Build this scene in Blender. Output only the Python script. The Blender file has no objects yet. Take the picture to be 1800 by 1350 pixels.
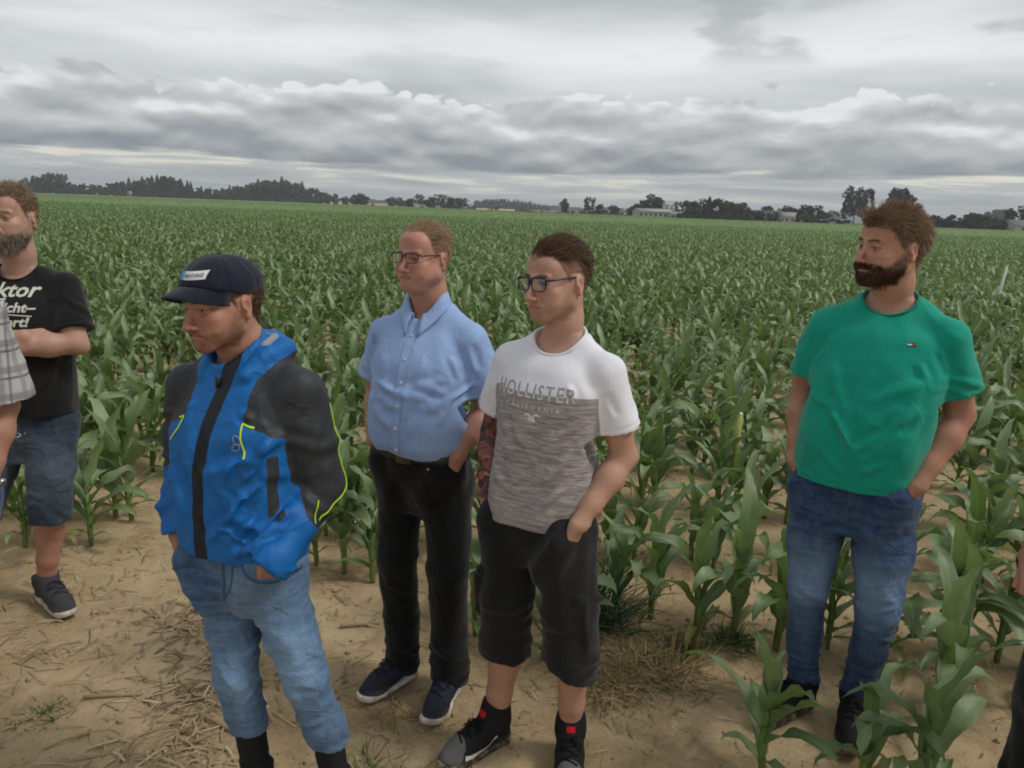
import bpy, bmesh, math, random, os
import numpy as np
from mathutils import Vector, Matrix, noise as mnoise
from mathutils.bvhtree import BVHTree

scene = bpy.context.scene
C = scene.collection
R = math.radians
rng = np.random.default_rng(7)

# ------------------------------------------------------------------ camera
CAM_H = 1.78
cam_data = bpy.data.cameras.new('camera')
cam = bpy.data.objects.new('camera', cam_data)
C.objects.link(cam)
cam_data.sensor_fit = 'HORIZONTAL'
cam_data.sensor_width = 36.0
cam_data.lens = 36.0 * 1360.0 / 1800.0
cam_data.clip_start = 0.05
cam_data.clip_end = 20000.0
_p, _r = R(12.77), R(2.08)
_fw = Vector((0, math.cos(_p), -math.sin(_p)))
_rt = Vector((1, 0, 0))
_up = Vector((0, math.sin(_p), math.cos(_p)))
_rt2 = _rt * math.cos(_r) + _up * math.sin(_r)
_up2 = -_rt * math.sin(_r) + _up * math.cos(_r)
_m = Matrix((( _rt2.x, _up2.x, -_fw.x, 0), (_rt2.y, _up2.y, -_fw.y, 0), (_rt2.z, _up2.z, -_fw.z, CAM_H), (0, 0, 0, 1)))
cam.matrix_world = _m
scene.camera = cam

# ------------------------------------------------------------------ world: overcast sky with a cumulus bank
world = bpy.data.worlds.new('World')
scene.world = world
world.use_nodes = True
SUN_EL, SUN_AZ = R(50), R(104)      # azimuth measured clockwise from +Y (view direction): behind and right of the camera


class NT:
    """tiny helper for building node trees"""
    def __init__(s, tree):
        s.t = tree
        s.n = tree.nodes
        s.l = tree.links

    def new(s, kind, **kw):
        nd = s.n.new(kind)
        for k, v in kw.items():
            if k == 'inp':
                for i, val in v.items():
                    s.put(nd.inputs[i], val)
            else:
                setattr(nd, k, v)
        return nd

    def put(s, sock, val):
        if hasattr(val, 'is_output') or hasattr(val, 'links'):
            s.l.new(val, sock)
        elif isinstance(val, bpy.types.Node):
            s.l.new(val.outputs[0], sock)
        else:
            if sock.type == 'RGBA' and len(val) == 3:
                val = (*val, 1)
            sock.default_value = val

    def math(s, op, a, b=0.0, c=None, clamp=False):
        nd = s.new('ShaderNodeMath', operation=op)
        nd.use_clamp = clamp
        s.put(nd.inputs[0], a)
        s.put(nd.inputs[1], b)
        if c is not None:
            s.put(nd.inputs[2], c)
        return nd.outputs[0]

    def noise(s, vec, scale=5, detail=4, rough=.5, dist=0.0, lac=2.0, kind='FBM'):
        nd = s.new('ShaderNodeTexNoise')
        nd.noise_dimensions = '3D'
        nd.noise_type = kind
        if kind == 'FBM':
            nd.normalize = True
        if vec is not None:
            s.put(nd.inputs['Vector'], vec)
        nd.inputs['Scale'].default_value = scale
        nd.inputs['Detail'].default_value = detail
        nd.inputs['Roughness'].default_value = rough
        nd.inputs['Distortion'].default_value = dist
        nd.inputs['Lacunarity'].default_value = lac
        return nd.outputs['Fac']

    def smooth(s, v, lo, hi, a=0.0, b=1.0):
        nd = s.new('ShaderNodeMapRange', interpolation_type='SMOOTHSTEP')
        s.put(nd.inputs['Value'], v)
        s.put(nd.inputs['From Min'], lo)
        s.put(nd.inputs['From Max'], hi)
        s.put(nd.inputs['To Min'], a)
        s.put(nd.inputs['To Max'], b)
        return nd.outputs[0]

    def lin(s, v, lo, hi, a=0.0, b=1.0):
        nd = s.new('ShaderNodeMapRange')
        s.put(nd.inputs['Value'], v)
        s.put(nd.inputs['From Min'], lo)
        s.put(nd.inputs['From Max'], hi)
        s.put(nd.inputs['To Min'], a)
        s.put(nd.inputs['To Max'], b)
        return nd.outputs[0]

    def mix(s, f, a, b, blend='MIX'):
        nd = s.new('ShaderNodeMix', data_type='RGBA', blend_type=blend)
        s.put(nd.inputs[0], f)
        s.put(nd.inputs[6], a)
        s.put(nd.inputs[7], b)
        return nd.outputs[2]

    def ramp(s, v, stops, interp='LINEAR'):
        nd = s.new('ShaderNodeValToRGB')
        cr = nd.color_ramp
        cr.interpolation = interp
        while len(cr.elements) < len(stops):
            cr.elements.new(0.5)
        for e, (p, c) in zip(cr.elements, stops):
            e.position = p
            e.color = (*c, 1) if len(c) == 3 else c
        s.put(nd.inputs[0], v)
        return nd.outputs[0]

    def comb(s, x, y, z):
        nd = s.new('ShaderNodeCombineXYZ')
        s.put(nd.inputs[0], x)
        s.put(nd.inputs[1], y)
        s.put(nd.inputs[2], z)
        return nd.outputs[0]

    def attr(s, name):
        nd = s.new('ShaderNodeAttribute', attribute_name=name)
        return nd


def build_sky():
    t = NT(world.node_tree)
    t.n.clear()
    out = t.new('ShaderNodeOutputWorld')
    bg = t.new('ShaderNodeBackground')
    t.l.new(bg.outputs[0], out.inputs[0])
    sky = t.new('ShaderNodeTexSky', sky_type='NISHITA')
    sky.sun_disc = False
    sky.sun_elevation = SUN_EL
    sky.sun_rotation = SUN_AZ
    tc = t.new('ShaderNodeTexCoord')
    sep = t.new('ShaderNodeSeparateXYZ')
    t.l.new(tc.outputs['Generated'], sep.inputs[0])
    x, y, z = sep.outputs
    deg = 180 / math.pi
    el = t.math('MULTIPLY', t.math('ARCSINE', z), deg)                      # elevation in degrees
    az = t.math('MULTIPLY', t.math('ARCTAN2', x, y), deg)                   # azimuth in degrees, 0 straight ahead
    # seamless horizontal coordinate: unit circle
    cyl = lambda kx, kz, off=0.0: t.comb(t.math('MULTIPLY', x, kx), t.math('MULTIPLY', y, kx), t.math('MULTIPLY_ADD', el, kz, off))
    # --- upper stratiform sheet: streaky, bright above the bank, greyer high up
    n2 = t.noise(cyl(2.0, .20, 7.3), 1.0, 4, .55, .3)
    upper = t.ramp(n2, [(.34, (.38, .405, .415)), (.45, (.47, .49, .495)), (.55, (.55, .57, .57)), (.66, (.65, .665, .655))])
    gl = t.math('MULTIPLY', t.smooth(el, 7.6, 10.2), t.smooth(el, 10.0, 13.6, 1.0, 0.0))
    upper = t.mix(t.math('MULTIPLY', gl, t.smooth(n2, .40, .56, .45, .95)), upper, (.74, .76, .75, 1))
    upper = t.mix(t.math('MULTIPLY', t.smooth(el, 11.0, 16.0, 0.0, .65), t.smooth(n2, .62, .44)), upper, (.36, .385, .39, 1))
    # --- cumulus bank, lit from above
    big = t.noise(cyl(2.3, .0, 3.0), 1.0, 1, .5)
    w1 = t.noise(cyl(9.0, .42, 1.0), 1.0, 5, .46, .1)
    w2 = t.noise(cyl(9.0, .42, 1.26), 1.0, 3.5, .46, .1)
    emb = t.math('SUBTRACT', w1, w2)                                        # > 0 on the upper side of a billow
    bl = t.noise(cyl(17.0, .50, 4.0), 1.0, 2.4, .5, .2)
    bil = t.math('ABSOLUTE', t.math('MULTIPLY_ADD', bl, 4.0, -2.0))         # rounded tops, creased valleys
    top = t.math('ADD', t.math('MULTIPLY_ADD', big, 2.4, 6.0), t.math('MULTIPLY', t.math('SUBTRACT', w1, .5), 4.0))
    top = t.math('MULTIPLY_ADD', bil, 1.45, top)
    below = t.math('SUBTRACT', top, el)
    bank = t.smooth(below, -.03, .22)
    rel = t.math('ADD', t.lin(below, -.45, 5.4), t.math('MULTIPLY', emb, -2.5))
    rel = t.math('MULTIPLY_ADD', bil, -.16, rel)
    bankc = t.ramp(rel, [(.0, (.70, .715, .71)), (.10, (.60, .615, .615)), (.28, (.47, .48, .485)), (.52, (.375, .39, .40)), (.78, (.265, .285, .31)), (1.0, (.20, .225, .255))])
    col = t.mix(bank, upper, bankc)
    # --- under the bank: thin cream slots and low far cloud
    sl_n = t.noise(cyl(5.0, 1.25, 2.0), 1.0, 5, .62, .25)
    base = t.math('MULTIPLY_ADD', big, 2.0, 1.3)
    slot = t.smooth(t.math('SUBTRACT', t.math('MULTIPLY_ADD', sl_n, 1.7, base), el), .25, .70)
    low = t.ramp(sl_n, [(.36, (.31, .335, .355)), (.47, (.385, .41, .425)), (.55, (.46, .475, .47)), (.60, (.64, .63, .56)), (.68, (.70, .68, .60))])
    low = t.mix(t.smooth(el, 1.5, .3, 0, .8), low, (.37, .40, .42, 1))
    col = t.mix(slot, col, low)
    # scattered dark scud
    scud = t.math('MULTIPLY', t.smooth(t.math('ADD', t.math('MULTIPLY', big, .55), t.math('MULTIPLY', w1, .45)), .55, .61), t.smooth(el, 9.0, 11.0))
    col = t.mix(t.math('MULTIPLY', scud, .6), col, (.33, .345, .355, 1))
    # blend a little of the physical sky in
    skyc = t.new('ShaderNodeVectorMath', operation='SCALE')
    t.put(skyc.inputs[0], sky.outputs[0])
    skyc.inputs['Scale'].default_value = .09
    col = t.mix(.07, col, skyc.outputs[0])
    t.put(bg.inputs['Color'], col)
    bg.inputs['Strength'].default_value = SKY_STRENGTH


SKY_STRENGTH = 1.04
build_sky()
world.cycles.sampling_method = 'NONE'      # an even overcast sky needs no importance map

sun_data = bpy.data.lights.new('sun', 'SUN')
sun_data.energy = 1.5
sun_data.angle = R(16)
sun_data.color = (1.0, .96, .9)
sun = bpy.data.objects.new('sun', sun_data)
C.objects.link(sun)
_sd = Vector((math.sin(SUN_AZ) * math.cos(SUN_EL), math.cos(SUN_AZ) * math.cos(SUN_EL), math.sin(SUN_EL)))
sun.rotation_euler = _sd.to_track_quat('Z', 'Y').to_euler()
sun.location = (0, 0, 30)

scene.cycles.filter_width = 1.9
scene.view_settings.view_transform = 'Standard'
scene.view_settings.look = 'None'
scene.view_settings.exposure = 0.2
scene.view_settings.gamma = 1.0
scene.view_settings.use_curve_mapping = False
# ================================================================== helpers
def tag(o, label=None, cat=None, group=None, kind=None):
    if label:
        o['label'] = label
    if cat:
        o['category'] = cat
    if group:
        o['group'] = group
    if kind:
        o['kind'] = kind
    return o


def empty(name, loc=(0, 0, 0), rz=0.0):
    o = bpy.data.objects.new(name, None)
    C.objects.link(o)
    o.location = loc
    o.rotation_euler = (0, 0, rz)
    o.empty_display_size = .1
    return o


def mesh_np(name, V, F, smooth=True):
    """mesh from numpy arrays; F is (n,3) or (n,4)"""
    V = np.asarray(V, dtype=np.float32)
    F = np.asarray(F, dtype=np.int32)
    me = bpy.data.meshes.new(name)
    n, k = F.shape
    me.vertices.add(len(V))
    me.vertices.foreach_set('co', V.ravel())
    me.loops.add(n * k)
    me.loops.foreach_set('vertex_index', F.ravel())
    me.polygons.add(n)
    me.polygons.foreach_set('loop_start', np.arange(0, n * k, k, dtype=np.int32))
    me.update(calc_edges=True)
    if smooth:
        me.polygons.foreach_set('use_smooth', np.ones(n, dtype=bool))
    me.validate()
    return me


def obj(name, me, mat=None, parent=None):
    o = bpy.data.objects.new(name, me)
    C.objects.link(o)
    if mat is not None:
        me.materials.append(mat)
    if parent is not None:
        o.parent = parent
    return o


def fattr(me, name, vals):
    a = me.attributes.new(name, 'FLOAT', 'POINT')
    a.data.foreach_set('value', np.asarray(vals, dtype=np.float32).ravel())


def cattr(me, name, rgb):
    a = me.attributes.new(name, 'FLOAT_COLOR', 'POINT')
    rgb = np.asarray(rgb, dtype=np.float32)
    rgba = np.concatenate([rgb, np.ones((len(rgb), 1), np.float32)], 1)
    a.data.foreach_set('color', rgba.ravel())


def sstep(x, a, b):
    t = np.clip((x - a) / (b - a), 0, 1)
    return t * t * (3 - 2 * t)


def srgb(*c):
    return tuple(((v / 255.) / 12.92 if v / 255. <= .04045 else ((v / 255. + .055) / 1.055) ** 2.4) for v in c)


# ------------------------------------------------------------------ implicit modelling
class Field:
    def __init__(s, lo, hi, h):
        s.h = h
        s.lo = np.asarray(lo, float)
        n = np.ceil((np.asarray(hi, float) - s.lo) / h).astype(int) + 1
        s.ax = [(s.lo[i] + h * np.arange(n[i])).astype(np.float32) for i in range(3)]
        s.d = np.full(n, 1.0, np.float32)

    def sub(s, lo, hi):
        sl = []
        for i in range(3):
            a = int(np.searchsorted(s.ax[i], lo[i]))
            b = int(np.searchsorted(s.ax[i], hi[i]))
            sl.append(slice(max(a - 1, 0), min(b + 1, len(s.ax[i]))))
        return tuple(sl)

    def apply(s, fn, lo, hi, k=0.0, op='u'):
        m = max(k, 0) * 1.05 + 2.5 * s.h
        sl = s.sub([v - m for v in lo], [v + m for v in hi])
        x = s.ax[0][sl[0]][:, None, None]
        y = s.ax[1][sl[1]][None, :, None]
        z = s.ax[2][sl[2]][None, None, :]
        if 0 in (x.size, y.size, z.size):
            return
        b = fn(x, y, z).astype(np.float32)
        a = s.d[sl]
        if op == 'u':
            if k > 0:
                t = np.clip(.5 + .5 * (b - a) / k, 0, 1)
                s.d[sl] = b * (1 - t) + a * t - k * t * (1 - t)
            else:
                s.d[sl] = np.minimum(a, b)
        elif op == 's':
            if k > 0:
                t = np.clip(.5 - .5 * (a + b) / k, 0, 1)
                s.d[sl] = a * (1 - t) - b * t + k * t * (1 - t)
            else:
                s.d[sl] = np.maximum(a, -b)
        elif op == 'i':
            s.d[sl] = np.maximum(a, b)

    # primitives
    def ell(s, c, r, k=0.0, op='u', rot=None):
        c = np.asarray(c, float)
        r = np.asarray(r, float)
        rm = float(r.max()) if rot is not None else None
        ext = np.full(3, rm) if rot is not None else r
        M = np.array(rot) if rot is not None else None

        def fn(x, y, z):
            px, py, pz = x - c[0], y - c[1], z - c[2]
            if M is not None:
                px, py, pz = (M[0, 0] * px + M[1, 0] * py + M[2, 0] * pz,
                              M[0, 1] * px + M[1, 1] * py + M[2, 1] * pz,
                              M[0, 2] * px + M[1, 2] * py + M[2, 2] * pz)
            k0 = np.sqrt((px / r[0]) ** 2 + (py / r[1]) ** 2 + (pz / r[2]) ** 2)
            k1 = np.sqrt((px / r[0] ** 2) ** 2 + (py / r[1] ** 2) ** 2 + (pz / r[2] ** 2) ** 2) + 1e-9
            return k0 * (k0 - 1) / k1
        s.apply(fn, c - ext, c + ext, k, op)

    def cone(s, a, b, ra, rb, k=0.0, op='u', flat=None):
        """round cone a->b; flat=(axis vector, factor) squeezes the section along that axis"""
        a = np.asarray(a, float)
        b = np.asarray(b, float)
        ab = b - a
        L2 = float(ab @ ab) + 1e-12
        rm = max(ra, rb) * (1.25 if flat else 1)

        def fn(x, y, z):
            px, py, pz = x - a[0], y - a[1], z - a[2]
            t = np.clip((px * ab[0] + py * ab[1] + pz * ab[2]) / L2, 0, 1)
            qx, qy, qz = px - t * ab[0], py - t * ab[1], pz - t * ab[2]
            r = ra + (rb - ra) * t
            d2 = qx * qx + qy * qy + qz * qz
            if flat:
                f = np.asarray(flat[0], float)
                f = f / np.linalg.norm(f)
                w = qx * f[0] + qy * f[1] + qz * f[2]
                d2 = d2 + w * w * (1 / flat[1] ** 2 - 1)
                return (np.sqrt(d2) - r) * min(1.0, flat[1] * 1.1)
            return np.sqrt(d2) - r
        s.apply(fn, np.minimum(a, b) - rm, np.maximum(a, b) + rm, k, op)

    def chain(s, pts, k, kk=None, flat=None):
        """pts: [(point, radius)...]"""
        for i in range(len(pts) - 1):
            s.cone(pts[i][0], pts[i + 1][0], pts[i][1], pts[i + 1][1], k if i == 0 else (kk if kk is not None else k), flat=flat)

    def loft(s, sl, k=0.0, n=2.3, op='u', cap=True):
        """sl rows: z, cx, cy, half width, front depth, back depth (y is forward)"""
        A = np.asarray(sl, float)
        A = A[np.argsort(A[:, 0])]
        zz = np.linspace(A[0, 0], A[-1, 0], 200)

        def spl(j):
            # smooth interpolation: linear then box blur
            v = np.interp(zz, A[:, 0], A[:, j])
            w = 13
            vp = np.concatenate([np.full(w, v[0]), v, np.full(w, v[-1])])
            ker = np.ones(w) / w
            return np.convolve(vp, ker, 'same')[w:-w]
        cur = [spl(j) for j in range(1, 6)]
        lo = np.array([(A[:, 1] - A[:, 3]).min(), (A[:, 2] - A[:, 5]).min(), A[0, 0]])
        hi = np.array([(A[:, 1] + A[:, 3]).max(), (A[:, 2] + A[:, 4]).max(), A[-1, 0]])

        def fn(x, y, z):
            zr = z.ravel()
            cx, cy, a, bf, bb = [np.interp(zr, zz, c)[None, None, :] for c in cur]
            u = np.abs(x - cx) / a
            yy = y - cy
            b = np.where(yy > 0, bf, bb)
            v = np.abs(yy) / b
            r = (u ** n + v ** n) ** (1 / n)
            d = (r - 1) * np.minimum(a, b) * .95
            if cap:
                d = np.maximum(d, np.maximum(z - A[-1, 0], A[0, 0] - z))
            return d
        s.apply(fn, lo, hi, k, op)

    def cut(s, p, nrm, r=None):
        """remove everything on the positive side of the plane, optionally only within radius r of p"""
        p = np.asarray(p, float)
        nrm = np.asarray(nrm, float)
        nrm = nrm / np.linalg.norm(nrm)

        def fn(x, y, z):
            d = (x - p[0]) * nrm[0] + (y - p[1]) * nrm[1] + (z - p[2]) * nrm[2]
            if r is not None:
                q = np.sqrt((x - p[0]) ** 2 + (y - p[1]) ** 2 + (z - p[2]) ** 2)
                d = np.minimum(d, (r - q))
            return d
        if r is None:
            lo = [a[0] for a in s.ax]
            hi = [a[-1] for a in s.ax]
        else:
            lo, hi = p - r, p + r
        s.apply(fn, lo, hi, 0.0, 'i')

    def mesh(s, smooth=1):
        """naive surface nets -> V, F(quads)"""
        d = s.d
        h = s.h
        sg = d < 0
        nx, ny, nz = d.shape
        c = np.zeros((nx - 1, ny - 1, nz - 1), np.uint8)
        for i in (0, 1):
            for j in (0, 1):
                for k in (0, 1):
                    c += sg[i:nx - 1 + i, j:ny - 1 + j, k:nz - 1 + k]
        act = (c > 0) & (c < 8)
        idx = np.full(act.shape, -1, np.int32)
        I, J, K = np.nonzero(act)
        idx[I, J, K] = np.arange(len(I))
        P = np.zeros((len(I), 3), np.float32)
        W = np.zeros(len(I), np.float32)
        cr = [(0, 0, 0), (1, 0, 0), (0, 1, 0), (1, 1, 0), (0, 0, 1), (1, 0, 1), (0, 1, 1), (1, 1, 1)]
        vals = {q: d[I + q[0], J + q[1], K + q[2]] for q in cr}
        for q in cr:
            for ax in range(3):
                if q[ax] == 0:
                    q2 = list(q)
                    q2[ax] = 1
                    q2 = tuple(q2)
                    a, b = vals[q], vals[q2]
                    m = (a < 0) != (b < 0)
                    t = np.where(m, a / np.where(m, a - b, 1), 0)
                    pt = np.zeros((len(I), 3), np.float32)
                    pt[:] = q
                    pt[:, ax] = t
                    P += pt * m[:, None]
                    W += m
        P /= W[:, None]
        V = np.stack([I, J, K], 1) * h + P * h + s.lo
        quads = []
        # x edges
        for ax in range(3):
            a = [slice(None)] * 3
            b = [slice(None)] * 3
            a[ax] = slice(0, -1)
            b[ax] = slice(1, None)
            s0, s1 = sg[tuple(a)], sg[tuple(b)]
            ch = s0 != s1
            E = np.array(np.nonzero(ch)).T
            u, v = [i for i in range(3) if i != ax]
            ok = (E[:, u] > 0) & (E[:, v] > 0) & (E[:, u] < d.shape[u] - 1) & (E[:, v] < d.shape[v] - 1)
            E = E[ok]

            def cell(du, dv):
                q = E.copy()
                q[:, u] -= du
                q[:, v] -= dv
                return idx[q[:, 0], q[:, 1], q[:, 2]]
            Q = np.stack([cell(1, 1), cell(0, 1), cell(0, 0), cell(1, 0)], 1)
            ins = s0[E[:, 0], E[:, 1], E[:, 2]]
            flip = ins if ax != 1 else ~ins
            Q = np.where(flip[:, None], Q, Q[:, ::-1])
            quads.append(Q)
        F = np.concatenate(quads)
        F = F[(F >= 0).all(1)]
        for _ in range(smooth):
            V = lap(V, F, .5)
        return V, F


def lap(V, F, f=.5):
    S = np.zeros_like(V)
    N = np.zeros(len(V), np.float32)
    k = F.shape[1]
    for i in range(k):
        for j in ((i + 1) % k, (i - 1) % k):
            np.add.at(S, F[:, i], V[F[:, j]])
            np.add.at(N, F[:, i], 1)
    return V * (1 - f) + f * S / np.maximum(N, 1)[:, None]


def normals(V, F):
    a, b, c = V[F[:, 0]], V[F[:, 1]], V[F[:, 2]]
    n = np.cross(b - a, c - a)
    if F.shape[1] == 4:
        n += np.cross(c - a, V[F[:, 3]] - a)
    N = np.zeros_like(V)
    for i in range(F.shape[1]):
        np.add.at(N, F[:, i], n)
    return N / (np.linalg.norm(N, axis=1, keepdims=True) + 1e-12)


def seg_dist(V, a, b):
    a = np.asarray(a, float)
    b = np.asarray(b, float)
    ab = b - a
    t = np.clip(((V - a) @ ab) / (ab @ ab + 1e-12), 0, 1)
    return np.linalg.norm(V - a - t[:, None] * ab, axis=1), t


def poly_dist(V, pts):
    """distance to a polyline and running parameter"""
    best = np.full(len(V), 9.0)
    par = np.zeros(len(V))
    n = len(pts) - 1
    for i in range(n):
        d, t = seg_dist(V, pts[i], pts[i + 1])
        m = d < best
        best[m] = d[m]
        par[m] = (i + t[m]) / n
    return best, par


class Noise3:
    """vectorised value-gradient style noise (sum of warped sines, cheap and smooth)"""
    def __init__(s, seed, n=10):
        r = np.random.default_rng(seed)
        s.k = r.normal(size=(n, 3))
        s.k /= np.linalg.norm(s.k, axis=1, keepdims=True)
        s.k *= r.uniform(.6, 1.5, (n, 1))
        s.p = r.uniform(0, 6.28, n)
        s.q = r.normal(size=(n, 3))
        s.pp = r.uniform(0, 6.28, n)

    def __call__(s, P, f=1.0):
        P = np.asarray(P) * f * 6.28
        o = np.zeros(len(P))
        for k, p, q, pp in zip(s.k, s.p, s.q, s.pp):
            o += np.sin(P @ k + p + 1.3 * np.sin(P @ q * .5 + pp))
        return o / math.sqrt(len(s.k))


def folds(V, N, specs):
    """cloth folds: spec = (polyline, amplitude, width[, valley]); returns displaced V"""
    D = np.zeros(len(V))
    for sp in specs:
        pts, amp, w = sp[:3]
        d, t = poly_dist(V, [np.asarray(p, float) for p in pts])
        ta = np.minimum(sstep(t, -.02, .18), sstep(1.02 - t, 0, .25))
        D += amp * ta * (np.exp(-(d / w) ** 2) - .45 * np.exp(-((d - 1.9 * w) / w) ** 2))
    return V + N * D[:, None]


def limb_rings(V, N, a, b, amp, lam, t0, t1, seed, slant=.35, side=None):
    """irregular cloth folds round a limb a->b between t0 and t1: short slanting ridges that wrap part of the way round"""
    a = np.asarray(a, float)
    b = np.asarray(b, float)
    ab = b - a
    L = np.linalg.norm(ab)
    u = ab / L
    s_ = (V - a) @ u
    rad = V - a - s_[:, None] * u
    rr = np.linalg.norm(rad, axis=1)
    near = sstep(-rr, -.17, -.13) * sstep(s_ / L, t0 - .25, t0 - .05) * sstep(-s_ / L, -t1 - .25, -t1 - .02)
    ex = np.cross(u, [0.31, .2, .9])
    ex /= np.linalg.norm(ex)
    ey = np.cross(u, ex)
    ang = np.arctan2(rad @ ey, rad @ ex)
    r = np.random.default_rng(seed)
    n = max(3, int((t1 - t0) * L / lam * 2.6))
    D = np.zeros(len(V))
    for i in range(n):
        tc = (t0 + (t1 - t0) * r.random()) * L
        ac = r.uniform(-np.pi, np.pi)
        if side is not None:
            sv = np.asarray(side, float)
            ac = math.atan2(sv @ ey, sv @ ex) + r.normal() * .6
        span = r.uniform(.6, 1.5)
        sl = r.normal() * .055 * (slant + .45)
        bend = r.normal() * .012
        w = lam * r.uniform(.16, .30)
        da = (ang - ac + np.pi) % (2 * np.pi) - np.pi
        win = np.clip(1 - (da / span) ** 2, 0, 1) ** 1.5
        q = (s_ - tc - sl * da - bend * da * da) / w
        D += amp * r.uniform(.45, 1.15) * win * (np.exp(-q * q) - .55 * np.exp(-(q - 1.7) ** 2) - .25 * np.exp(-(q + 1.8) ** 2))
    return V + N * (D * near)[:, None]


def tube(pts, rad, seg=6, closed=False):
    """swept tube -> V,F quads; rad scalar or list"""
    P = np.asarray(pts, float)
    n = len(P)
    rad = np.full(n, rad) if np.isscalar(rad) else np.asarray(rad, float)
    T = np.gradient(P, axis=0) if not closed else (np.roll(P, -1, 0) - np.roll(P, 1, 0))
    T /= np.linalg.norm(T, axis=1, keepdims=True) + 1e-12
    ref = np.array([0, 0, 1.0]) if abs(T[0, 2]) < .9 else np.array([1.0, 0, 0])
    V = []
    u = np.cross(T[0], ref)
    u /= np.linalg.norm(u)
    for i in range(n):
        u = u - T[i] * (u @ T[i])
        u /= np.linalg.norm(u) + 1e-12
        w = np.cross(T[i], u)
        for j in range(seg):
            a = 2 * math.pi * j / seg
            V.append(P[i] + rad[i] * (math.cos(a) * u + math.sin(a) * w))
    F = []
    m = n if closed else n - 1
    for i in range(m):
        for j in range(seg):
            i2 = (i + 1) % n
            F.append((i * seg + j, i * seg + (j + 1) % seg, i2 * seg + (j + 1) % seg, i2 * seg + j))
    if not closed:
        V += [P[0], P[-1]]
        c0, c1 = len(V) - 2, len(V) - 1
        for j in range(seg):
            F.append((c0, (j + 1) % seg, j, c0))
            F.append((c1, (n - 1) * seg + j, (n - 1) * seg + (j + 1) % seg, c1))
    return np.array(V), np.array(F)


def join_np(parts):
    Vs, Fs, o = [], [], 0
    for V, F in parts:
        F = np.asarray(F)
        if F.shape[1] == 3:
            F = np.concatenate([F, F[:, :1]], 1)
        Vs.append(np.asarray(V))
        Fs.append(F + o)
        o += len(V)
    return np.concatenate(Vs), np.concatenate(Fs)


def mesh_q(name, V, F, smooth=True):
    """like mesh_np but tolerates quads that repeat a vertex (triangles)"""
    V = np.asarray(V, float)
    F = np.asarray(F)
    if F.shape[1] == 3:
        return mesh_np(name, V, F, smooth)
    tri = F[:, 3] == F[:, 0]
    if not tri.any():
        return mesh_np(name, V, F, smooth)
    loops = np.where(tri[:, None] & (np.arange(4) == 3), -1, F).ravel()
    loops = loops[loops >= 0]
    cnt = np.where(tri, 3, 4)
    me = bpy.data.meshes.new(name)
    me.vertices.add(len(V))
    me.vertices.foreach_set('co', V.astype(np.float32).ravel())
    me.loops.add(len(loops))
    me.loops.foreach_set('vertex_index', loops.astype(np.int32))
    me.polygons.add(len(F))
    st = np.concatenate([[0], np.cumsum(cnt)[:-1]]).astype(np.int32)
    me.polygons.foreach_set('loop_start', st)
    me.update(calc_edges=True)
    if smooth:
        me.polygons.foreach_set('use_smooth', np.ones(len(F), dtype=bool))
    me.validate()
    return me


def box_vf(cx, cy, cz, sx, sy, sz):
    V = [(cx + dx * sx / 2, cy + dy * sy / 2, cz + dz * sz / 2) for dx in (-1, 1) for dy in (-1, 1) for dz in (-1, 1)]
    F = [(0, 1, 3, 2), (4, 6, 7, 5), (0, 4, 5, 1), (2, 3, 7, 6), (0, 2, 6, 4), (1, 5, 7, 3)]
    return np.array(V), np.array(F)


def rotz(a):
    c, s = math.cos(a), math.sin(a)
    return np.array([[c, -s, 0], [s, c, 0], [0, 0, 1]])


def rotx(a):
    c, s = math.cos(a), math.sin(a)
    return np.array([[1, 0, 0], [0, c, -s], [0, s, c]])


def roty(a):
    c, s = math.cos(a), math.sin(a)
    return np.array([[c, 0, s], [0, 1, 0], [-s, 0, c]])


# ------------------------------------------------------------------ materials
MATS = {}


def mat(name, build):
    if name in MATS:
        return MATS[name]
    m = bpy.data.materials.new(name)
    m.use_nodes = True
    t = NT(m.node_tree)
    t.n.clear()
    out = t.new('ShaderNodeOutputMaterial')
    bs = t.new('ShaderNodeBsdfPrincipled')
    t.l.new(bs.outputs[0], out.inputs[0])
    build(t, bs, out)
    MATS[name] = m
    return m


def bump(t, bs, h, strength=.3, dist=.01):
    b = t.new('ShaderNodeBump')
    b.inputs['Strength'].default_value = strength
    b.inputs['Distance'].default_value = dist
    t.put(b.inputs['Height'], h)
    t.l.new(b.outputs[0], bs.inputs['Normal'])
    return b


def objco(t, scale=(1, 1, 1)):
    tc = t.new('ShaderNodeTexCoord')
    mp = t.new('ShaderNodeMapping')
    mp.inputs['Scale'].default_value = scale
    t.l.new(tc.outputs['Object'], mp.inputs[0])
    return mp.outputs[0]


def simple(name, col, rough=.6, spec=.4, var=.12, vscale=14, bscale=0, bstr=.2, metallic=0.0, sheen=0.0):
    def b(t, bs, out):
        co = objco(t)
        n = t.noise(co, vscale, 4, .6)
        c = t.mix(n, tuple(v * (1 - var) for v in col) + (1,), tuple(min(1, v * (1 + var)) for v in col) + (1,))
        t.put(bs.inputs['Base Color'], c)
        bs.inputs['Roughness'].default_value = rough
        bs.inputs['Specular IOR Level'].default_value = spec
        bs.inputs['Metallic'].default_value = metallic
        bs.inputs['Sheen Weight'].default_value = sheen
        if bscale:
            bump(t, bs, t.noise(co, bscale, 3, .6), bstr, .003)
    return mat(name, b)
# ================================================================== heads
SKIN = {}


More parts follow.
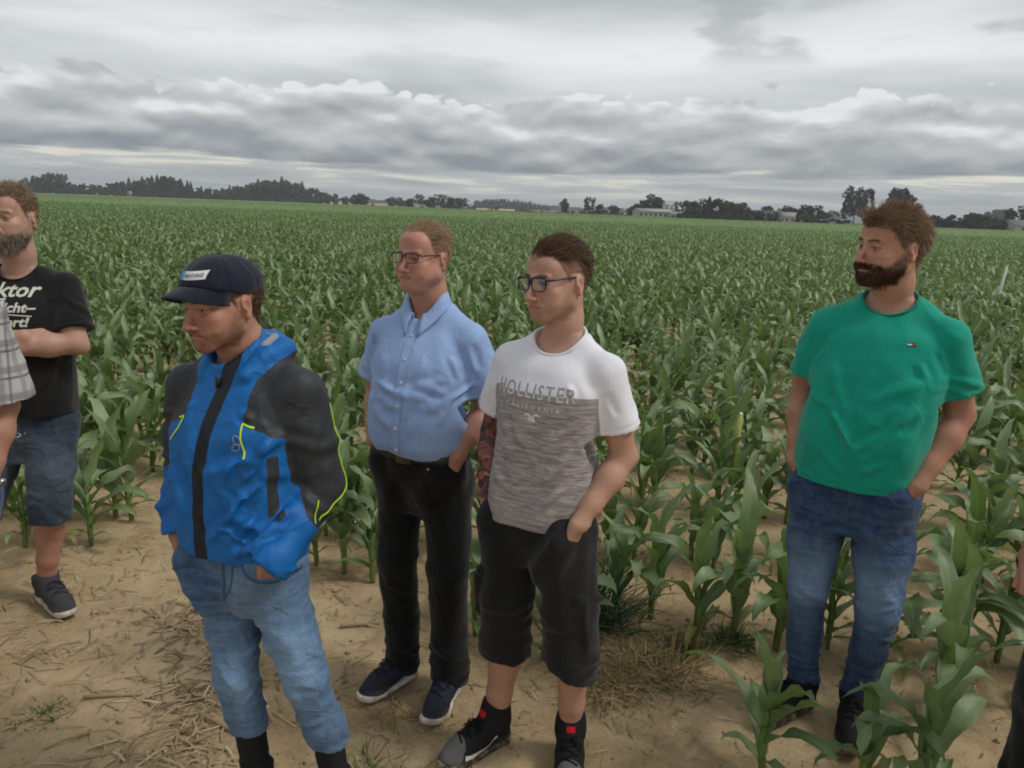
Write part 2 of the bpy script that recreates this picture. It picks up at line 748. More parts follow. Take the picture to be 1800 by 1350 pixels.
def skin_mat(name, rough=.52):
    def b(t, bs, out):
        at = t.attr('Col')
        co = objco(t)
        n = t.noise(co, 60, 4, .65)
        n2 = t.noise(co, 11, 3, .6)
        c = t.mix(t.lin(n, .3, .7, 0, .35), at.outputs['Color'], (.62, .42, .36, 1), 'MULTIPLY')
        c = t.mix(t.lin(n2, .35, .65, 0, .22), c, (.58, .27, .21, 1), 'MIX')
        c = t.mix(.75, at.outputs['Color'], c)
        t.put(bs.inputs['Base Color'], c)
        bs.inputs['Roughness'].default_value = rough
        bs.inputs['Specular IOR Level'].default_value = .35
        bs.inputs['Subsurface Weight'].default_value = .08
        bs.inputs['Subsurface Radius'].default_value = (1.0, .35, .18)
        bs.inputs['Subsurface Scale'].default_value = .006
        bump(t, bs, t.math('ADD', t.noise(co, 240, 3, .6), t.math('MULTIPLY', t.noise(co, 45, 3, .6), 1.2)), .22, .002)
    return mat(name, b)


def eye_mat():
    def b(t, bs, out):
        at = t.attr('Col')
        t.put(bs.inputs['Base Color'], at.outputs['Color'])
        bs.inputs['Roughness'].default_value = .12
    return mat('eye_wet', b)


def hair_mat(name, col, col2, rough=.5):
    def b(t, bs, out):
        at = t.attr('hv')
        c = t.mix(at.outputs['Fac'], (*col, 1), (*col2, 1))
        t.put(bs.inputs['Base Color'], c)
        bs.inputs['Roughness'].default_value = rough
        bs.inputs['Specular IOR Level'].default_value = .3
    return mat(name, b)


def head_mesh(p, neck_pts, h=.0030):
    """p: dict of face parameters; neck_pts: [(point, radius)] in head frame. returns V,F"""
    g = p.get
    fat, jw, fl = g('fat', 0.0), g('jaw', 1.0), g('flen', 1.0)
    lo = np.array([-.108, -.16, -.215])
    hi = np.array([.108, .15, .138])
    for q, r in neck_pts:
        lo = np.minimum(lo, np.asarray(q) - r - .01)
        hi = np.maximum(hi, np.asarray(q) + r + .01)
    f = Field(lo, hi, h)
    zc = lambda z: z * fl if z < 0 else z
    # skull and face
    f.ell((0, -.012, .036), (.0765 + g('skw', 0), .097, .084))
    f.ell((0, -.028, .012), (.074, .080, .072), .02)
    f.ell((0, .030, -.018), (.066, .064, .070), .03)
    f.ell((0, .040, zc(-.055)), (.050 * jw + fat * .5, .052, .058), .03)
    f.ell((0, .060, .050), (.056, .036, .040), .03)                        # forehead
    for s in (-1, 1):
        f.cone((s * (.050 * jw + fat), .012, zc(-.058)), (s * .020 * jw, .074, zc(-.098)), .019 + fat * .5, .017, .026)   # jaw
        f.cone((s * .058, -.002, -.022), (s * (.050 * jw + fat), .010, zc(-.062)), .017, .018, .026)
        f.ell((s * .043, .066, -.028), (.021, .018, .016), .022)           # cheek bone
        f.ell((s * (.036 + fat * .4), .064, zc(-.058)), (.020 + fat, .020 + fat, .026), .025)   # cheek
        f.ell((s * .031, .100, -.003), (.018, .013, .0125), .014, 's')     # socket
        f.cone((s * .010, .0940, .0155), (s * .044, .082, .0165), .0075, .006, .013)   # brow ridge
    f.ell((0, .082, zc(-.103)), (.021 * g('chinw', 1), .016, .016), .022)  # chin
    f.ell((0, .087, zc(-.088)), (.018, .006, .004), .010, 's')             # hollow under the lip
    # nose
    nl = g('nose', 1.0)
    nw = g('nosew', 1.0)
    f.cone((0, .092, .008), (0, .107 + .010 * nl, -.035), .0066, .0075, .012)
    f.ell((0, .1095 + .011 * nl, -.0445), (.0105 * nw, .0105, .0095), .010)
    for s in (-1, 1):
        f.ell((s * .0125 * nw, .1045 + .003 * nl, -.0475), (.0072, .0100, .0070), .007)
        f.cone((s * .0185, .100, -.046), (s * .031, .090, zc(-.068)), .0035, .0035, .008, 's')   # nasolabial
    # mouth
    mz = zc(-.0725)
    mw = g('mouthw', 1.0) * 1.16
    sm = g('smile', 0)
    f.ell((0, .081, mz), (.031 * mw, .018, .021), .018)                    # muzzle
    for s in (-1, 1):
        f.cone((s * .003, .0985, mz + .0048), (s * .0205 * mw, .0905, mz + .0012 + sm), .0034, .0022, .005)
        f.cone((0, .0975, mz - .0056), (s * .0185 * mw, .0905, mz - .002 + sm), .0042, .0024, .005)
        f.cone((0, .1030, mz - .0002), (s * .013 * mw, .0995, mz + .0002), .0024, .0024, .002, 's')
        f.cone((s * .013 * mw, .0995, mz + .0002), (s * .0285 * mw, .0880, mz - .0012 + sm * 1.6), .0024, .0020, .002, 's')
    f.ell((0, .1035, mz + .015), (.003, .003, .008), .006, 's')            # philtrum
    # eyes: lids around the ball, narrow slit
    op = g('eye', .0042)
    for s in (-1, 1):
        f.ell((s * .0315, .0765, -.003), (.0158, .0158, .0142), .006)
        f.ell((s * .0318, .0935, -.0035), (.0142, .012, op), .0015, 's')
        f.ell((s * .032, .0905, -.0155), (.013, .004, .003), .006, 's')    # bag crease
    if g('lines', 0) or g('crow'):
        for s in (-1, 1):
            for dz in (-.006, 0, .006):
                f.cone((s * .0490, .0735, -.002 + dz * .4), (s * .0580, .0600, -.002 + dz), .0012, .0010, .0025, 's')
    # ears
    for s in (-1, 1):
        M = rotz(s * -.42) @ roty(s * -.12) @ rotx(-.15)
        c = np.array([s * (.0795 + g('skw', 0)), -.010, -.012])
        f.ell(c, (.0065, .0165, .0290), .006, rot=M)
        f.ell(c + M @ np.array([s * .003, -.006, .004]), (.0078, .0160, .0260), .004, rot=M)
        f.ell(c + M @ np.array([s * .0095, .001, -.001]), (.0066, .0090, .0165), .004, 's', rot=M)
        f.ell(c + M @ np.array([s * .001, .004, -.0235]), (.006, .010, .011), .006, rot=M)
        f.ell(c + M @ np.array([s * .004, .0125, -.004]), (.005, .005, .008), .004, rot=M)
    # neck
    f.chain(neck_pts, .028, .02)
    if g('dchin'):
        f.ell((0, .045, zc(-.112)), (.035, .035, .020), .03)
    V, F = f.mesh(1)
    return V, F


def head_colour(V, N, p):
    """per-vertex skin colour in the head frame"""
    g = p.get
    fl = g('flen', 1.0)
    base = np.array(g('skin', srgb(206, 158, 132)))
    red = np.array(g('red', srgb(192, 112, 92)))
    col = np.tile(base, (len(V), 1))

    def blob(c, r, mirror=True):
        c = np.asarray(c, float)
        r = np.asarray(r, float)
        Vm = V.copy()
        if mirror:
            Vm[:, 0] = np.abs(Vm[:, 0])
        return np.exp(-(((Vm - c) / r) ** 2).sum(1))
    nz = Noise3(11, 8)
    m = .75 * blob((.040, .075, -.035), (.026, .03, .022)) + .8 * blob((0, .12, -.042), (.018, .02, .016)) + .9 * blob((.084, -.012, -.012), (.016, .03, .034))
    m += .35 * blob((0, .085, zl(-.1, fl)), (.03, .03, .018)) + .3 * blob((.0, .09, .06), (.05, .03, .03))
    m = np.clip(m * g('redk', .8) + .12 * nz(V, 9), 0, 1)
    col = col * (1 - m[:, None]) + red * m[:, None]
    # under the eyes slightly violet, lids
    e = .45 * blob((.032, .09, -.012), (.014, .02, .007))
    col = col * (1 - e[:, None]) + np.array(srgb(150, 98, 88)) * e[:, None]
    # lashes and the line of the lids
    op = g('eye', .0042)
    ex_ = (np.abs(V[:, 0]) - .0318) / .0150
    ez_ = (V[:, 2] + .0035) / (op + .0008)
    lash = np.exp(-((np.sqrt(ex_ ** 2 + ez_ ** 2) - 1.0) / .30) ** 2) * (V[:, 1] > .07) * np.where(ez_ > 0, .85, .45)
    col = col * (1 - lash[:, None]) + np.array(srgb(70, 46, 38)) * lash[:, None]
    # lips
    mz = -.0725 * fl
    lx = np.abs(V[:, 0]) / (.0225 * 1.16 * g('mouthw', 1.0))
    lip = sstep(1.12 - lx, 0, .35) * np.exp(-((V[:, 2] - mz + .0006) / (.0088 * (1.05 - .55 * np.clip(lx, 0, 1)))) ** 4) * (V[:, 1] > .085)
    lip = lip * g('lipk', .75)
    col = col * (1 - lip[:, None]) + np.array(g('lip', srgb(166, 92, 84))) * lip[:, None]
    # stubble / beard shade (real hair follicles)
    if g('stub'):
        sc, k = g('stub')
        b = beard_mask(V, fl) * k * (.8 + .2 * nz(V, 30))
        b = np.clip(b, 0, 1) * (1 - .8 * np.clip(lip * 1.3, 0, 1))
        col = col * (1 - b[:, None]) + np.array(sc) * b[:, None]
    # scalp under the hair
    if g('hairmask') is not None:
        hm = g('hairmask')(V)
        hc = np.array(g('scalp'))
        col = col * (1 - hm[:, None]) + hc * hm[:, None]
    # brows
    if g('brow') is not None:
        x = np.abs(V[:, 0])
        arch = .0165 + .0035 * np.sin(np.clip((x - .010) / .038, 0, 1) * 2.6) + g('browz', 0)
        bm = np.exp(-((V[:, 2] - arch) / .0042) ** 2) * sstep(x, .006, .013) * sstep(-x, -.052, -.042) * (V[:, 1] > .06)
        bm = np.clip(bm * g('browk', .75), 0, 1)
        col = col * (1 - bm[:, None]) + np.array(g('brow')) * bm[:, None]
    return np.clip(col, 0, 1)


def zl(z, fl):
    return z * fl


def beard_mask(V, fl=1.0):
    x, y, z = np.abs(V[:, 0]), V[:, 1], V[:, 2] / fl
    # jaw/cheek line: from sideburn (y~.015,z~-.02) down to mouth corners
    line = np.interp(y, [-.01, .02, .05, .075, .09, .12], [-.005, -.02, -.052, -.064, -.058, -.055])
    m = sstep(line - z, -.010, .012)
    m *= sstep(y, -.004, .012) * sstep(z, -.150, -.128)
    m *= 1 - np.exp(-((x / .026) ** 4)) * np.exp(-(((z + .0725) / .0078) ** 4)) * (y > .075)      # lips bare
    m *= 1 - .75 * np.exp(-(((x - .040) / .014) ** 2 + ((z + .062) / .010) ** 2)) * (y > .04)
    neck = sstep(y, .015, .05)
    m *= np.where(z < -.118, neck, 1.0)
    return m


def strands(roots, dirs, length, seg=3, rad=.0006, curl=.0, grav=0.0, push=None, seed=1, wave=0.0, sides=3):
    """hair strands as tapered three-sided tubes. roots (n,3), dirs (n,3) unit, length (n,)"""
    r = np.random.default_rng(seed)
    n = len(roots)
    P = [roots.copy()]
    d = dirs.copy()
    st = length / seg
    cv = r.normal(size=(n, 3)) * curl
    for i in range(seg):
        d = d + cv + np.array([0, 0, -grav])
        if wave:
            d = d + r.normal(size=(n, 3)) * wave
        d /= np.linalg.norm(d, axis=1, keepdims=True) + 1e-9
        q = P[-1] + d * st[:, None]
        if push is not None:
            q = push(q, (i + 1) / seg)                                      # hair rides over the scalp, the flow keeps its direction
        P.append(q)
    P = np.stack(P, 1)                                                     # n, seg+1, 3
    T = np.gradient(P, axis=1)
    T /= np.linalg.norm(T, axis=2, keepdims=True) + 1e-9
    ref = r.normal(size=(n, 1, 3))
    u = np.cross(T, np.broadcast_to(ref, T.shape))
    u /= np.linalg.norm(u, axis=2, keepdims=True) + 1e-9
    w = np.cross(T, u)
    tp = np.linspace(1, .18, seg + 1)[None, :, None]
    rr = (rad * r.uniform(.7, 1.3, (n, 1, 1))) * tp
    V = np.stack([P - rr * 1.25 * u, P + rr * 1.25 * u], 2)                # flat tapered ribbons
    sides = 2
    idx = np.arange(n * (seg + 1) * 2).reshape(n, seg + 1, 2)
    F = [np.stack([idx[:, :-1, 0], idx[:, :-1, 1], idx[:, 1:, 1], idx[:, 1:, 0]], -1).reshape(-1, 4)]
    hv = np.repeat(np.clip(r.normal(.45, .28, n), 0, 1), (seg + 1) * sides)
    return V.reshape(-1, 3), np.concatenate(F), hv


def sample_roots(V, F, N, w, n, seed):
    """n points on the surface, weighted by per-vertex weight w"""
    r = np.random.default_rng(seed)
    fw = w[F].mean(1)
    a = np.linalg.norm(np.cross(V[F[:, 2]] - V[F[:, 0]], V[F[:, 3]] - V[F[:, 1]]), axis=1)
    pr = fw * a
    pr = pr / pr.sum()
    fi = r.choice(len(F), n, p=pr)
    u, v = r.random(n)[:, None], r.random(n)[:, None]
    A, B, Cc, D = (V[F[fi, i]] for i in range(4))
    p = (A * (1 - u) + B * u) * (1 - v) + (D * (1 - u) + Cc * u) * v
    nn = N[F[fi, 0]]
    return p, nn, fw[fi]


def eyeballs(p):
    """two eyeballs looking ahead, in the head frame"""
    parts, cols = [], []
    yaw = p.get('gaze', 0.0)
    for s in (-1, 1):
        c = np.array([s * .0315, .0765, -.003])
        U, Vv = np.meshgrid(np.linspace(0, 2 * np.pi, 25)[:-1], np.linspace(0, np.pi, 17))
        X = np.stack([np.sin(Vv) * np.cos(U), np.cos(Vv), np.sin(Vv) * np.sin(U)], -1).reshape(-1, 3)
        idx = np.arange(17 * 24).reshape(17, 24)
        F = np.stack([idx[:-1], np.roll(idx[:-1], -1, 1), np.roll(idx[1:], -1, 1), idx[1:]], -1).reshape(-1, 4)
        g = np.array([math.sin(yaw), math.cos(yaw), 0])
        ang = np.degrees(np.arccos(np.clip(X @ g, -1, 1)))
        col = np.where(ang[:, None] < 12, np.array([[.008, .007, .006]]), np.where(ang[:, None] < 29, np.array([p.get('iris', srgb(86, 92, 92))]), np.array([srgb(205, 196, 188)])))
        parts.append((c + X * .0126, F))
        cols.append(col)
    V, F = join_np(parts)
    return V, F, np.concatenate(cols)
# ================================================================== cloth materials
def crease(t, scale=5.0, rot=(.5, .35, .4), zs=.5):
    """thin irregular crease lines for a bump height"""
    tc = t.new('ShaderNodeTexCoord')
    mp = t.new('ShaderNodeMapping')
    mp.inputs['Rotation'].default_value = rot
    mp.inputs['Scale'].default_value = (1.0, 1.0, zs)
    t.l.new(tc.outputs['Object'], mp.inputs[0])
    a = t.noise(mp.outputs[0], scale, 2, .5, .5)
    b = t.noise(mp.outputs[0], scale * 2.1, 2, .5, .5)
    r1 = t.smooth(t.math('ABSOLUTE', t.math('SUBTRACT', a, .5)), .07, .0)
    r2 = t.smooth(t.math('ABSOLUTE', t.math('SUBTRACT', b, .52)), .05, .0)
    return t.math('ADD', r1, t.math('MULTIPLY', r2, .45))


def cloth_mat(name, col, weave=700, var=.12, rough=.85, sheen=.15, mott=None, spec=.2, wr=.35, wscale=26, cr=.16):
    """plain woven or knitted cloth"""
    def b(t, bs, out):
        co = objco(t)
        n = t.noise(co, 9, 4, .6)
        n2 = t.noise(co, 160, 2, .6)
        c = t.mix(n, tuple(v * (1 - var) for v in col) + (1,), tuple(min(1, v * (1 + var)) for v in col) + (1,))
        c = t.mix(t.lin(n2, .3, .7, 0, .25), c, tuple(v * .72 for v in col) + (1,))
        if mott:
            c = t.mix(t.smooth(t.noise(objco(t, mott[1]), mott[2], 5, .7), .42, .6, 0, mott[3]), c, (*mott[0], 1))
        t.put(bs.inputs['Base Color'], c)
        bs.inputs['Roughness'].default_value = rough
        bs.inputs['Specular IOR Level'].default_value = spec
        bs.inputs['Sheen Weight'].default_value = sheen
        w = t.noise(objco(t, (1, 1, .55)), wscale * .6, 2, .45, .3)
        f = t.noise(co, weave, 2, .5)
        h = t.math('ADD', t.math('MULTIPLY', w, wr), t.math('MULTIPLY', f, .05))
        h = t.math('MULTIPLY_ADD', crease(t), cr, h)
        bump(t, bs, h, .55, .012)
    return mat(name, b)
# ================================================================== hair, glasses, cap
HL_Y = [-.12, -.07, -.045, -.02, .0, .012, .022, .034, .05, .075, .12]


def make_hairmask(front=.066, temple=.045, recede=0.0, nape=-.072, side=-.020):
    zz = [nape, nape, -.045, -.012, .010, side, side + .018, .020 + recede * .5, temple + recede * .7, front + recede, front + recede]

    def f(V):
        x, y, z = np.abs(V[:, 0]), V[:, 1], V[:, 2]
        zline = np.interp(y, HL_Y, zz)
        # widow's peak: hairline lower in the centre, higher at the temples
        zline = zline + np.where(y > .04, -.010 * np.exp(-(x / .022) ** 2) + recede * .6 * np.exp(-((x - .038) / .018) ** 2), 0)
        m = sstep(z - zline, -.004, .006)
        ear = np.exp(-(((y + .010) / .026) ** 4)) * (z < .022) * (z > -.055) * (x > .0745)
        m = m * (1 - np.clip(ear * 1.5, 0, 1))
        return m * (z > -.09)
    return f


def scalp_push(ofs=.0, c=(0, -.012, .036), r=(.0775, .099, .086)):
    c = np.asarray(c)
    r = np.asarray(r)

    def f(q, t=1.0):
        rr = r + ofs * min(1.0, 1.6 * t) + .001
        p = (q - c) / rr
        l = np.linalg.norm(p, axis=1)
        sc = np.where((l < 1) & (q[:, 2] > -.03), 1 / np.maximum(l, 1e-6), 1)
        return c + (q - c) * sc[:, None]
    return f


def hair_obj(parts, name, material, parent, M):
    """parts: list of (V,F,hv) in head frame; M=(rotation, translation) to person frame"""
    V, F = join_np([(v, f) for v, f, _ in parts])
    hv = np.concatenate([q for _, _, q in parts])
    V = V @ M[0].T + M[1]
    me = mesh_np(name, V, F)
    fattr(me, 'hv', hv)
    return obj(name, me, material, parent)


def glass_lens_mat():
    def b(t, bs, out):
        tr = t.new('ShaderNodeBsdfTransparent')
        tr.inputs[0].default_value = (.93, .95, .94, 1)
        gl = t.new('ShaderNodeBsdfGlossy')
        gl.inputs['Roughness'].default_value = .03
        fr = t.new('ShaderNodeFresnel')
        fr.inputs['IOR'].default_value = 1.5
        mx = t.new('ShaderNodeMixShader')
        t.put(mx.inputs[0], t.math('MULTIPLY', fr.outputs[0], .22))
        t.l.new(tr.outputs[0], mx.inputs[1])
        t.l.new(gl.outputs[0], mx.inputs[2])
        t.l.new(mx.outputs[0], out.inputs[0])
    return mat('spectacle_lens', b)


def make_glasses(parent, M, fcol, skw=0.0, w=.053, h=.036, drop=0.0, thick=.0017):
    """spectacles in the head frame"""
    fm = simple('frame_' + str(fcol), fcol, .3, .5, .1)
    e = None
    parts, lenses = [], []
    wrap = lambda x: .1115 - 1.6 * x * x                                    # front follows the face
    z0 = -.001 - drop
    for s in (-1, 1):
        loop, n = [], 36
        for i in range(n):
            a = 2 * math.pi * i / n
            ca, sa = math.cos(a), math.sin(a)
            ex = 3.6
            rx = math.copysign(abs(ca) ** (2 / ex), ca) * w / 2
            rz = math.copysign(abs(sa) ** (2 / ex), sa) * h / 2
            rx *= 1 + .10 * (rz / (h / 2))                                  # wider at the top
            x = s * .0335 + rx
            loop.append((x, wrap(x), z0 + rz))
        rads = [thick * (1.35 if q[2] > z0 else .8) for q in loop]
        parts.append(tube(loop, rads, 6, True))
        c = np.mean(loop, axis=0)
        lv = [c] + [np.asarray(q) for q in loop]
        lf = [(0, 1 + i, 1 + (i + 1) % n) for i in range(n)]
        lenses.append((lv, lf))
        hx = s * (.0335 + w / 2 * 1.06)
        # hinge and temple arm
        parts.append(tube([(hx, wrap(hx), z0 + h * .28), (s * (.069), .098, z0 + h * .30), (s * (.0755 + skw), .06, z0 + h * .32), (s * (.0795 + skw), .012, z0 + h * .34), (s * (.0795 + skw), -.012, z0 + h * .28), (s * (.076 + skw), -.028, z0 - .008)], [thick * 1.5, thick * 1.6, thick * 1.4, thick * 1.3, thick * 1.2, thick], 6))
    br = [(x, wrap(x) + .0035 * (1 - (x / .009) ** 2) , z0 + h * .22 + .002 * (1 - (x / .009) ** 2)) for x in np.linspace(-.009, .009, 7)]
    parts.append(tube(br, thick * 1.2, 6))
    V, F = join_np(parts)
    fr = obj('glasses', mesh_q('glasses', V @ M[0].T + M[1], F), fm, parent)
    for lv, lf in lenses:
        obj('lens', mesh_np('lens', np.array(lv) @ M[0].T + M[1], lf), glass_lens_mat(), fr)
    return fr


def decal_project(P, bvh, d, off=.0015, back=.3):
    """project points P along direction d on a BVH; returns new points (None where missed)"""
    d = Vector(d).normalized()
    out = []
    last = None
    for p in P:
        v = Vector(p)
        loc, nrm, _, _ = bvh.ray_cast(v - d * back, d, back * 2)
        if loc is None:
            loc = v if last is None else last
            nrm = -d
        last = loc
        out.append(loc + nrm * off)
    return np.array([tuple(q) for q in out])


def text_mesh(body, size, font_w=1.0, bold=0.0, shear=0.0, spacing=1.0, sub=.01, align='LEFT'):
    """flat text -> V (x,y,0), F triangles, finely cut so that it can follow cloth"""
    cu = bpy.data.curves.new('t', 'FONT')
    cu.body = body
    cu.size = size
    cu.offset = bold
    cu.shear = shear
    cu.space_character = spacing
    cu.align_x = align
    cu.resolution_u = 2
    o = bpy.data.objects.new('t', cu)
    C.objects.link(o)
    dg = bpy.context.evaluated_depsgraph_get()
    me = bpy.data.meshes.new_from_object(o.evaluated_get(dg))
    bm = bmesh.new()
    bm.from_mesh(me)
    xs = [v.co.x for v in bm.verts]
    ys = [v.co.y for v in bm.verts]
    for ax, lo, hi in ((0, min(xs), max(xs)), (1, min(ys), max(ys))):
        q = lo + sub
        while q < hi:
            no = [0, 0, 0]
            no[ax] = 1
            co = [0, 0, 0]
            co[ax] = q
            bmesh.ops.bisect_plane(bm, geom=bm.verts[:] + bm.edges[:] + bm.faces[:], plane_co=co, plane_no=no)
            q += sub
    bmesh.ops.triangulate(bm, faces=bm.faces[:])
    bm.verts.index_update()
    V = np.array([v.co[:] for v in bm.verts])
    F = np.array([[v.index for v in f.verts] for f in bm.faces])
    bm.free()
    bpy.data.objects.remove(o)
    bpy.data.curves.remove(cu)
    bpy.data.meshes.remove(me)
    V[:, 0] *= font_w
    return V, F


def grid2d(u0, u1, v0, v1, n, m):
    U, W = np.meshgrid(np.linspace(u0, u1, n), np.linspace(v0, v1, m), indexing='ij')
    V = np.stack([U.ravel(), W.ravel(), np.zeros(n * m)], 1)
    idx = np.arange(n * m).reshape(n, m)
    F = np.stack([idx[:-1, :-1], idx[1:, :-1], idx[1:, 1:], idx[:-1, 1:]], -1).reshape(-1, 4)
    return V, F


def ribbon2d(pts, w, step=.006):
    """flat strip along a 2-D polyline"""
    P = [np.asarray(pts[0], float)]
    for a, b in zip(pts[:-1], pts[1:]):
        a, b = np.asarray(a, float), np.asarray(b, float)
        n = max(1, int(np.linalg.norm(b - a) / step))
        for i in range(1, n + 1):
            P.append(a + (b - a) * i / n)
    P = np.array(P)
    T = np.gradient(P, axis=0)
    T /= np.linalg.norm(T, axis=1, keepdims=True) + 1e-9
    Nn = np.stack([-T[:, 1], T[:, 0]], 1)
    L, Rr = P + Nn * w / 2, P - Nn * w / 2
    V = np.concatenate([np.stack([L, Rr], 1).reshape(-1, 2), np.zeros((2 * len(P), 1))], 1)
    F = np.array([(2 * i, 2 * i + 1, 2 * i + 3, 2 * i + 2) for i in range(len(P) - 1)])
    return V, F


def place_decal(V2, F, origin, ux, uy, bvh, off=.0015):
    ux = np.asarray(ux, float)
    ux /= np.linalg.norm(ux)
    uy = np.asarray(uy, float)
    uy = uy - ux * (ux @ uy)
    uy /= np.linalg.norm(uy)
    nrm = np.cross(ux, uy)
    P = np.asarray(origin) + V2[:, :1] * ux + V2[:, 1:2] * uy
    return decal_project(P, bvh, -nrm, off), F


def make_cap(parent, M, col):
    """baseball cap in the head frame; returns crown object and BVH in person frame"""
    cm = cloth_mat('cap_cotton', col, weave=900, var=.10)
    f = Field((-.115, -.135, -.02), (.115, .135, .16), .004)
    f.ell((0, -.016, .038), (.0860, .110, .086))
    f.ell((0, .026, .052), (.074, .076, .062), .04)
    # opening plane: low at the back, higher over the forehead
    f.cut((0, 0, .026), (0, .30, -1))
    f.ell((0, -.016, .024), (.0800, .104, .078), .004, 's')
    V, F = f.mesh(2)
    N = normals(V, F)
    # seams of the six panels
    ang = np.arctan2(V[:, 0], V[:, 1] + .013)
    s = np.minimum.reduce([np.abs((ang - a + np.pi) % (2 * np.pi) - np.pi) for a in np.arange(6) * np.pi / 3])
    rad = np.hypot(V[:, 0], V[:, 1] + .013)
    V = V - N * (.0022 * np.exp(-((s * rad) / .004) ** 2))[:, None]
    V = V + N * (.0012 * Noise3(5)(V, 12))[:, None]
    crown = obj('cap', mesh_np('cap', V @ M[0].T + M[1], F), cm, parent)
    bvh = BVHTree.FromPolygons([tuple(q) for q in V @ M[0].T + M[1]], [tuple(int(i) for i in q) for q in F])
    # button
    f = Field((-.02, -.035, .11), (.02, .01, .145), .002)
    f.ell((0, -.013, .125), (.008, .008, .004))
    v, q = f.mesh(1)
    obj('cap_button', mesh_np('cap_button', v @ M[0].T + M[1], q), cm, crown)
    # visor
    n, m = 33, 9
    Vs = []
    for top in (1, 0):
        for i in range(n):
            u = -1 + 2 * i / (n - 1)
            ph = u * R(64)
            inner = np.array([.088 * math.sin(ph), -.016 + .1105 * math.cos(ph), .036 + .024 * math.cos(ph)])
            L = .072 * (1 - abs(u) ** 2.6) ** .55
            for j in range(m):
                v = j / (m - 1)
                x = inner[0] * (1 - .06 * v)
                y = inner[1] + L * v
                z = inner[2] - .030 * u * u * v - .016 * v + .010 * v * (1 - v)
                Vs.append((x, y, z + (.0012 if top else -.0018)))
    idx = np.arange(2 * n * m).reshape(2, n, m)
    Fs = []
    Fs.append(np.stack([idx[0, :-1, :-1], idx[0, :-1, 1:], idx[0, 1:, 1:], idx[0, 1:, :-1]], -1).reshape(-1, 4)[:, ::1])
    Fs.append(np.stack([idx[1, :-1, :-1], idx[1, 1:, :-1], idx[1, 1:, 1:], idx[1, :-1, 1:]], -1).reshape(-1, 4))
    Fs.append(np.stack([idx[0, :-1, -1], idx[1, :-1, -1], idx[1, 1:, -1], idx[0, 1:, -1]], -1))
    Fs.append(np.stack([idx[0, 0, :-1], idx[1, 0, :-1], idx[1, 0, 1:], idx[0, 0, 1:]], -1))
    Fs.append(np.stack([idx[0, -1, :-1], idx[0, -1, 1:], idx[1, -1, 1:], idx[1, -1, :-1]], -1))
    obj('visor', mesh_np('visor', np.array(Vs) @ M[0].T + M[1], np.concatenate(Fs)), cm, crown)
    return crown, bvh
# ================================================================== the men's heads
FACES = {
    'P1': dict(lines=2, skin=srgb(187, 152, 132), red=srgb(173, 115, 98), redk=.6, eye=.0026, brow=srgb(120, 92, 70), browk=.5, stub=(srgb(128, 104, 86), .55),
               hairmask=make_hairmask(.070, .050, .004), scalp=srgb(120, 96, 76), nose=1.1, jaw=1.03, fat=.002, flen=1.02),
    'P2': dict(crow=1, skin=srgb(178, 135, 114), red=srgb(160, 94, 77), redk=.75, eye=.0022, brow=srgb(86, 58, 42), browk=.8, stub=(srgb(104, 66, 46), .62),
               hairmask=make_hairmask(.066, .045, 0), scalp=srgb(78, 54, 40), nose=1.15, nosew=1.05, jaw=1.0, smile=.002, mouthw=1.05),
    'P3': dict(lines=3, skin=srgb(187, 142, 124), red=srgb(169, 99, 88), redk=.95, eye=.0024, brow=srgb(150, 112, 88), browk=.45,
               hairmask=make_hairmask(.078, .056, .016), scalp=srgb(160, 118, 94), nose=1.3, nosew=.98, jaw=1.06, fat=.006, flen=.98, dchin=True, smile=-.001, mouthw=1.05),
    'P4': dict(skin=srgb(193, 156, 136), red=srgb(178, 120, 105), redk=.55, eye=.0040, brow=srgb(78, 54, 40), browk=.85, stub=(srgb(120, 84, 62), .36),
               hairmask=make_hairmask(.068, .048, .004), scalp=srgb(142, 110, 92), nose=1.15, jaw=1.04, flen=1.03, lip=srgb(178, 100, 92)),
    'P5': dict(skin=srgb(184, 142, 119), red=srgb(167, 106, 86), redk=.5, eye=.0027, iris=srgb(70, 56, 44), brow=srgb(58, 38, 28), browk=.9, stub=(srgb(50, 36, 28), .72),
               hairmask=make_hairmask(.064, .042, 0), scalp=srgb(78, 56, 42), nose=1.05, jaw=1.04, fat=.003),
}


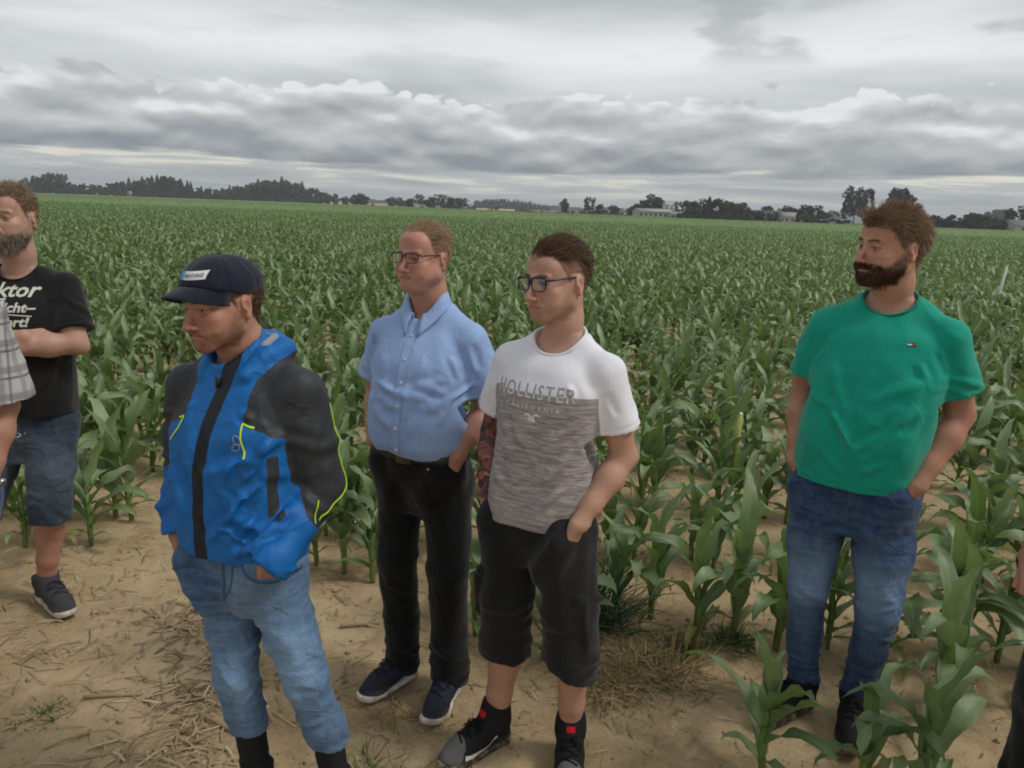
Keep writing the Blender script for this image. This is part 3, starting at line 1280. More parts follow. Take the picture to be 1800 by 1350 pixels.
def make_head(key, parent, rot, pos, neck_pts):
    """returns the head V,F,col in person frame (to be joined with the body) and adds hair etc. as children"""
    p = FACES[key]
    M = (np.asarray(rot), np.asarray(pos))
    V, F = head_mesh(p, neck_pts, .0027 if key in ('P1', 'P2', 'P3', 'P4', 'P5') else .007)
    N = normals(V, F)
    col = head_colour(V, N, p)
    r = np.random.default_rng(sum(map(ord, key)))
    hm = p['hairmask'](V)
    y, z, x = V[:, 1], V[:, 2], V[:, 0]
    EV, EF, ec = eyeballs(p)
    me = mesh_np('eyes', EV @ M[0].T + M[1], EF)
    cattr(me, 'Col', ec)
    obj('eyes', me, eye_mat(), parent)

    def grow(w, n, dirf, lenf, seed, **kw):
        P, Nn, ww = sample_roots(V, F, N, w, n, seed)
        d = dirf(P, Nn)
        fl = kw.pop('flat', 0.0)
        d = d / (np.linalg.norm(d, axis=1, keepdims=True) + 1e-9)
        d = d - fl * Nn * (d * Nn).sum(1, keepdims=True)
        if kw.pop('back', 0):
            d = d + sstep(-P[:, 1:2], -.01, .06) * np.array([0, -.25, -.75])
        d = d + r.normal(size=d.shape) * kw.pop('jit', .15)
        d /= np.linalg.norm(d, axis=1, keepdims=True) + 1e-9
        L = lenf(P) * r.uniform(.7, 1.15, len(P))
        return strands(P - Nn * .001, d, L, seed=seed, **kw)
    A = lambda *v: np.array(v, float)
    if key == 'P1':
        hmA = hair_mat('greying_hair', srgb(112, 90, 70), srgb(178, 160, 138))
        top = grow(hm * sstep(z, -.03, .02), 6000, lambda P, Nn: Nn * .9 + A(0, -.15, .25), lambda P: np.interp(P[:, 2], [-.06, .02, .07, .12], [.010, .014, .026, .030]), 3, curl=.35, wave=.35, rad=.0008, jit=.45, push=scalp_push(.002))
        bk = grow(hm * sstep(-z, -.03, .03), 1500, lambda P, Nn: Nn * .5 + A(0, -.3, -.8), lambda P: .012 + 0 * P[:, 0], 4, rad=.0007)
        hair_obj([top, bk], 'hair', hmA, parent, M)
        bm = beard_mask(V)
        bmat = hair_mat('grey_beard', srgb(84, 68, 56), srgb(176, 166, 152))
        chin = grow(bm * sstep(-z, .060, .085), 4200, lambda P, Nn: Nn * .45 + A(0, .25, -.9), lambda P: np.interp(-P[:, 2], [.05, .08, .105, .12], [.010, .022, .050, .045]) * np.interp(P[:, 1], [.0, .05, .08], [.35, .6, 1.0]), 5, curl=.25, wave=.25, rad=.0008, jit=.3)
        mo = grow(bm * sstep(z, -.09, -.075) * (y > .05), 900, lambda P, Nn: Nn * .4 + A(0, .1, -.8) + np.sign(P[:, :1]) * A(.5, 0, 0), lambda P: .010 + 0 * P[:, 0], 6, rad=.0006)
        ck = grow(bm, 1600, lambda P, Nn: Nn * .4 + A(0, .1, -.8), lambda P: .007 + 0 * P[:, 0], 7, rad=.0006)
        hair_obj([chin, mo, ck], 'beard', bmat, parent, M)
    if key == 'P2':
        hmA = hair_mat('brown_hair', srgb(64, 42, 30), srgb(104, 72, 50))
        sd = grow(hm * sstep(-z, -.05, -.03), 3200, lambda P, Nn: Nn * .35 + A(0, -.5, -.7), lambda P: .013 + 0 * P[:, 0], 3, rad=.0007)
        hair_obj([sd], 'hair', hmA, parent, M)
        bm = beard_mask(V)
        bmat = hair_mat('reddish_stubble', srgb(82, 50, 34), srgb(128, 84, 58))
        st = grow(bm, 2600, lambda P, Nn: Nn * .6 + A(0, 0, -.6), lambda P: .0035 + 0 * P[:, 0], 5, rad=.00045, seg=2)
        mo = grow(bm * (y > .07) * sstep(z, -.078, -.066), 380, lambda P, Nn: Nn * .4 + A(0, .1, -.8), lambda P: .006 + 0 * P[:, 0], 6, rad=.0005, seg=2)
        hair_obj([st, mo], 'beard', bmat, parent, M)
    if key == 'P3':
        hmA = hair_mat('light_brown_hair', srgb(128, 102, 80), srgb(190, 162, 134))
        top = grow(hm * sstep(z, .045, .065), 4200, lambda P, Nn: Nn * .45 + A(-.25, -.55, .45), lambda P: np.interp(P[:, 1], [-.1, .0, .06, .09], [.018, .024, .034, .036]), 3, curl=.12, rad=.0006, jit=.20, push=scalp_push(.008), flat=.5, back=1)
        sd = grow(hm * sstep(-z, -.085, -.05), 5200, lambda P, Nn: Nn * .30 + A(0, -.85, -.35), lambda P: np.interp(P[:, 2], [-.06, .0, .06], [.008, .011, .015]), 4, rad=.0007, push=scalp_push(.002), flat=.5)
        cow = grow(np.exp(-((V - A(-.03, -.085, .085)) / A(.03, .02, .02)) ** 2).prod(1), 260, lambda P, Nn: Nn * .9 + A(0, -.4, .3), lambda P: .034 + 0 * P[:, 0], 9, rad=.0007, jit=.2)
        hair_obj([top, sd, cow], 'hair', hmA, parent, M)
    if key == 'P4':
        hmA = hair_mat('dark_brown_hair', srgb(66, 49, 40), srgb(122, 96, 76))
        tm = hm * sstep(z, .058, .072)
        top = grow(tm, 8500, lambda P, Nn: Nn * .16 + A(-.40, -1.0, .12) + np.exp(-((P[:, 1:2] - .085) / .022) ** 2) * A(-.1, .35, .45) + np.sin(P[:, :1] * 190 + P[:, 1:2] * 40) * A(.1, 0, .1), lambda P: np.interp(P[:, 1], [-.1, -.04, .03, .09], [.022, .040, .060, .072]), 3, curl=.05, grav=.05, rad=.0008, jit=.08, push=scalp_push(.010), seg=6, flat=.55, back=1)
        bk = grow(hm * sstep(-y, .0, .05) * sstep(z, -.03, .03), 3200, lambda P, Nn: Nn * .30 + A(0, -.35, -.8), lambda P: np.interp(P[:, 2], [-.03, .03, .08], [.008, .018, .03]), 5, rad=.0007, push=scalp_push(.002))
        sd = grow(hm * sstep(-z, -.07, -.055), 5200, lambda P, Nn: Nn * .5 + A(0, -.3, -.6), lambda P: .0045 + 0 * P[:, 0], 4, rad=.00045, seg=2)
        hair_obj([top, bk, sd], 'hair', hmA, parent, M)
        bm = beard_mask(V)
        st = grow(bm, 2200, lambda P, Nn: Nn * .6 + A(0, 0, -.6), lambda P: .0028 + 0 * P[:, 0], 6, rad=.0004, seg=2)
        hair_obj([st], 'beard', hair_mat('brown_stubble', srgb(96, 62, 44), srgb(140, 98, 72)), parent, M)
    if key == 'P5':
        hmA = hair_mat('tousled_brown_hair', srgb(98, 78, 62), srgb(180, 152, 124))
        top = grow(hm * sstep(z, .035, .06), 11000, lambda P, Nn: Nn * .34 + A(-.60, -.55, .22) + np.sin(P[:, 1:2] * 140 + P[:, :1] * 80) * A(.22, .28, .16) + sstep(P[:, 1:2], .05, .09) * A(.05, .35, .1), lambda P: np.interp(P[:, 1], [-.1, .0, .09], [.032, .044, .060]), 3, curl=.10, grav=.07, rad=.0007, jit=.17, push=scalp_push(.008), seg=5, flat=.55, back=1)
        sd = grow(hm * sstep(-z, -.075, -.045), 6500, lambda P, Nn: Nn * .22 + A(0, -.55, -.75), lambda P: np.interp(P[:, 2], [-.07, -.02, .05], [.014, .018, .028]), 4, rad=.0008, curl=.08, push=scalp_push(.004))
        hair_obj([top, sd], 'hair', hmA, parent, M)
        bm = beard_mask(V)
        bmat = hair_mat('dark_beard', srgb(54, 38, 29), srgb(104, 74, 54))
        bd = grow(bm, 9000, lambda P, Nn: Nn * .55 + A(0, .05, -.8), lambda P: np.interp(-P[:, 2], [.02, .06, .10, .13], [.003, .006, .012, .010]), 5, rad=.0006, curl=.12)
        mo = grow(bm * (y > .075) * sstep(z, -.075, -.062), 1600, lambda P, Nn: Nn * .4 + A(0, .1, -.6) + np.sign(P[:, :1]) * A(.6, 0, 0), lambda P: .010 + 0 * P[:, 0], 6, rad=.0006)
        hair_obj([bd, mo], 'beard', bmat, parent, M)
    # eyebrows
    ax = np.abs(x)
    arch = .0165 + .0035 * np.sin(np.clip((ax - .010) / .038, 0, 1) * 2.6)
    bw = np.exp(-((z - arch) / .0026) ** 2) * sstep(ax, .007, .013) * sstep(-ax, -.050, -.042) * (y > .06)
    b1 = grow(bw, 240, lambda P, Nn: Nn * .35 + np.sign(P[:, :1]) * A(1, 0, .25), lambda P: .0065 + 0 * P[:, 0], 8, rad=.0004, seg=2)
    hair_obj([b1], 'eyebrows', hair_mat('brow_' + key, p['brow'], tuple(min(1, c * 1.5) for c in p['brow'])), parent, M)
    if key == 'P3':
        make_glasses(parent, M, srgb(46, 34, 28), w=.052, h=.036, thick=.0019)
    if key == 'P4':
        make_glasses(parent, M, srgb(22, 24, 30), w=.056, h=.040, thick=.0023, drop=.002)
    if key == 'P2':
        p['cap'] = make_cap(parent, M, srgb(26, 32, 46))
    return V @ M[0].T + M[1], F, col
# ================================================================== bodies and clothes
# person frame: x = the person's right, y = forward, z = up, origin on the ground
def unit(v):
    v = np.asarray(v, float)
    return v / (np.linalg.norm(v) + 1e-12)


def unit_rows(v):
    return v / (np.linalg.norm(v, axis=1, keepdims=True) + 1e-12)


def person_empty(label, base, yaw, cat='person'):
    e = empty('person', (base[0], base[1], 0), math.pi - R(yaw))
    tag(e, label, cat)
    return e


def torso_prims(f, T, inset=0.0, sleeves=True, k=.022):
    """shirt-like body: loft + shoulders + sleeves"""
    sl = [(z, cx, cy, a - inset, bf - inset, bb - inset) for z, cx, cy, a, bf, bb in T['slices']]
    f.loft(sl, 0.0, T.get('n', 2.5))
    nb = np.asarray(T['neck'], float)
    for s in ('R', 'L'):
        sh = np.asarray(T['sh' + s], float)
        f.cone(nb + np.array([0, -.012, T.get('trap', -.025)]), sh + np.array([0, -.005, .0]), T.get('rneck', .050) - inset, T.get('rsh', .048) - inset, .028)
        if sleeves:
            el = np.asarray(T['el' + s], float)
            en = sh + (el - sh) * T['sleeve']
            r0, r1 = T['rsl']
            f.cone(sh, en + (el - sh) * .12, r0 - inset, r1 - inset, k)


def make_shirt(T, h=.006, extra=None, cutneck=True, smooth=2):
    hem = min(q[0] for q in T['slices'])
    topz = T['neck'][2] + .12
    f = Field((-.42, -.30, hem - .03), (.42, .34, topz), h)
    torso_prims(f, T)
    nb = np.asarray(T['neck'], float)
    if extra:
        extra(f)
    # sleeve hems
    if T.get('sleeve', 1) < 1:
        for s in ('R', 'L'):
            sh, el = np.asarray(T['sh' + s], float), np.asarray(T['el' + s], float)
            f.cut(sh + (el - sh) * T['sleeve'], unit(el - sh) + np.array(T.get('sltilt', (0, 0, 0))), r=.13)
    ring = None
    if cutneck:
        # neck opening: an ellipsoid taken out round the neck, the skin shows inside it
        D0 = f.d.copy()
        o = T.get('neckhole', (.0, .02, .02, .078, .075))
        c = nb + np.array(o[:3])
        M = rotx(-T.get('necktilt', .45))
        rr = np.array([o[3], o[4], .080])
        f.ell(c, rr, .006, 's', rot=M)
        ring = []
        for ph in np.linspace(0, 2 * np.pi, 49)[:-1]:
            psi = np.linspace(.15, np.pi - .15, 120)
            P = np.stack([np.sin(psi) * math.cos(ph), np.sin(psi) * math.sin(ph), np.cos(psi)], 1) * rr
            P = P @ M.T + c
            ii = np.clip(((P - f.lo) / f.h).round().astype(int), 0, np.array(D0.shape) - 1)
            ins = np.nonzero(D0[ii[:, 0], ii[:, 1], ii[:, 2]] < 0)[0]
            ring.append(P[ins[0]] if len(ins) else P[60])
        ring = np.array(ring)
        q = (ring - c) @ M
        ring = ring + unit_rows(q / rr) @ M.T * .0036 + np.array([0, 0, -.0012])
        for _ in range(4):
            ring = .5 * ring + .25 * (np.roll(ring, 1, 0) + np.roll(ring, -1, 0))
    f.cut((0, 0, hem + .004), (0, 0, -1))
    V, F = f.mesh(smooth)
    return V, F, ring


def A_z(z):
    return np.array([0, 0, z])


def make_skin(T, p_arm, h=.0056, legs=None, hands=True):
    """upper body skin with both arms and hands: returns V,F"""
    zt = T['neck'][2] + .09
    f = Field((-.40, -.26, .78), (.40, .36, zt), h)
    up = dict(T)
    up['slices'] = [q for q in T['slices']]
    torso_prims(f, up, inset=.020, sleeves=False)
    f.cut((0, 0, T['neck'][2] - .22), (0, 0, -1))
    for q, r in T['neckpts'][:]:
        pass
    f.chain([(q, r - .0035) for q, r in T['neckpts']], .03, .02)
    for s in ('R', 'L'):
        sh, el, wr = (np.asarray(T[q + s], float) for q in ('sh', 'el', 'wr'))
        ra = p_arm
        mid = sh * .45 + el * .55 + np.array([0, .008, 0])
        f.chain([(sh + A_z(-.030), ra * .86), (mid, ra * .98), (el, ra * .80)], .02, .02)
        fm = el * .68 + wr * .32
        ax = unit(wr - el)
        f.chain([(el, ra * .80), (fm, ra * .90), (el * .30 + wr * .70, ra * .66), (wr, ra * .54)], .02, .02)
        f.ell(el + unit(unit(el - sh) - unit(wr - el)) * ra * .62, (ra * .36,) * 3, .025)      # point of the elbow
        f.ell(wr - ax * .006 + unit(np.cross(ax, [0, 1, 0])) * np.sign(el[0] - T['neck'][0]) * ra * .42, (.011, .011, .014), .018)   # wrist bone
        if T.get('hand' + s):
            hp = list(T['hand' + s])
            if T.get('pocket'):
                hp[0] = unit(np.asarray(hp[0], float) - .26 * unit(hp[1]))
                hp = hp[:5] + [-.6]
            hand_prims(f, wr, *hp)
    V, F = f.mesh(2)
    return V, F


def hand_prims(f, wr, d, n, s, curl=.5, sc=1.0, thumb=.6):
    """hand: wrist point, finger direction d, back-of-hand normal n, thumb side s"""
    d, n = unit(d), np.asarray(n, float)
    n = unit(n - d * (n @ d))
    s = np.asarray(s, float)
    s = unit(s - d * (s @ d) - n * (s @ n))
    wr = np.asarray(wr, float)
    offs = [.030, .010, -.010, -.028] if thumb > 0 else [.022, .007, -.008, -.022]
    L = [(.043, .026, .020), (.048, .030, .022), (.044, .028, .021), (.034, .022, .019)]
    kn = [.088, .092, .087, .079]
    for o, l, kd in zip(offs, L, kn):
        a = wr + s * o * .55 * sc
        b = wr + d * kd * sc + s * o * sc + n * .006 * sc
        f.cone(a, b, .0165 * sc, .0115 * sc, .012)
        cur, dr = b, unit(d - n * curl * .35)
        for i, ll in enumerate(l):
            q = cur + dr * ll * sc
            f.cone(cur, q, (.0100 - .0012 * i) * sc, (.0092 - .0012 * i) * sc, .004)
            cur = q
            dr = unit(dr * math.cos(curl * .8) - n * math.sin(curl * .8))
    if thumb <= 0:
        return
    t0 = wr + d * .022 * sc + s * .024 * sc - n * .006
    tk = .75 if thumb > 0 else .12
    if thumb <= 0:
        t0 = t0 - s * .010
    t1 = t0 + unit(d * .65 + s * tk - n * .2) * .045 * sc
    t2 = t1 + unit(d * 1.0 + s * .33 * tk - n * .3 * abs(thumb)) * .032 * sc
    t3 = t2 + unit(d * 1.0 - n * .5 * abs(thumb)) * .026 * sc
    f.cone(t0, t1, .0165 * sc, .0125 * sc, .015)
    f.cone(t1, t2, .0120 * sc, .0105 * sc, .006)
    f.cone(t2, t3, .0105 * sc, .0085 * sc, .005)


def make_trousers(Q, h=.0065, smooth=2, extra=None):
    zlo = Q.get('zlo', .03)
    f = Field((-.42, -.26, zlo), (.36, .34, Q['waist'] + .03), h)
    f.loft(Q['pelvis'], 0.0, 2.3)
    for s in ('R', 'L'):
        f.chain([(np.asarray(p, float), r) for p, r in Q['leg' + s]], Q.get('k', .03), .02)
    if extra:
        extra(f)
    f.cut((0, 0, Q['waist']), (0, 0, 1))
    for s in ('R', 'L'):
        if Q.get('hem' + s):
            p, nrm = Q['hem' + s]
            p, nrm = np.asarray(p, float), unit(nrm)
            xm, sg = Q.get('xmid', 0.0), (1 if s == 'R' else -1)
            f.apply(lambda x, y, z: np.minimum((x - p[0]) * nrm[0] + (y - p[1]) * nrm[1] + (z - p[2]) * nrm[2], (x - xm) * sg + 0 * z), [f.ax[0][0], f.ax[1][0], zlo], [f.ax[0][-1], f.ax[1][-1], p[2] + .08], 0.0, 'i')
    return f.mesh(smooth)


def leg_skin(pts, h=.006):
    P = np.array([q[0] for q in pts])
    f = Field(P.min(0) - .10, P.max(0) + .10, h)
    f.chain([(np.asarray(p, float), r) for p, r in pts], .02, .02)
    return f.mesh(1)


def skin_cols(V, skin, seed=3, red=None, redk=.25):
    nz = Noise3(seed, 8)
    base = np.tile(np.asarray(skin, float), (len(V), 1))
    rd = np.asarray(red if red is not None else (skin[0] * .86, skin[1] * .62, skin[2] * .56))
    m = np.clip(redk + .18 * nz(V, 6) + .12 * nz(V, 15), 0, .8)[:, None]
    return base * (1 - m) + rd * m


def finish_body(e, key, pieces, smat):
    """join head, torso/arms, legs into one body mesh"""
    pieces = list(pieces)
    if len(pieces) > 1 and key in FACES:
        # the throat takes the tone of the face
        v, f, c = pieces[1]
        zt = v[:, 2].max()
        w = sstep(v[:, 2], zt - .20, zt - .12)[:, None] * (np.abs(v[:, :1] - v[v[:, 2] > zt - .03, 0].mean()) < .16)
        pieces[1] = (v, f, c * (1 - w) + np.asarray(FACES[key]['skin']) * w)
    V, F = join_np([(v, f) for v, f, c in pieces])
    col = np.concatenate([c for v, f, c in pieces])
    me = mesh_np('body', V, F)
    cattr(me, 'Col', col)
    return obj('body', me, smat, e), V, F


# ------------------------------------------------------------------ shoes
def make_shoe(e, heel, ang, upper_mat, sole_mat, kind='runner', L=.29, side=1, collar=.105, lace_mat=None, name='shoe', tilt=0.0, shaft=(0, 0)):
    """heel: point on the ground (person frame), ang: outward angle of the toe (deg, + = towards person's right)"""
    sc = L / .29
    D2 = [((0, .040), .036), ((-.003 * side, .115), .033), ((.004 * side, .195), .046), ((-.004 * side, .252), .036)]

    def outline(x, y, grow=0.0):
        best = None
        for (a, ra), (b, rb) in zip(D2[:-1], D2[1:]):
            ab = (b[0] - a[0], b[1] - a[1])
            l2 = ab[0] ** 2 + ab[1] ** 2
            px, py = x - a[0], y - a[1]
            t = np.clip((px * ab[0] + py * ab[1]) / l2, 0, 1)
            d = np.sqrt((px - t * ab[0]) ** 2 + (py - t * ab[1]) ** 2) - (ra + (rb - ra) * t) - grow
            best = d if best is None else np.where(np.minimum(best, d) == d, d, best)
        return best
    rock = lambda y: .016 * np.clip((y - .20) / .09, 0, 1) ** 2 + .006 * np.clip((.03 - y) / .04, 0, 1) ** 2

    def sole(x, y, z):
        zb = rock(y)
        top = zb + .024 + .010 * np.clip((.12 - y) / .12, 0, 1)
        d2 = outline(x, y, .004)
        dz = np.maximum(z - top, zb - z)
        q = np.maximum(d2, dz)
        return q + np.zeros_like(x + y + z)
    f = Field((-.075, -.02, -.01), (.075, .31, .07), .005)
    f.apply(sole, (-.06, -.005, -.005), (.06, .295, .06))
    sv, sf = f.mesh(2)
    tall = {'runner': collar, 'high': .150, 'boot': .34}[kind]
    f = Field((-.085, -.04, .0), (.085, .31, tall + .05), .0045 if kind != 'boot' else .006)
    f.cone((0, .248, .036), (0, .200, .044), .030, .040, .02)
    f.cone((0, .200, .044), (0, .135, .062), .040, .041, .03)
    f.cone((0, .135, .062), (0, .066, .088), .041, .042, .03)
    f.cone((0, .042, .046), (shaft[0] * .25, .058 + shaft[1] * .25, .12), .036, .042, .03)
    f.cone((shaft[0] * .25, .058 + shaft[1] * .25, .12 if kind == 'boot' else .10), (shaft[0], .058 + shaft[1], tall), .042, .044, .03)
    f.ell((0, .215, .026), (.043, .060, .022), .02)
    f.ell((0, .045, .030), (.036, .038, .028), .02)
    if kind == 'high':
        f.cone((0, .085, .10), (0, .072, .158), .030, .026, .02)            # padded tongue
    f.cut((0, 0, tall), (0, -.25 if kind != 'boot' else -.1, 1))
    if kind != 'boot':
        f.cone((0, .056, tall - .03), (0, .058, tall + .05), .034, .036, .004, 's')
    zc = lambda x, y, z: .020 + rock(y) - z
    f.apply(lambda x, y, z: zc(x, y, z) + 0 * x, (-.08, -.03, -.01), (.08, .30, .05), 0, 'i')
    uv, uf = f.mesh(2)
    un_ = normals(uv, uf)
    # shallow seams
    seam = .0022 * np.exp(-((uv[:, 1] - .205 - .03 * (uv[:, 2] - .04) / .04) / .004) ** 2) * (uv[:, 2] < .08)
    uv = uv - un_ * seam[:, None]
    if kind == 'boot':
        t_ = .0035 * np.sin(uv[:, 2] * 110 + 3 * np.sin(uv[:, 0] * 30)) * sstep(uv[:, 2], .09, .12) * sstep(-uv[:, 2], -.22, -.14)
        uv = uv + un_ * t_[:, None]
    Mz = rotz(-R(ang))
    heel = np.asarray(heel, float)
    tr = lambda v: (v * sc) @ (rotx(tilt)).T @ Mz.T + heel + np.array([0, 0, .0])
    sh = obj(name, mesh_np(name, tr(uv), uf), upper_mat, e)
    fattr(sh.data, 'fy', uv[:, 1])
    fattr(sh.data, 'fz', uv[:, 2])
    fattr(sh.data, 'fx', uv[:, 0] * side)
    obj('sole', mesh_np('sole', tr(sv), sf), sole_mat, sh)
    bvh = BVHTree.FromPolygons([tuple(q) for q in uv], [tuple(int(i) for i in q) for q in uf])
    if lace_mat is not None:
        parts = []
        rows = [(.178, .022), (.160, .024), (.142, .025), (.124, .025), (.108, .024)]
        if kind == 'high':
            rows += [(.094, .022)]
        for i, (yy, w) in enumerate(rows):
            pts = []
            for u in np.linspace(-1, 1, 9):
                x = u * w
                y = yy + .010 * (1 if i % 2 else -1) * u
                loc, nr, _, _ = bvh.ray_cast(Vector((x, y + .1, .35)), Vector((0, -.28, -1)).normalized(), 1)
                if loc is not None:
                    pts.append(np.array(loc) + np.array(nr) * .002)
            if len(pts) > 3:
                parts.append(tube(pts, .0028, 6))
        # bow
        loc, nr, _, _ = bvh.ray_cast(Vector((0, .2, .35)), Vector((0, -.28, -1)).normalized(), 1)
        if loc is not None:
            c = np.array(loc) + np.array([0, -.0, .004])
            for s_ in (-1, 1):
                parts.append(tube([c, c + np.array([s_ * .018, .006, .001]), c + np.array([s_ * .036, .012, -.012]), c + np.array([s_ * .030, .020, -.020]), c + np.array([s_ * .010, .012, -.006]), c], .0024, 5))
                parts.append(tube([c, c + np.array([s_ * .018, .02, -.002]), c + np.array([s_ * .034, .034, -.022])], .0022, 5))
        if parts:
            V, F = join_np(parts)
            obj('laces', mesh_q('laces', tr(V), F), lace_mat, sh)
    return sh, bvh, tr


def bvh_of(V, F):
    return BVHTree.FromPolygons([tuple(q) for q in np.asarray(V, float)], [tuple(int(i) for i in q) for q in F])


def local_head(T, eye, yaw, pitch=0.0, roll=0.0):
    """rotation and position of the head in the person frame: yaw>0 turns to the person's right"""
    M = rotz(-R(yaw)) @ rotx(R(pitch)) @ roty(R(roll)) * T.get('hs', 1.0)
    return M, np.asarray(eye, float)


def neck_in_head(T, M, pos):
    s2 = T.get('hs', 1.0)
    return [(M.T @ (np.asarray(q, float) - pos) / s2 ** 2, r / s2) for q, r in T['neckpts']]


def pocket_bulge(f, T, s, a=.078, b=.185, r=.040):
    """cloth over the hand that is in the pocket"""
    wr = np.asarray(T['wr' + s], float)
    d, n, sd = T['hand' + s][:3]
    d = unit(d)
    n = unit(np.asarray(n, float) - d * (np.asarray(n, float) @ d))
    sc = T['hand' + s][4]
    sd = np.asarray(sd, float)
    sd = unit(sd - d * (sd @ d) - n * (sd @ n))
    d2 = unit(d - n * .22)
    c0, c1 = wr + d2 * a * sc - n * .010 + sd * .008, wr + d2 * b * sc - n * .028 + sd * .008
    f.cone(c0, c1, r * 1.42, r * 1.22, .055, flat=(n, .62))
# ================================================================== patterned cloth
def denim_mat(name, dark, light, fadek=1.0):
    def b(t, bs, out):
        co = objco(t)
        fa = t.attr('fade').outputs['Fac']
        n = t.noise(co, 7, 5, .65)
        n2 = t.noise(objco(t, (1, 1, .35)), 60, 4, .7)
        n3 = t.noise(objco(t, (1, 1, 7.0)), 8, 3, .6, .8)
        v = t.math('ADD', t.math('MULTIPLY', fa, fadek), t.math('MULTIPLY', t.math('SUBTRACT', n, .5), .55))
        v = t.math('ADD', v, t.math('MULTIPLY', t.math('SUBTRACT', n2, .5), .40))
        v = t.math('ADD', v, t.math('MULTIPLY', t.math('SUBTRACT', n3, .5), .55), clamp=True)
        c = t.mix(v, (*dark, 1), (*light, 1))
        t.put(bs.inputs['Base Color'], c)
        bs.inputs['Roughness'].default_value = .88
        bs.inputs['Specular IOR Level'].default_value = .18
        bs.inputs['Sheen Weight'].default_value = .1
        h = t.math('ADD', t.math('MULTIPLY', t.noise(objco(t, (1, 1, .9)), 16, 3, .5, .4), .5), t.math('MULTIPLY', t.noise(co, 420, 2, .5), .05))
        h = t.math('MULTIPLY_ADD', crease(t, 7.0, (.2, .3, .2), 1.4), .22, h)
        bump(t, bs, h, .6, .012)
    return mat(name, b)


def jacket_mat():
    def b(t, bs, out):
        co = objco(t)
        blk = t.smooth(t.attr('blk').outputs['Fac'], -.0008, .0008)
        zp = t.smooth(t.attr('zip').outputs['Fac'], -.0008, .0008)
        n = t.noise(co, 8, 4, .6)
        blue = t.mix(n, (*srgb(6, 88, 156), 1), (*srgb(12, 106, 180), 1))
        gry = t.mix(n, (*srgb(40, 43, 48), 1), (*srgb(54, 57, 62), 1))
        c = t.mix(blk, blue, gry)
        c = t.mix(zp, c, (*srgb(24, 28, 38), 1))
        t.put(bs.inputs['Base Color'], c)
        bs.inputs['Roughness'].default_value = .58
        bs.inputs['Specular IOR Level'].default_value = .35
        w = t.noise(objco(t, (1, 1, .8)), 11, 2, .45, .3)
        w2 = t.noise(objco(t, (1, 1, 1.6)), 30, 2, .5, .2)
        h = t.math('ADD', t.math('MULTIPLY', w, .55), t.math('MULTIPLY', w2, .12))
        h = t.math('ADD', h, t.math('MULTIPLY', t.noise(co, 700, 2, .5), .02))
        h = t.math('MULTIPLY_ADD', crease(t, 5.0, (.4, .6, .3), .7), .20, h)
        bump(t, bs, h, .6, .018)
    return mat('jacket_shell', b)


def hollister_mat():
    """white yoke, space-dyed grey below"""
    def b(t, bs, out):
        co = objco(t)
        low = t.smooth(t.attr('low').outputs['Fac'], -.0008, .0008)
        n = t.noise(objco(t, (1, 1, 9.0)), 11, 6, .75, .8)
        n2 = t.noise(objco(t, (1, 1, 14.0)), 24, 4, .7, .5)
        v = t.math('ADD', t.math('MULTIPLY', n, .6), t.math('MULTIPLY', n2, .4))
        g = t.ramp(v, [(.34, srgb(96, 88, 90)), (.46, srgb(142, 134, 134)), (.54, srgb(170, 163, 162)), (.68, srgb(206, 200, 198))])
        wn = t.noise(co, 10, 3, .5)
        wh = t.mix(wn, (*srgb(222, 222, 232), 1), (*srgb(234, 234, 240), 1))
        gtop = t.smooth(t.attr('low').outputs['Fac'], -.01, .03)
        g = t.mix(t.math('SUBTRACT', 1.0, gtop), g, (*srgb(160, 158, 158), 1))
        t.put(bs.inputs['Base Color'], t.mix(low, wh, g))
        bs.inputs['Roughness'].default_value = .85
        bs.inputs['Specular IOR Level'].default_value = .18
        bs.inputs['Sheen Weight'].default_value = .1
        h = t.math('ADD', t.math('MULTIPLY', t.noise(objco(t, (1, 1, .55)), 11, 2, .45, .3), .4), t.math('MULTIPLY', t.noise(co, 600, 2, .5), .04))
        h = t.math('MULTIPLY_ADD', crease(t, 4.5, (.3, .7, .2), .6), .13, h)
        bump(t, bs, h, .5, .012)
    return mat('two_tone_jersey', b)


def plaid_mat():
    def b(t, bs, out):
        tc = t.new('ShaderNodeTexCoord')
        sep = t.new('ShaderNodeSeparateXYZ')
        t.l.new(tc.outputs['Object'], sep.inputs[0])
        c = (*srgb(184, 180, 178), 1)
        for k, (ax, per, wdt, col, am) in enumerate(((2, .085, .22, srgb(120, 118, 124), .65), (2, .085, .06, srgb(84, 80, 84), .8), (0, .075, .2, srgb(128, 126, 132), .55), (0, .075, .05, srgb(96, 92, 96), .7), (1, .075, .2, srgb(128, 126, 132), .55))):
            v = t.math('FRACT', t.math('MULTIPLY_ADD', sep.outputs[ax], 1 / per, .3 * k + 40.0))
            m = t.smooth(t.math('ABSOLUTE', t.math('SUBTRACT', v, .5)), wdt / 2 + .05, wdt / 2 - .02)
            c = t.mix(t.math('MULTIPLY', m, am), c, (*col, 1))
        t.put(bs.inputs['Base Color'], c)
        bs.inputs['Roughness'].default_value = .85
        bs.inputs['Specular IOR Level'].default_value = .18
        co = objco(t)
        bump(t, bs, t.math('ADD', t.math('MULTIPLY', t.noise(co, 12, 2, .5, .3), .4), t.math('MULTIPLY', t.noise(co, 600, 2, .5), .04)), .5, .012)
    return mat('grey_plaid_cotton', b)


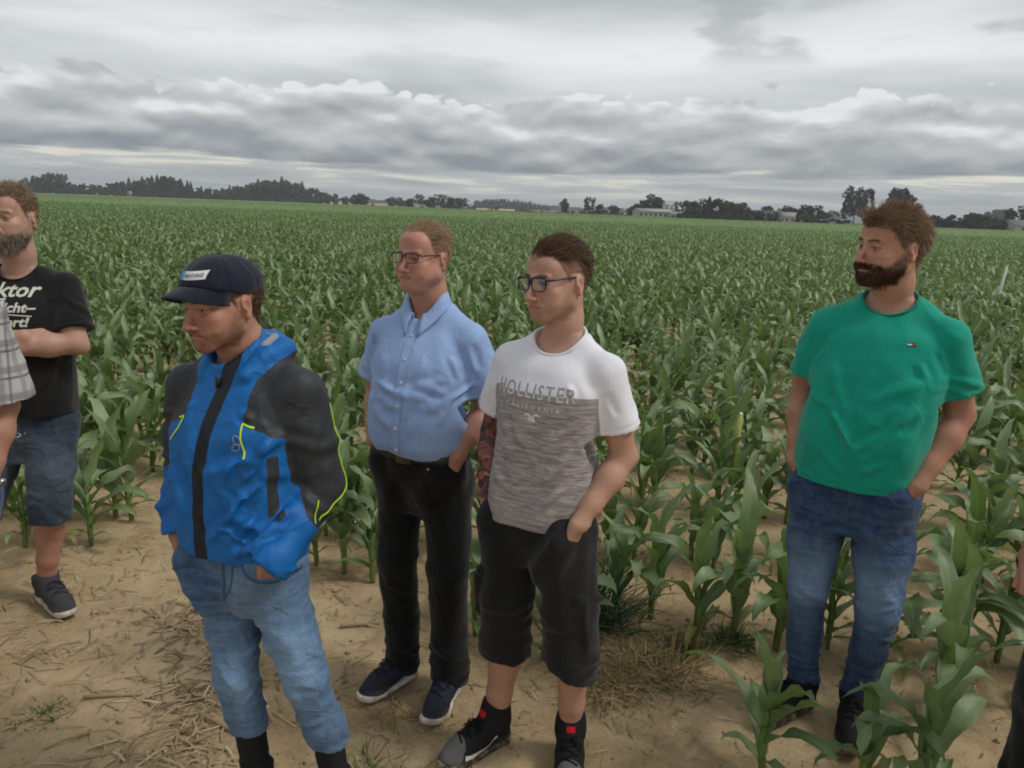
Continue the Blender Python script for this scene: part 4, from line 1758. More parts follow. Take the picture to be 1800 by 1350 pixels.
def chambray_mat():
    def b(t, bs, out):
        co = objco(t)
        n = t.noise(co, 8, 4, .6)
        s1 = t.noise(objco(t, (40, 40, 1)), 9, 3, .6)
        s2 = t.noise(objco(t, (2, 2, 60)), 9, 3, .6)
        v = t.math('ADD', t.math('MULTIPLY', s1, .5), t.math('MULTIPLY', s2, .5))
        c = t.mix(v, (*srgb(126, 156, 206), 1), (*srgb(172, 194, 230), 1))
        c = t.mix(t.lin(n, .3, .7, 0, .3), c, (*srgb(132, 160, 208), 1))
        t.put(bs.inputs['Base Color'], c)
        bs.inputs['Roughness'].default_value = .82
        bs.inputs['Specular IOR Level'].default_value = .2
        bs.inputs['Sheen Weight'].default_value = .1
        h = t.math('ADD', t.math('MULTIPLY', t.noise(objco(t, (1, 1, .55)), 12, 2, .5, .3), .45), t.math('MULTIPLY', t.noise(co, 500, 2, .5), .04))
        h = t.math('MULTIPLY_ADD', crease(t, 5.0, (.3, .6, .5), .7), .20, h)
        bump(t, bs, h, .55, .013)
    return mat('blue_chambray', b)


def tattoo_skin_mat():
    m = skin_mat('skin_tattoo')
    t = NT(m.node_tree)
    bs = [n for n in t.n if n.type == 'BSDF_PRINCIPLED'][0]
    old = bs.inputs['Base Color'].links[0].from_socket
    at = t.attr('tat').outputs['Fac']
    co = objco(t, (1, 1, .75))
    n1 = t.noise(co, 14, 4, .6, 1.6)
    n2 = t.noise(co, 21, 3, .55, 2.2)
    ink = t.ramp(n1, [(.36, srgb(28, 26, 30)), (.45, srgb(58, 48, 48)), (.52, srgb(128, 66, 64)), (.60, srgb(150, 96, 84)), (.66, srgb(70, 52, 54))])
    ink = t.mix(t.smooth(n2, .54, .60), ink, (*srgb(30, 30, 33), 1))
    ink = t.mix(t.smooth(n2, .40, .34), ink, (*srgb(186, 136, 112), 1))
    t.put(bs.inputs['Base Color'], t.mix(t.smooth(at, .3, .7, 0, .92), old, ink))
    return m


def shoe_mat(name, body, toe=None, panel=None):
    """upper: toe cap and side panel colours follow the shoe's own coordinates"""
    def b(t, bs, out):
        fy = t.attr('fy').outputs['Fac']
        fz = t.attr('fz').outputs['Fac']
        co = objco(t)
        n = t.noise(co, 300, 2, .5)
        c = t.mix(n, tuple(v * .75 for v in body) + (1,), tuple(v * 1.25 for v in body) + (1,))
        if toe:
            c = t.mix(t.smooth(t.math('SUBTRACT', t.math('MULTIPLY_ADD', fz, .5, fy), .245), -.002, .002), c, (*toe, 1))
        # dust at the bottom edge
        du = t.math('MULTIPLY', t.smooth(fz, .055, .022), t.lin(t.noise(co, 30, 3, .6), .3, .7, .1, .75))
        c = t.mix(t.math('MULTIPLY', du, .5), c, (*srgb(150, 132, 104), 1))
        t.put(bs.inputs['Base Color'], c)
        bs.inputs['Roughness'].default_value = .8
        bs.inputs['Specular IOR Level'].default_value = .25
        bump(t, bs, t.math('ADD', t.noise(co, 420, 2, .5), t.math('MULTIPLY', t.noise(co, 40, 3, .5), 1.5)), .35, .003)
    return mat(name, b)


def sole_mat(name, col):
    def b(t, bs, out):
        co = objco(t)
        n = t.noise(co, 28, 4, .65)
        c = t.mix(t.smooth(n, .42, .66, 0, .75), (*col, 1), (*srgb(160, 138, 104), 1))
        t.put(bs.inputs['Base Color'], c)
        bs.inputs['Roughness'].default_value = .75
        bump(t, bs, t.noise(objco(t, (1, 1, 4)), 90, 2, .5), .2, .003)
    return mat(name, b)
# ================================================================== the men
def A_(*v):
    return np.array(v, float)


def neckpts(T, M, pos, r=.055):
    nb = np.asarray(T['neck'], float)
    return [(pos + M @ A_(0, -.022, -.060), r), (nb * .6 + (pos + M @ A_(0, -.022, -.060)) * .4, r * 1.0), (nb + A_(0, -.01, -.03), r * 1.08)]


def wrinkle(V, F, seed, a1=.0045, a2=.002, zs=.45):
    N = normals(V, F)
    nz = Noise3(seed, 9)
    nz2 = Noise3(seed + 50, 9)
    D = a1 * nz(V * A_(1, 1, zs), 3.2) + a2 * nz2(V * A_(1, 1, .7), 9.0)
    return V + N * D[:, None]


def add_folds(V, F, specs, k=1.55, kw=.82):
    return folds(V, normals(V, F), [(s_[0], s_[1] * k, s_[2] * kw) for s_ in specs])


def drape(V, F, T, seed, n=7, amp=.0048):
    """cloth folds pulled from the armpits towards the belly, and short folds on the sleeves"""
    r = np.random.default_rng(seed)
    N = normals(V, F)
    bv = bvh_of(V, F)
    hem = min(q[0] for q in T['slices'])
    sp = []
    cx = T['neck'][0]
    for s, sg in (('R', 1), ('L', -1)):
        sh = np.asarray(T['sh' + s], float)
        for i in range(n):
            A = np.array([sh[0] - sg * r.uniform(.0, .04), .0, sh[2] - r.uniform(.10, .24)])
            B = np.array([cx + r.uniform(-.09, .09), .0, r.uniform(hem + .02, hem + .30)])
            t0, t1 = r.uniform(.02, .35), r.uniform(.5, .95)
            bow = r.normal() * .025
            pts = []
            for t in np.linspace(t0, t1, 6):
                q = A + (B - A) * t + np.array([bow * math.sin(t * 3.14), 0, 0])
                loc, _, _, _ = bv.ray_cast(Vector((q[0], .5, q[2])), Vector((0, -1, 0)))
                if loc is not None:
                    pts.append(np.array(loc))
            if len(pts) > 3:
                sp.append((pts, amp * r.uniform(.4, 1.1), r.uniform(.010, .020)))
    V = folds(V, N, sp)
    for s, k in (('R', 3), ('L', 5)):
        sh, el = np.asarray(T['sh' + s], float), np.asarray(T['el' + s], float)
        m = np.abs(V[:, 0] - cx) > .13
        W = limb_rings(V, N, sh, el, amp * .95, .055, .12, T['sleeve'] * .85, seed + k, .9)
        V = np.where(m[:, None], W, V)
    return V


def stitch(V, F, T, d=.020, amp=.0018):
    """sewn hem lines on the bottom hem and the sleeves"""
    N = normals(V, F)
    hem = min(q[0] for q in T['slices'])
    D = -amp * np.exp(-((V[:, 2] - hem - d) / .0035) ** 2)
    for s in 'RL':
        sh, el = np.asarray(T['sh' + s], float), np.asarray(T['el' + s], float)
        t = (V - sh) @ unit(el - sh)
        dd = seg_dist(V, sh, el)[0]
        D -= amp * np.exp(-((t - T['sleeve'] * np.linalg.norm(el - sh) + d) / .0035) ** 2) * (dd < .11) * (np.abs(V[:, 0] - T['neck'][0]) > .15)
    return V + N * D[:, None]


def collar_band(e, ring, material, r=.0062, name='collar', flat=1.0):
    V, F = tube(ring, r, 8, True)
    return obj(name, mesh_q(name, V, F), material, e)


def hem_stitch(V, F, axis_pts, r=.0):
    pass


# ------------------------------------------------------------------ white two-tone T-shirt, glasses, tattooed arm
def man_white():
    e = person_empty('man in white and grey printed t-shirt, black glasses, black shorts, one arm tattooed', (.10, 2.28), 30)
    cx = -.037
    T = dict(neck=(cx, -.030, 1.425), shR=(.120, -.005, 1.326), shL=(-.194, -.005, 1.326), elR=(.212, -.055, 1.070), elL=(-.246, -.060, 1.072),
             wrR=(.180, .030, .885), wrL=(-.176, .092, .888), sleeve=.66, rsl=(.060, .070), rsh=.050, rneck=.048, trap=-.012, hs=.955,
             slices=[(.835, -.012, .008, .178, .116, .108), (.93, -.014, .008, .174, .112, .106), (1.05, -.022, .005, .167, .110, .106), (1.16, -.03, .002, .170, .114, .110),
                     (1.27, -.036, -.002, .176, .114, .110), (1.335, cx, -.012, .152, .092, .094), (1.385, cx, -.025, .105, .064, .074), (1.42, cx, -.03, .075, .052, .06)],
             neckhole=(0, .028, .005, .078, .078), necktilt=.50)
    T['pocket'] = True
    M, pos = local_head(T, (cx + .004, .012, 1.585), 20, -4, 2)
    T['neckpts'] = neckpts(T, M, pos, .056)
    hd = (unit((.1, .55, -1)),)
    T['handL'] = (unit((.16, .20, -1)), unit((-1, .35, .1)), unit((.35, 1, .2)), .35, .95)
    T['handR'] = (unit((-.05, .25, -1)), unit((1, .3, 0)), unit((-.3, 1, .1)), .35, .95)
    head = make_head('P4', e, M, pos, neck_in_head(T, M, pos))
    skin = srgb(187, 149, 127)
    V, F = make_skin(T, .047)
    col = skin_cols(V, skin, 4, redk=.12)
    legs = []
    kR, aR = A_(.072, .055, .47), A_(.112, .035, .085)
    kL, aL = A_(-.148, .035, .49), A_(-.128, -.050, .095)
    for kn, an in ((kR, aR), (kL, aL)):
        cf = kn * .66 + an * .34 + A_(0, -.018, 0)
        v, f = leg_skin([(kn, .056), (cf, .056), (kn * .3 + an * .7 + A_(0, -.006, 0), .041), (an, .036)])
        legs.append((v, f, skin_cols(v, srgb(184, 145, 124), 5, redk=.12)))
    body, BV, BF = finish_body(e, 'P4', [head, (V, F, col)] + legs, tattoo_skin_mat())
    d, t = poly_dist(BV, [T['shR'], T['elR'], T['wrR']])
    fattr(body.data, 'tat', (BV[:, 0] > .10) * (d < .075) * (BV[:, 2] > .87) * sstep(BV[:, 2], .86, .90))
    # T-shirt
    SV, SF, ring = make_shirt(T)
    SV = drape(stitch(SV, SF, T), SF, T, 21, 8, .0055)
    SV = wrinkle(SV, SF, 21, .0040, .0018)
    SV = add_folds(SV, SF, [([(-.165, .07, 1.20), (-.06, .13, 1.10), (.03, .14, .98)], .005, .016), ([(-.15, .09, 1.12), (-.07, .13, 1.00), (.0, .14, .90)], .006, .014),
                            ([(.10, .09, 1.20), (.03, .13, 1.08)], .004, .014), ([(-.17, .05, 1.05), (-.10, .12, .96), (-.02, .135, .89)], .005, .013), ([(-.12, .10, 1.30), (-.16, .07, 1.22)], .005, .012),
                            ([(.13, .08, 1.02), (.06, .13, .95)], .004, .013), ([(-.20, .03, 1.28), (-.235, .02, 1.20)], .005, .012), ([(-.19, -.05, 1.26), (-.24, -.03, 1.20)], .004, .012)])
    me = mesh_np('t_shirt', SV, SF)
    mt = hollister_mat()
    ts = obj('t_shirt', me, mt, e)
    # print boundary: straight across the chest, sleeves stay white
    arm = np.minimum(seg_dist(SV, T['shR'], T['elR'])[0], seg_dist(SV, T['shL'], T['elL'])[0] + 0)
    torso_x = np.abs(SV[:, 0] - (-.033))
    dR, dL = (seg_dist(SV, T['sh' + q], T['el' + q])[0] for q in 'RL')
    rad_ = np.interp(SV[:, 2], [1.12, 1.2, 1.33], [.071, .071, .066])
    low = np.minimum(1.262 - SV[:, 2], np.minimum(dR, dL) - rad_)
    low = np.where((torso_x < .14) | (SV[:, 2] < 1.125), np.maximum(1.262 - SV[:, 2], -1), low)
    fattr(me, 'low', low)
    cb = obj('collar', mesh_q('collar', *tube(ring, .0046, 8, True)), mt, ts)
    fattr(cb.data, 'low', np.full(len(cb.data.vertices), -1.0))
    bv = bvh_of(SV, SF)
    ux, uy = A_(-1, 0, 0), A_(0, 0, 1)
    gm = simple('print_grey', srgb(150, 150, 154), .8, .2, .06, 40)
    wm = simple('print_white', srgb(224, 222, 222), .8, .2, .06, 40)
    # outlined lettering: grey above the boundary, white below
    tv, tf = text_mesh('HOLLISTER', .060, .78, bold=.0, spacing=1.18, sub=.008)
    tv[:, 0] -= (tv[:, 0].max() + tv[:, 0].min()) / 2
    tz = 1.247
    ctr = tv[tf].mean(1)[:, 1] + tz
    P, _ = place_decal(tv, tf, (-.018, .0, tz), ux, uy, bv, .0012)
    obj('print_letters', mesh_np('print_letters', P, tf[ctr > 1.262], False), gm, ts)
    obj('print_letters', mesh_np('print_letters', P, tf[ctr <= 1.262], False), wm, ts)
    tv, tf = text_mesh('CALIFORNIA', .020, 1.0, spacing=1.75, sub=.008)
    tv[:, 0] -= (tv[:, 0].max() + tv[:, 0].min()) / 2
    P, _ = place_decal(tv, tf, (-.018, 0, 1.214), ux, uy, bv, .0012)
    obj('print_letters', mesh_np('print_letters', P, tf, False), wm, ts)
    # small bird emblem
    bird = [ribbon2d([(-.024, .006), (-.012, .010), (-.002, .002), (.006, -.004), (.012, -.008)], .006, .004), ribbon2d([(.004, -.002), (.008, .008), (.016, .012), (.026, .008)], .005, .004), ribbon2d([(-.004, .0), (-.014, -.004), (.0, -.008), (.012, -.008)], .005, .004)]
    bvv, bff = join_np(bird)
    P, _ = place_decal(bvv, bff, (-.022, 0, 1.190), ux, uy, bv, .0012)
    obj('print_emblem', mesh_np('print_emblem', P, bff, False), wm, ts)
    # shorts
    Q = dict(waist=.93, zlo=.25, pelvis=[(.71, -.014, -.005, .150, .10, .115), (.78, -.012, -.005, .172, .112, .125), (.86, -.012, 0, .172, .112, .118), (.94, -.014, 0, .165, .11, .11)],
             legR=[((.078, 0, .80), .096), ((.078, .042, .56), .087), ((.080, .048, .40), .080), ((.082, .046, .26), .080)],
             legL=[((-.100, 0, .80), .098), ((-.136, .028, .58), .088), ((-.150, .032, .42), .081), ((-.155, .028, .28), .082)],
             hemR=((.08, .05, .362), (0, .05, -1)), hemL=((-.152, .03, .372), (.28, .12, -1)))

    def ex(f):
        pocket_bulge(f, T, 'R')
        pocket_bulge(f, T, 'L')
        # cargo pockets with flaps
        f.cone((-.205, .045, .60), (-.215, .040, .50), .044, .042, .02, flat=((1, .3, 0), .45))
        f.cone((-.188, .090, .650), (-.228, .0, .628), .012, .012, .014)
        f.cone((.152, .060, .62), (.157, .055, .52), .044, .042, .02, flat=((1, -.3, 0), .45))
        f.cone((.142, .105, .66), (.164, .02, .64), .011, .011, .014)
    V, F = make_trousers(Q, extra=ex)
    V = wrinkle(V, F, 31, .005, .003, .8)
    N = normals(V, F)
    V = limb_rings(V, N, (-.10, 0, .8), (-.155, .03, .28), .006, .055, .40, .95, 3)
    V = limb_rings(V, N, (.078, 0, .8), (.082, .05, .26), .005, .06, .45, .9, 5)
    sm = cloth_mat('black_cotton_shorts', srgb(28, 28, 29), var=.18, wr=.6, wscale=18)
    so = obj('shorts', mesh_np('shorts', V, F), sm, e)
    tv = bvh_of(V, F)
    # pocket edges
    dk = simple('black_thread', srgb(20, 20, 22), .8, .2)
    for pts in ([(-.150, .93), (-.205, .79)], [(.15, .92), (.2, .80)]):
        pass
    # shoes
    um = shoe_mat('black_hightop', srgb(30, 29, 30), toe=srgb(96, 94, 92))
    sl = sole_mat('dark_sole', srgb(46, 44, 44))
    lm = simple('black_lace', srgb(16, 16, 17), .8, .2)
    redm = simple('red_tab', srgb(190, 24, 34), .7, .3)
    whm = simple('white_trim', srgb(214, 212, 206), .7, .3, .15, 60)
    for (an, ang, side) in ((aR, 20, 1), (aL, -26, -1)):
        d_ = A_(math.sin(R(ang)), math.cos(R(ang)), 0)
        heel = A_(an[0], an[1], 0) - d_ * .060
        sh, bv2, tr = make_shoe(e, heel, ang, um, sl, 'high', .295, side, lace_mat=lm)
        # red tab on the tongue
        g, gf = grid2d(-.013, .013, -.010, .010, 5, 4)
        P = decal_project([(q[0], .20, .135 + q[1]) for q in g], bv2, (0, -1, 0), .0025)
        obj('tongue_tab', mesh_np('tongue_tab', tr(P), gf), redm, sh)
        # curved side stripe, both flanks
        for s_ in (-1, 1):
            v2, f2 = ribbon2d([(.215, .036), (.17, .030), (.13, .034), (.10, .046), (.085, .058)], .015, .006)
            P = decal_project([(s_ * .12, q[0], q[1] + .006) for q in v2], bv2, (-s_, 0, 0), .0016)
            obj('side_stripe', mesh_np('side_stripe', tr(P), f2), whm, sh)
    return e


# ------------------------------------------------------------------ light blue shirt, glasses
def man_blue_shirt():
    e = person_empty('older man in light blue short-sleeved shirt, black trousers and glasses, hands in pockets', (-.305, 2.62), 24)
    T = dict(neck=(.0, -.030, 1.455), shR=(.160, -.005, 1.342), shL=(-.174, -.005, 1.342), elR=(.232, -.055, 1.115), elL=(-.215, -.065, 1.105),
             wrR=(.178, .045, .955), wrL=(-.182, .092, .968), sleeve=.74, rsl=(.056, .078), rsh=.048, rneck=.050, trap=-.010, hs=.91,
             slices=[(.955, -.012, .015, .166, .145, .105), (.985, -.012, .018, .180, .160, .112), (1.06, -.01, .018, .186, .166, .118), (1.16, -.006, .012, .186, .156, .120),
                     (1.27, -.002, .004, .184, .132, .116), (1.35, 0, -.010, .160, .100, .102), (1.41, 0, -.025, .108, .066, .08), (1.445, 0, -.03, .078, .054, .064)],
             neckhole=(0, .030, .010, .068, .072), necktilt=.60)
    T['pocket'] = True
    M, pos = local_head(T, (-.002, .014, 1.612), 9, 1, 0)
    T['neckpts'] = neckpts(T, M, pos, .059)
    T['handL'] = (unit((.22, .25, -1)), unit((-.75, .7, .15)), unit((.75, .6, .3)), .35, .95)
    T['handR'] = (unit((-.10, .25, -1)), unit((1, .4, 0)), unit((-.4, 1, .1)), .35, .95)
    head = make_head('P3', e, M, pos, neck_in_head(T, M, pos))
    V, F = make_skin(T, .047)
    body, BV, BF = finish_body(e, 'P3', [head, (V, F, skin_cols(V, srgb(180, 135, 115), 4, redk=.25))], skin_mat('skin'))
    SV, SF, ring = make_shirt(T)
    SV = drape(stitch(SV, SF, T), SF, T, 22, 8, .0060)
    SV = wrinkle(SV, SF, 22, .0042, .0022)
    SV = add_folds(SV, SF, [([(-.16, .08, 1.22), (-.08, .14, 1.12), (.0, .17, 1.04)], .006, .015), ([(-.17, .06, 1.16), (-.10, .14, 1.07), (-.04, .17, 1.00)], .006, .014), ([(.15, .08, 1.20), (.09, .14, 1.08)], .004, .015),
                            ([(-.18, .03, 1.08), (-.12, .13, 1.01)], .005, .012), ([(.17, .03, 1.08), (.12, .12, 1.00)], .004, .012), ([(-.185, .04, 1.34), (-.215, .03, 1.24)], .006, .014), ([(-.15, .09, 1.31), (-.17, .07, 1.22)], .005, .012), ([(.16, .07, 1.33), (.19, .05, 1.24)], .005, .013)])
    sm = chambray_mat()
    so = obj('shirt', mesh_np('shirt', SV, SF), sm, e)
    bv = bvh_of(SV, SF)
    # front placket, buttons
    pv, pf = ribbon2d([(0, 1.385), (0, .965)], .030, .008)
    P = decal_project([(q[0] - .002, .1, q[1]) for q in pv], bv, (0, -1, 0), .0022, back=.4)
    obj('placket', mesh_np('placket', P, pf), sm, so)
    bm_ = simple('shirt_button', srgb(206, 210, 216), .35, .5)
    for z in np.linspace(1.355, .985, 6):
        p = decal_project([(-.002, .1, z)], bv, (0, -1, 0), .004, back=.4)[0]
        f = Field(p - .012, p + .012, .0015)
        f.ell(p, (.0062, .0026, .0062))
        v, q = f.mesh(1)
        obj('button', mesh_np('button', v, q), bm_, so)
    # collar leaves: folded strip round the neck, open in front
    n = len(ring)
    ang = np.linspace(0, 2 * np.pi, n, endpoint=False)
    nb = A_(0, -.02, 1.50)
    front = ring[:, 1].argmax()
    order = [(front + i) % n for i in range(1, n)]
    R0 = ring[order]
    m = len(R0)
    s = np.linspace(-1, 1, m)
    stand_h = .034
    cen = R0.mean(0)
    out = R0 - cen
    out[:, 2] = 0
    out /= np.linalg.norm(out, axis=1, keepdims=True)
    rows = []
    openf = sstep(np.abs(s), .72, 1.0)
    for k, (up, o) in enumerate(((-.004, .0), (.016, -.008), (.030, -.012), (.034, -.005), (.024, .004), (.010, .010), (-.004, .015), (-.012, .018))):
        tip = np.where(k >= 5, np.abs(s) ** 9, 0)
        rr = R0 + A_(0, 0, 1) * (up * (1 - .35 * openf))[:, None] + out * (o + .004 * openf)[:, None]
        rr = rr + (A_(0, .014, -.046) * ((k - 4) / 3 if k >= 5 else 0))[None, :] * tip[:, None] + out * (.012 * tip)[:, None] + A_(1, 0, 0) * (-np.sign(s) * 0 + 0)[:, None]
        # collar opens to a V in front
        rr[:, 0] += np.sign(s) * openf * -.0 + np.where(k >= 1, np.sign(R0[:, 0]) * openf * .010, 0)
        rows.append(rr)
    G = np.stack(rows, 1)
    idx = np.arange(m * 8).reshape(m, 8)
    CF = np.stack([idx[:-1, :-1], idx[1:, :-1], idx[1:, 1:], idx[:-1, 1:]], -1).reshape(-1, 4)
    co = obj('collar', mesh_np('collar', G.reshape(-1, 3), CF), sm, so)
    md = co.modifiers.new('thick', 'SOLIDIFY')
    md.thickness = .003
    md.offset = 0
    # trousers
    Q = dict(waist=.975, pelvis=[(.72, -.02, -.005, .140, .10, .115), (.80, -.012, -.005, .166, .112, .126), (.88, -.012, 0, .174, .125, .120), (.98, -.012, .012, .168, .142, .108)],
             legR=[((.080, 0, .82), .092), ((.086, .030, .52), .073), ((.082, .010, .25), .066), ((.078, .0, .06), .071)],
             legL=[((-.098, 0, .82), .094), ((-.130, .030, .52), .075), ((-.128, .010, .25), .068), ((-.122, .0, .06), .073)],
             hemR=((.078, 0, .062), (0, .12, -1)), hemL=((-.122, 0, .062), (0, .12, -1)))

    def ex(f):
        pocket_bulge(f, T, 'R')
        pocket_bulge(f, T, 'L')
    V, F = make_trousers(Q, extra=ex)
    V = wrinkle(V, F, 32, .004, .0025, .5)
    N = normals(V, F)
    for a, b, sd in (((.088, .035, .52), (.078, 0, .06), 3), ((-.132, .035, .52), (-.122, 0, .06), 7)):
        V = limb_rings(V, N, a, b, .006, .060, .45, 1.0, sd)
        V = limb_rings(V, N, a, b, .004, .05, -.08, .25, sd + 9)
    tm = cloth_mat('black_trouser_cloth', srgb(16, 16, 18), var=.15, wr=.5, wscale=14)
    to = obj('trousers', mesh_np('trousers', V, F), tm, e)
    bv3 = bvh_of(V, F)
    # belt and buckle
    bl = simple('black_leather', srgb(26, 25, 26), .45, .45, .15, 30, 120, .15)
    pts = []
    for a in np.linspace(0, 2 * np.pi, 49)[:-1]:
        d = A_(math.cos(a), math.sin(a), 0)
        loc, nr, _, _ = bv3.ray_cast(Vector(A_(-.012, .0, .953) + d * .4), Vector(-d), .5)
        pts.append((np.array(loc) if loc is not None else A_(-.012, 0, .953) + d * .15) + d * .004)
    pts = np.array(pts)
    G = np.stack([pts + A_(0, 0, zz) + 0 for zz in (-.017, 0, .017)], 1)
    idx = np.arange(48 * 3).reshape(48, 3)
    BFc = np.stack([idx[:, :-1], np.roll(idx, -1, 0)[:, :-1], np.roll(idx, -1, 0)[:, 1:], idx[:, 1:]], -1).reshape(-1, 4)
    belt = obj('belt', mesh_np('belt', G.reshape(-1, 3), BFc), bl, e)
    md = belt.modifiers.new('thick', 'SOLIDIFY')
    md.thickness = .004
    bk = simple('belt_buckle_metal', srgb(96, 92, 86), .35, .5, .1, 30, 0, .2, 1.0)
    p = decal_project([(-.012, .1, .953)], bv3, (0, -1, 0), .007, back=.4)[0]
    bs_, bf_ = box_vf(p[0], p[1] + .002, p[2], .056, .006, .040)
    bo = obj('buckle', mesh_np('buckle', bs_, bf_, False), bk, belt)
    md = bo.modifiers.new('bev', 'BEVEL')
    md.width = .003
    md.segments = 2
    # rivet
    p = decal_project([(-.105, .1, .925)], bv3, (0, -1, 0), .002, back=.4)[0]
    f = Field(p - .01, p + .01, .0014)
    f.ell(p, (.005, .003, .005))
    v, q = f.mesh(1)
    obj('rivet', mesh_np('rivet', v, q), simple('rivet_metal', srgb(190, 190, 190), .3, .5, .05, 30, 0, .2, 1.0), to)
    # shoes
    um = shoe_mat('navy_mesh_shoe', srgb(42, 44, 56))
    sl = sole_mat('white_sole', srgb(214, 212, 208))
    lm = simple('dark_lace', srgb(30, 32, 40), .8, .2)
    for (an, ang, side) in ((A_(.078, .0, 0), 17, 1), (A_(-.124, .0, 0), -8, -1)):
        d_ = A_(math.sin(R(ang)), math.cos(R(ang)), 0)
        make_shoe(e, an - d_ * .065, ang, um, sl, 'runner', .28, side, lace_mat=lm)
    return e


# ------------------------------------------------------------------ green T-shirt, beard
def man_green():
    e = person_empty('bearded man in green t-shirt and blue jeans standing among the maize', (1.18, 2.54), 30)
    cx = -.045
    T = dict(neck=(cx + .004, -.035, 1.550), shR=(.138, -.008, 1.428), shL=(-.226, -.008, 1.428), elR=(.196, -.060, 1.175), elL=(-.290, -.065, 1.175),
             wrR=(.178, .045, .955), wrL=(-.202, .092, .958), sleeve=.68, rsl=(.058, .078), rsh=.050, rneck=.052, trap=-.012, hs=1.0,
             slices=[(.915, -.010, .020, .198, .140, .125), (.99, -.012, .022, .204, .152, .130), (1.07, -.016, .022, .205, .160, .132), (1.18, -.028, .014, .205, .150, .130),
                     (1.30, -.038, .004, .206, .134, .124), (1.42, cx, -.010, .178, .106, .108), (1.49, cx, -.026, .120, .072, .084), (1.535, cx, -.032, .082, .056, .066)],
             neckhole=(0, .030, .004, .082, .080), necktilt=.52)
    T['pocket'] = True
    M, pos = local_head(T, (-.026, .016, 1.708), 44, -2, -2)
    T['neckpts'] = neckpts(T, M, pos, .061)
    T['handL'] = (unit((.20, .25, -1)), unit((-.8, .7, .1)), unit((.75, .6, .3)), .35, 1.02)
    T['handR'] = (unit((-.08, .25, -1)), unit((1, .4, 0)), unit((-.4, 1, .1)), .35, 1.02)
    head = make_head('P5', e, M, pos, neck_in_head(T, M, pos))
    V, F = make_skin(T, .054)
    body, BV, BF = finish_body(e, 'P5', [head, (V, F, skin_cols(V, srgb(175, 133, 110), 6, redk=.15))], skin_mat('skin'))
    SV, SF, ring = make_shirt(T)
    SV = drape(stitch(SV, SF, T), SF, T, 23, 8, .0065)
    SV = wrinkle(SV, SF, 23, .0038, .0018)
    SV = add_folds(SV, SF, [([(-.19, .06, 1.24), (-.10, .15, 1.13), (.0, .18, 1.05)], .006, .017), ([(-.20, .05, 1.15), (-.11, .15, 1.04), (-.03, .18, .98)], .007, .015), ([(-.20, .04, 1.05), (-.12, .14, .97)], .006, .013),
                            ([(.11, .11, 1.36), (.02, .15, 1.15), (.0, .17, 1.02)], .0045, .020), ([(.15, .08, 1.16), (.08, .15, 1.04), (.0, .17, .96)], .005, .016), ([(.16, .07, 1.05), (.09, .15, .96)], .005, .013),
                            ([(-.205, .05, 1.40), (-.235, .04, 1.31)], .006, .014), ([(-.16, .11, 1.36), (-.19, .09, 1.27)], .005, .014), ([(.13, .09, 1.40), (.16, .07, 1.30)], .005, .014), ([(.17, .05, 1.02), (.10, .15, .93)], .005, .011)])
    gm = cloth_mat('green_heather_jersey', srgb(10, 148, 126), weave=900, var=.14, wr=.3, wscale=20, mott=(srgb(30, 170, 148), (1, 1, 1), 260, .35))
    so = obj('t_shirt', mesh_np('t_shirt', SV, SF), gm, e)
    dk = cloth_mat('green_collar', srgb(9, 130, 110), weave=900, var=.1)
    collar_band(so, ring, dk, .0045)
    bv = bvh_of(SV, SF)
    # small chest flag emblem
    for (u0, u1, v0, v1, c) in ((-.013, .013, .0022, .0048, srgb(30, 36, 62)), (-.013, .0, -.0022, .0022, srgb(226, 226, 226)), (.0, .013, -.0022, .0022, srgb(196, 50, 56)), (-.013, .013, -.0048, -.0022, srgb(30, 36, 62))):
        g, gf = grid2d(u0, u1, v0, v1, 5, 3)
        P, _ = place_decal(g, gf, (-.128, 0, 1.408), A_(-1, 0, 0), A_(0, 0, 1), bv, .0014)
        obj('chest_emblem', mesh_np('chest_emblem', P, gf), simple('emblem_%d' % int(c[0] * 255), c, .7, .3), so)
    Q = dict(waist=.965, pelvis=[(.745, -.012, -.005, .150, .105, .12), (.82, -.012, -.002, .186, .122, .135), (.90, -.012, .005, .194, .132, .128), (.97, -.012, .012, .190, .135, .12)],
             legR=[((.088, 0, .86), .100), ((.090, .028, .68), .090), ((.084, .048, .49), .068), ((.078, .010, .30), .060), ((.066, .0, .075), .054)],
             legL=[((-.112, 0, .86), .102), ((-.132, .028, .68), .092), ((-.144, .042, .49), .069), ((-.130, .005, .30), .061), ((-.110, -.02, .075), .055)],
             hemR=((.066, 0, .082), (0, .15, -1)), hemL=((-.110, -.02, .082), (0, .15, -1)))

    def ex(f):
        pocket_bulge(f, T, 'R')
        pocket_bulge(f, T, 'L')
    V, F = make_trousers(Q, extra=ex)
    V = wrinkle(V, F, 33, .004, .0025, .6)
    N = normals(V, F)
    for s, kn, an, hp, sd in ((1, (.084, .052, .49), (.066, 0, .075), (.088, 0, .86), 3), (-1, (-.146, .045, .49), (-.11, -.02, .075), (-.112, 0, .86), 8)):
        V = limb_rings(V, N, kn, an, .0075, .042, .55, 1.02, sd)
        V = limb_rings(V, N, kn, an, .006, .050, -.22, .22, sd + 4)
        V = limb_rings(V, N, hp, kn, .0045, .055, .05, .40, sd + 6, side=(0, .8, .2))
    jm = denim_mat('blue_jeans_dark', srgb(36, 58, 94), srgb(120, 146, 176))
    to = obj('jeans', mesh_np('jeans', V, F), jm, e)
    fade = np.zeros(len(V))
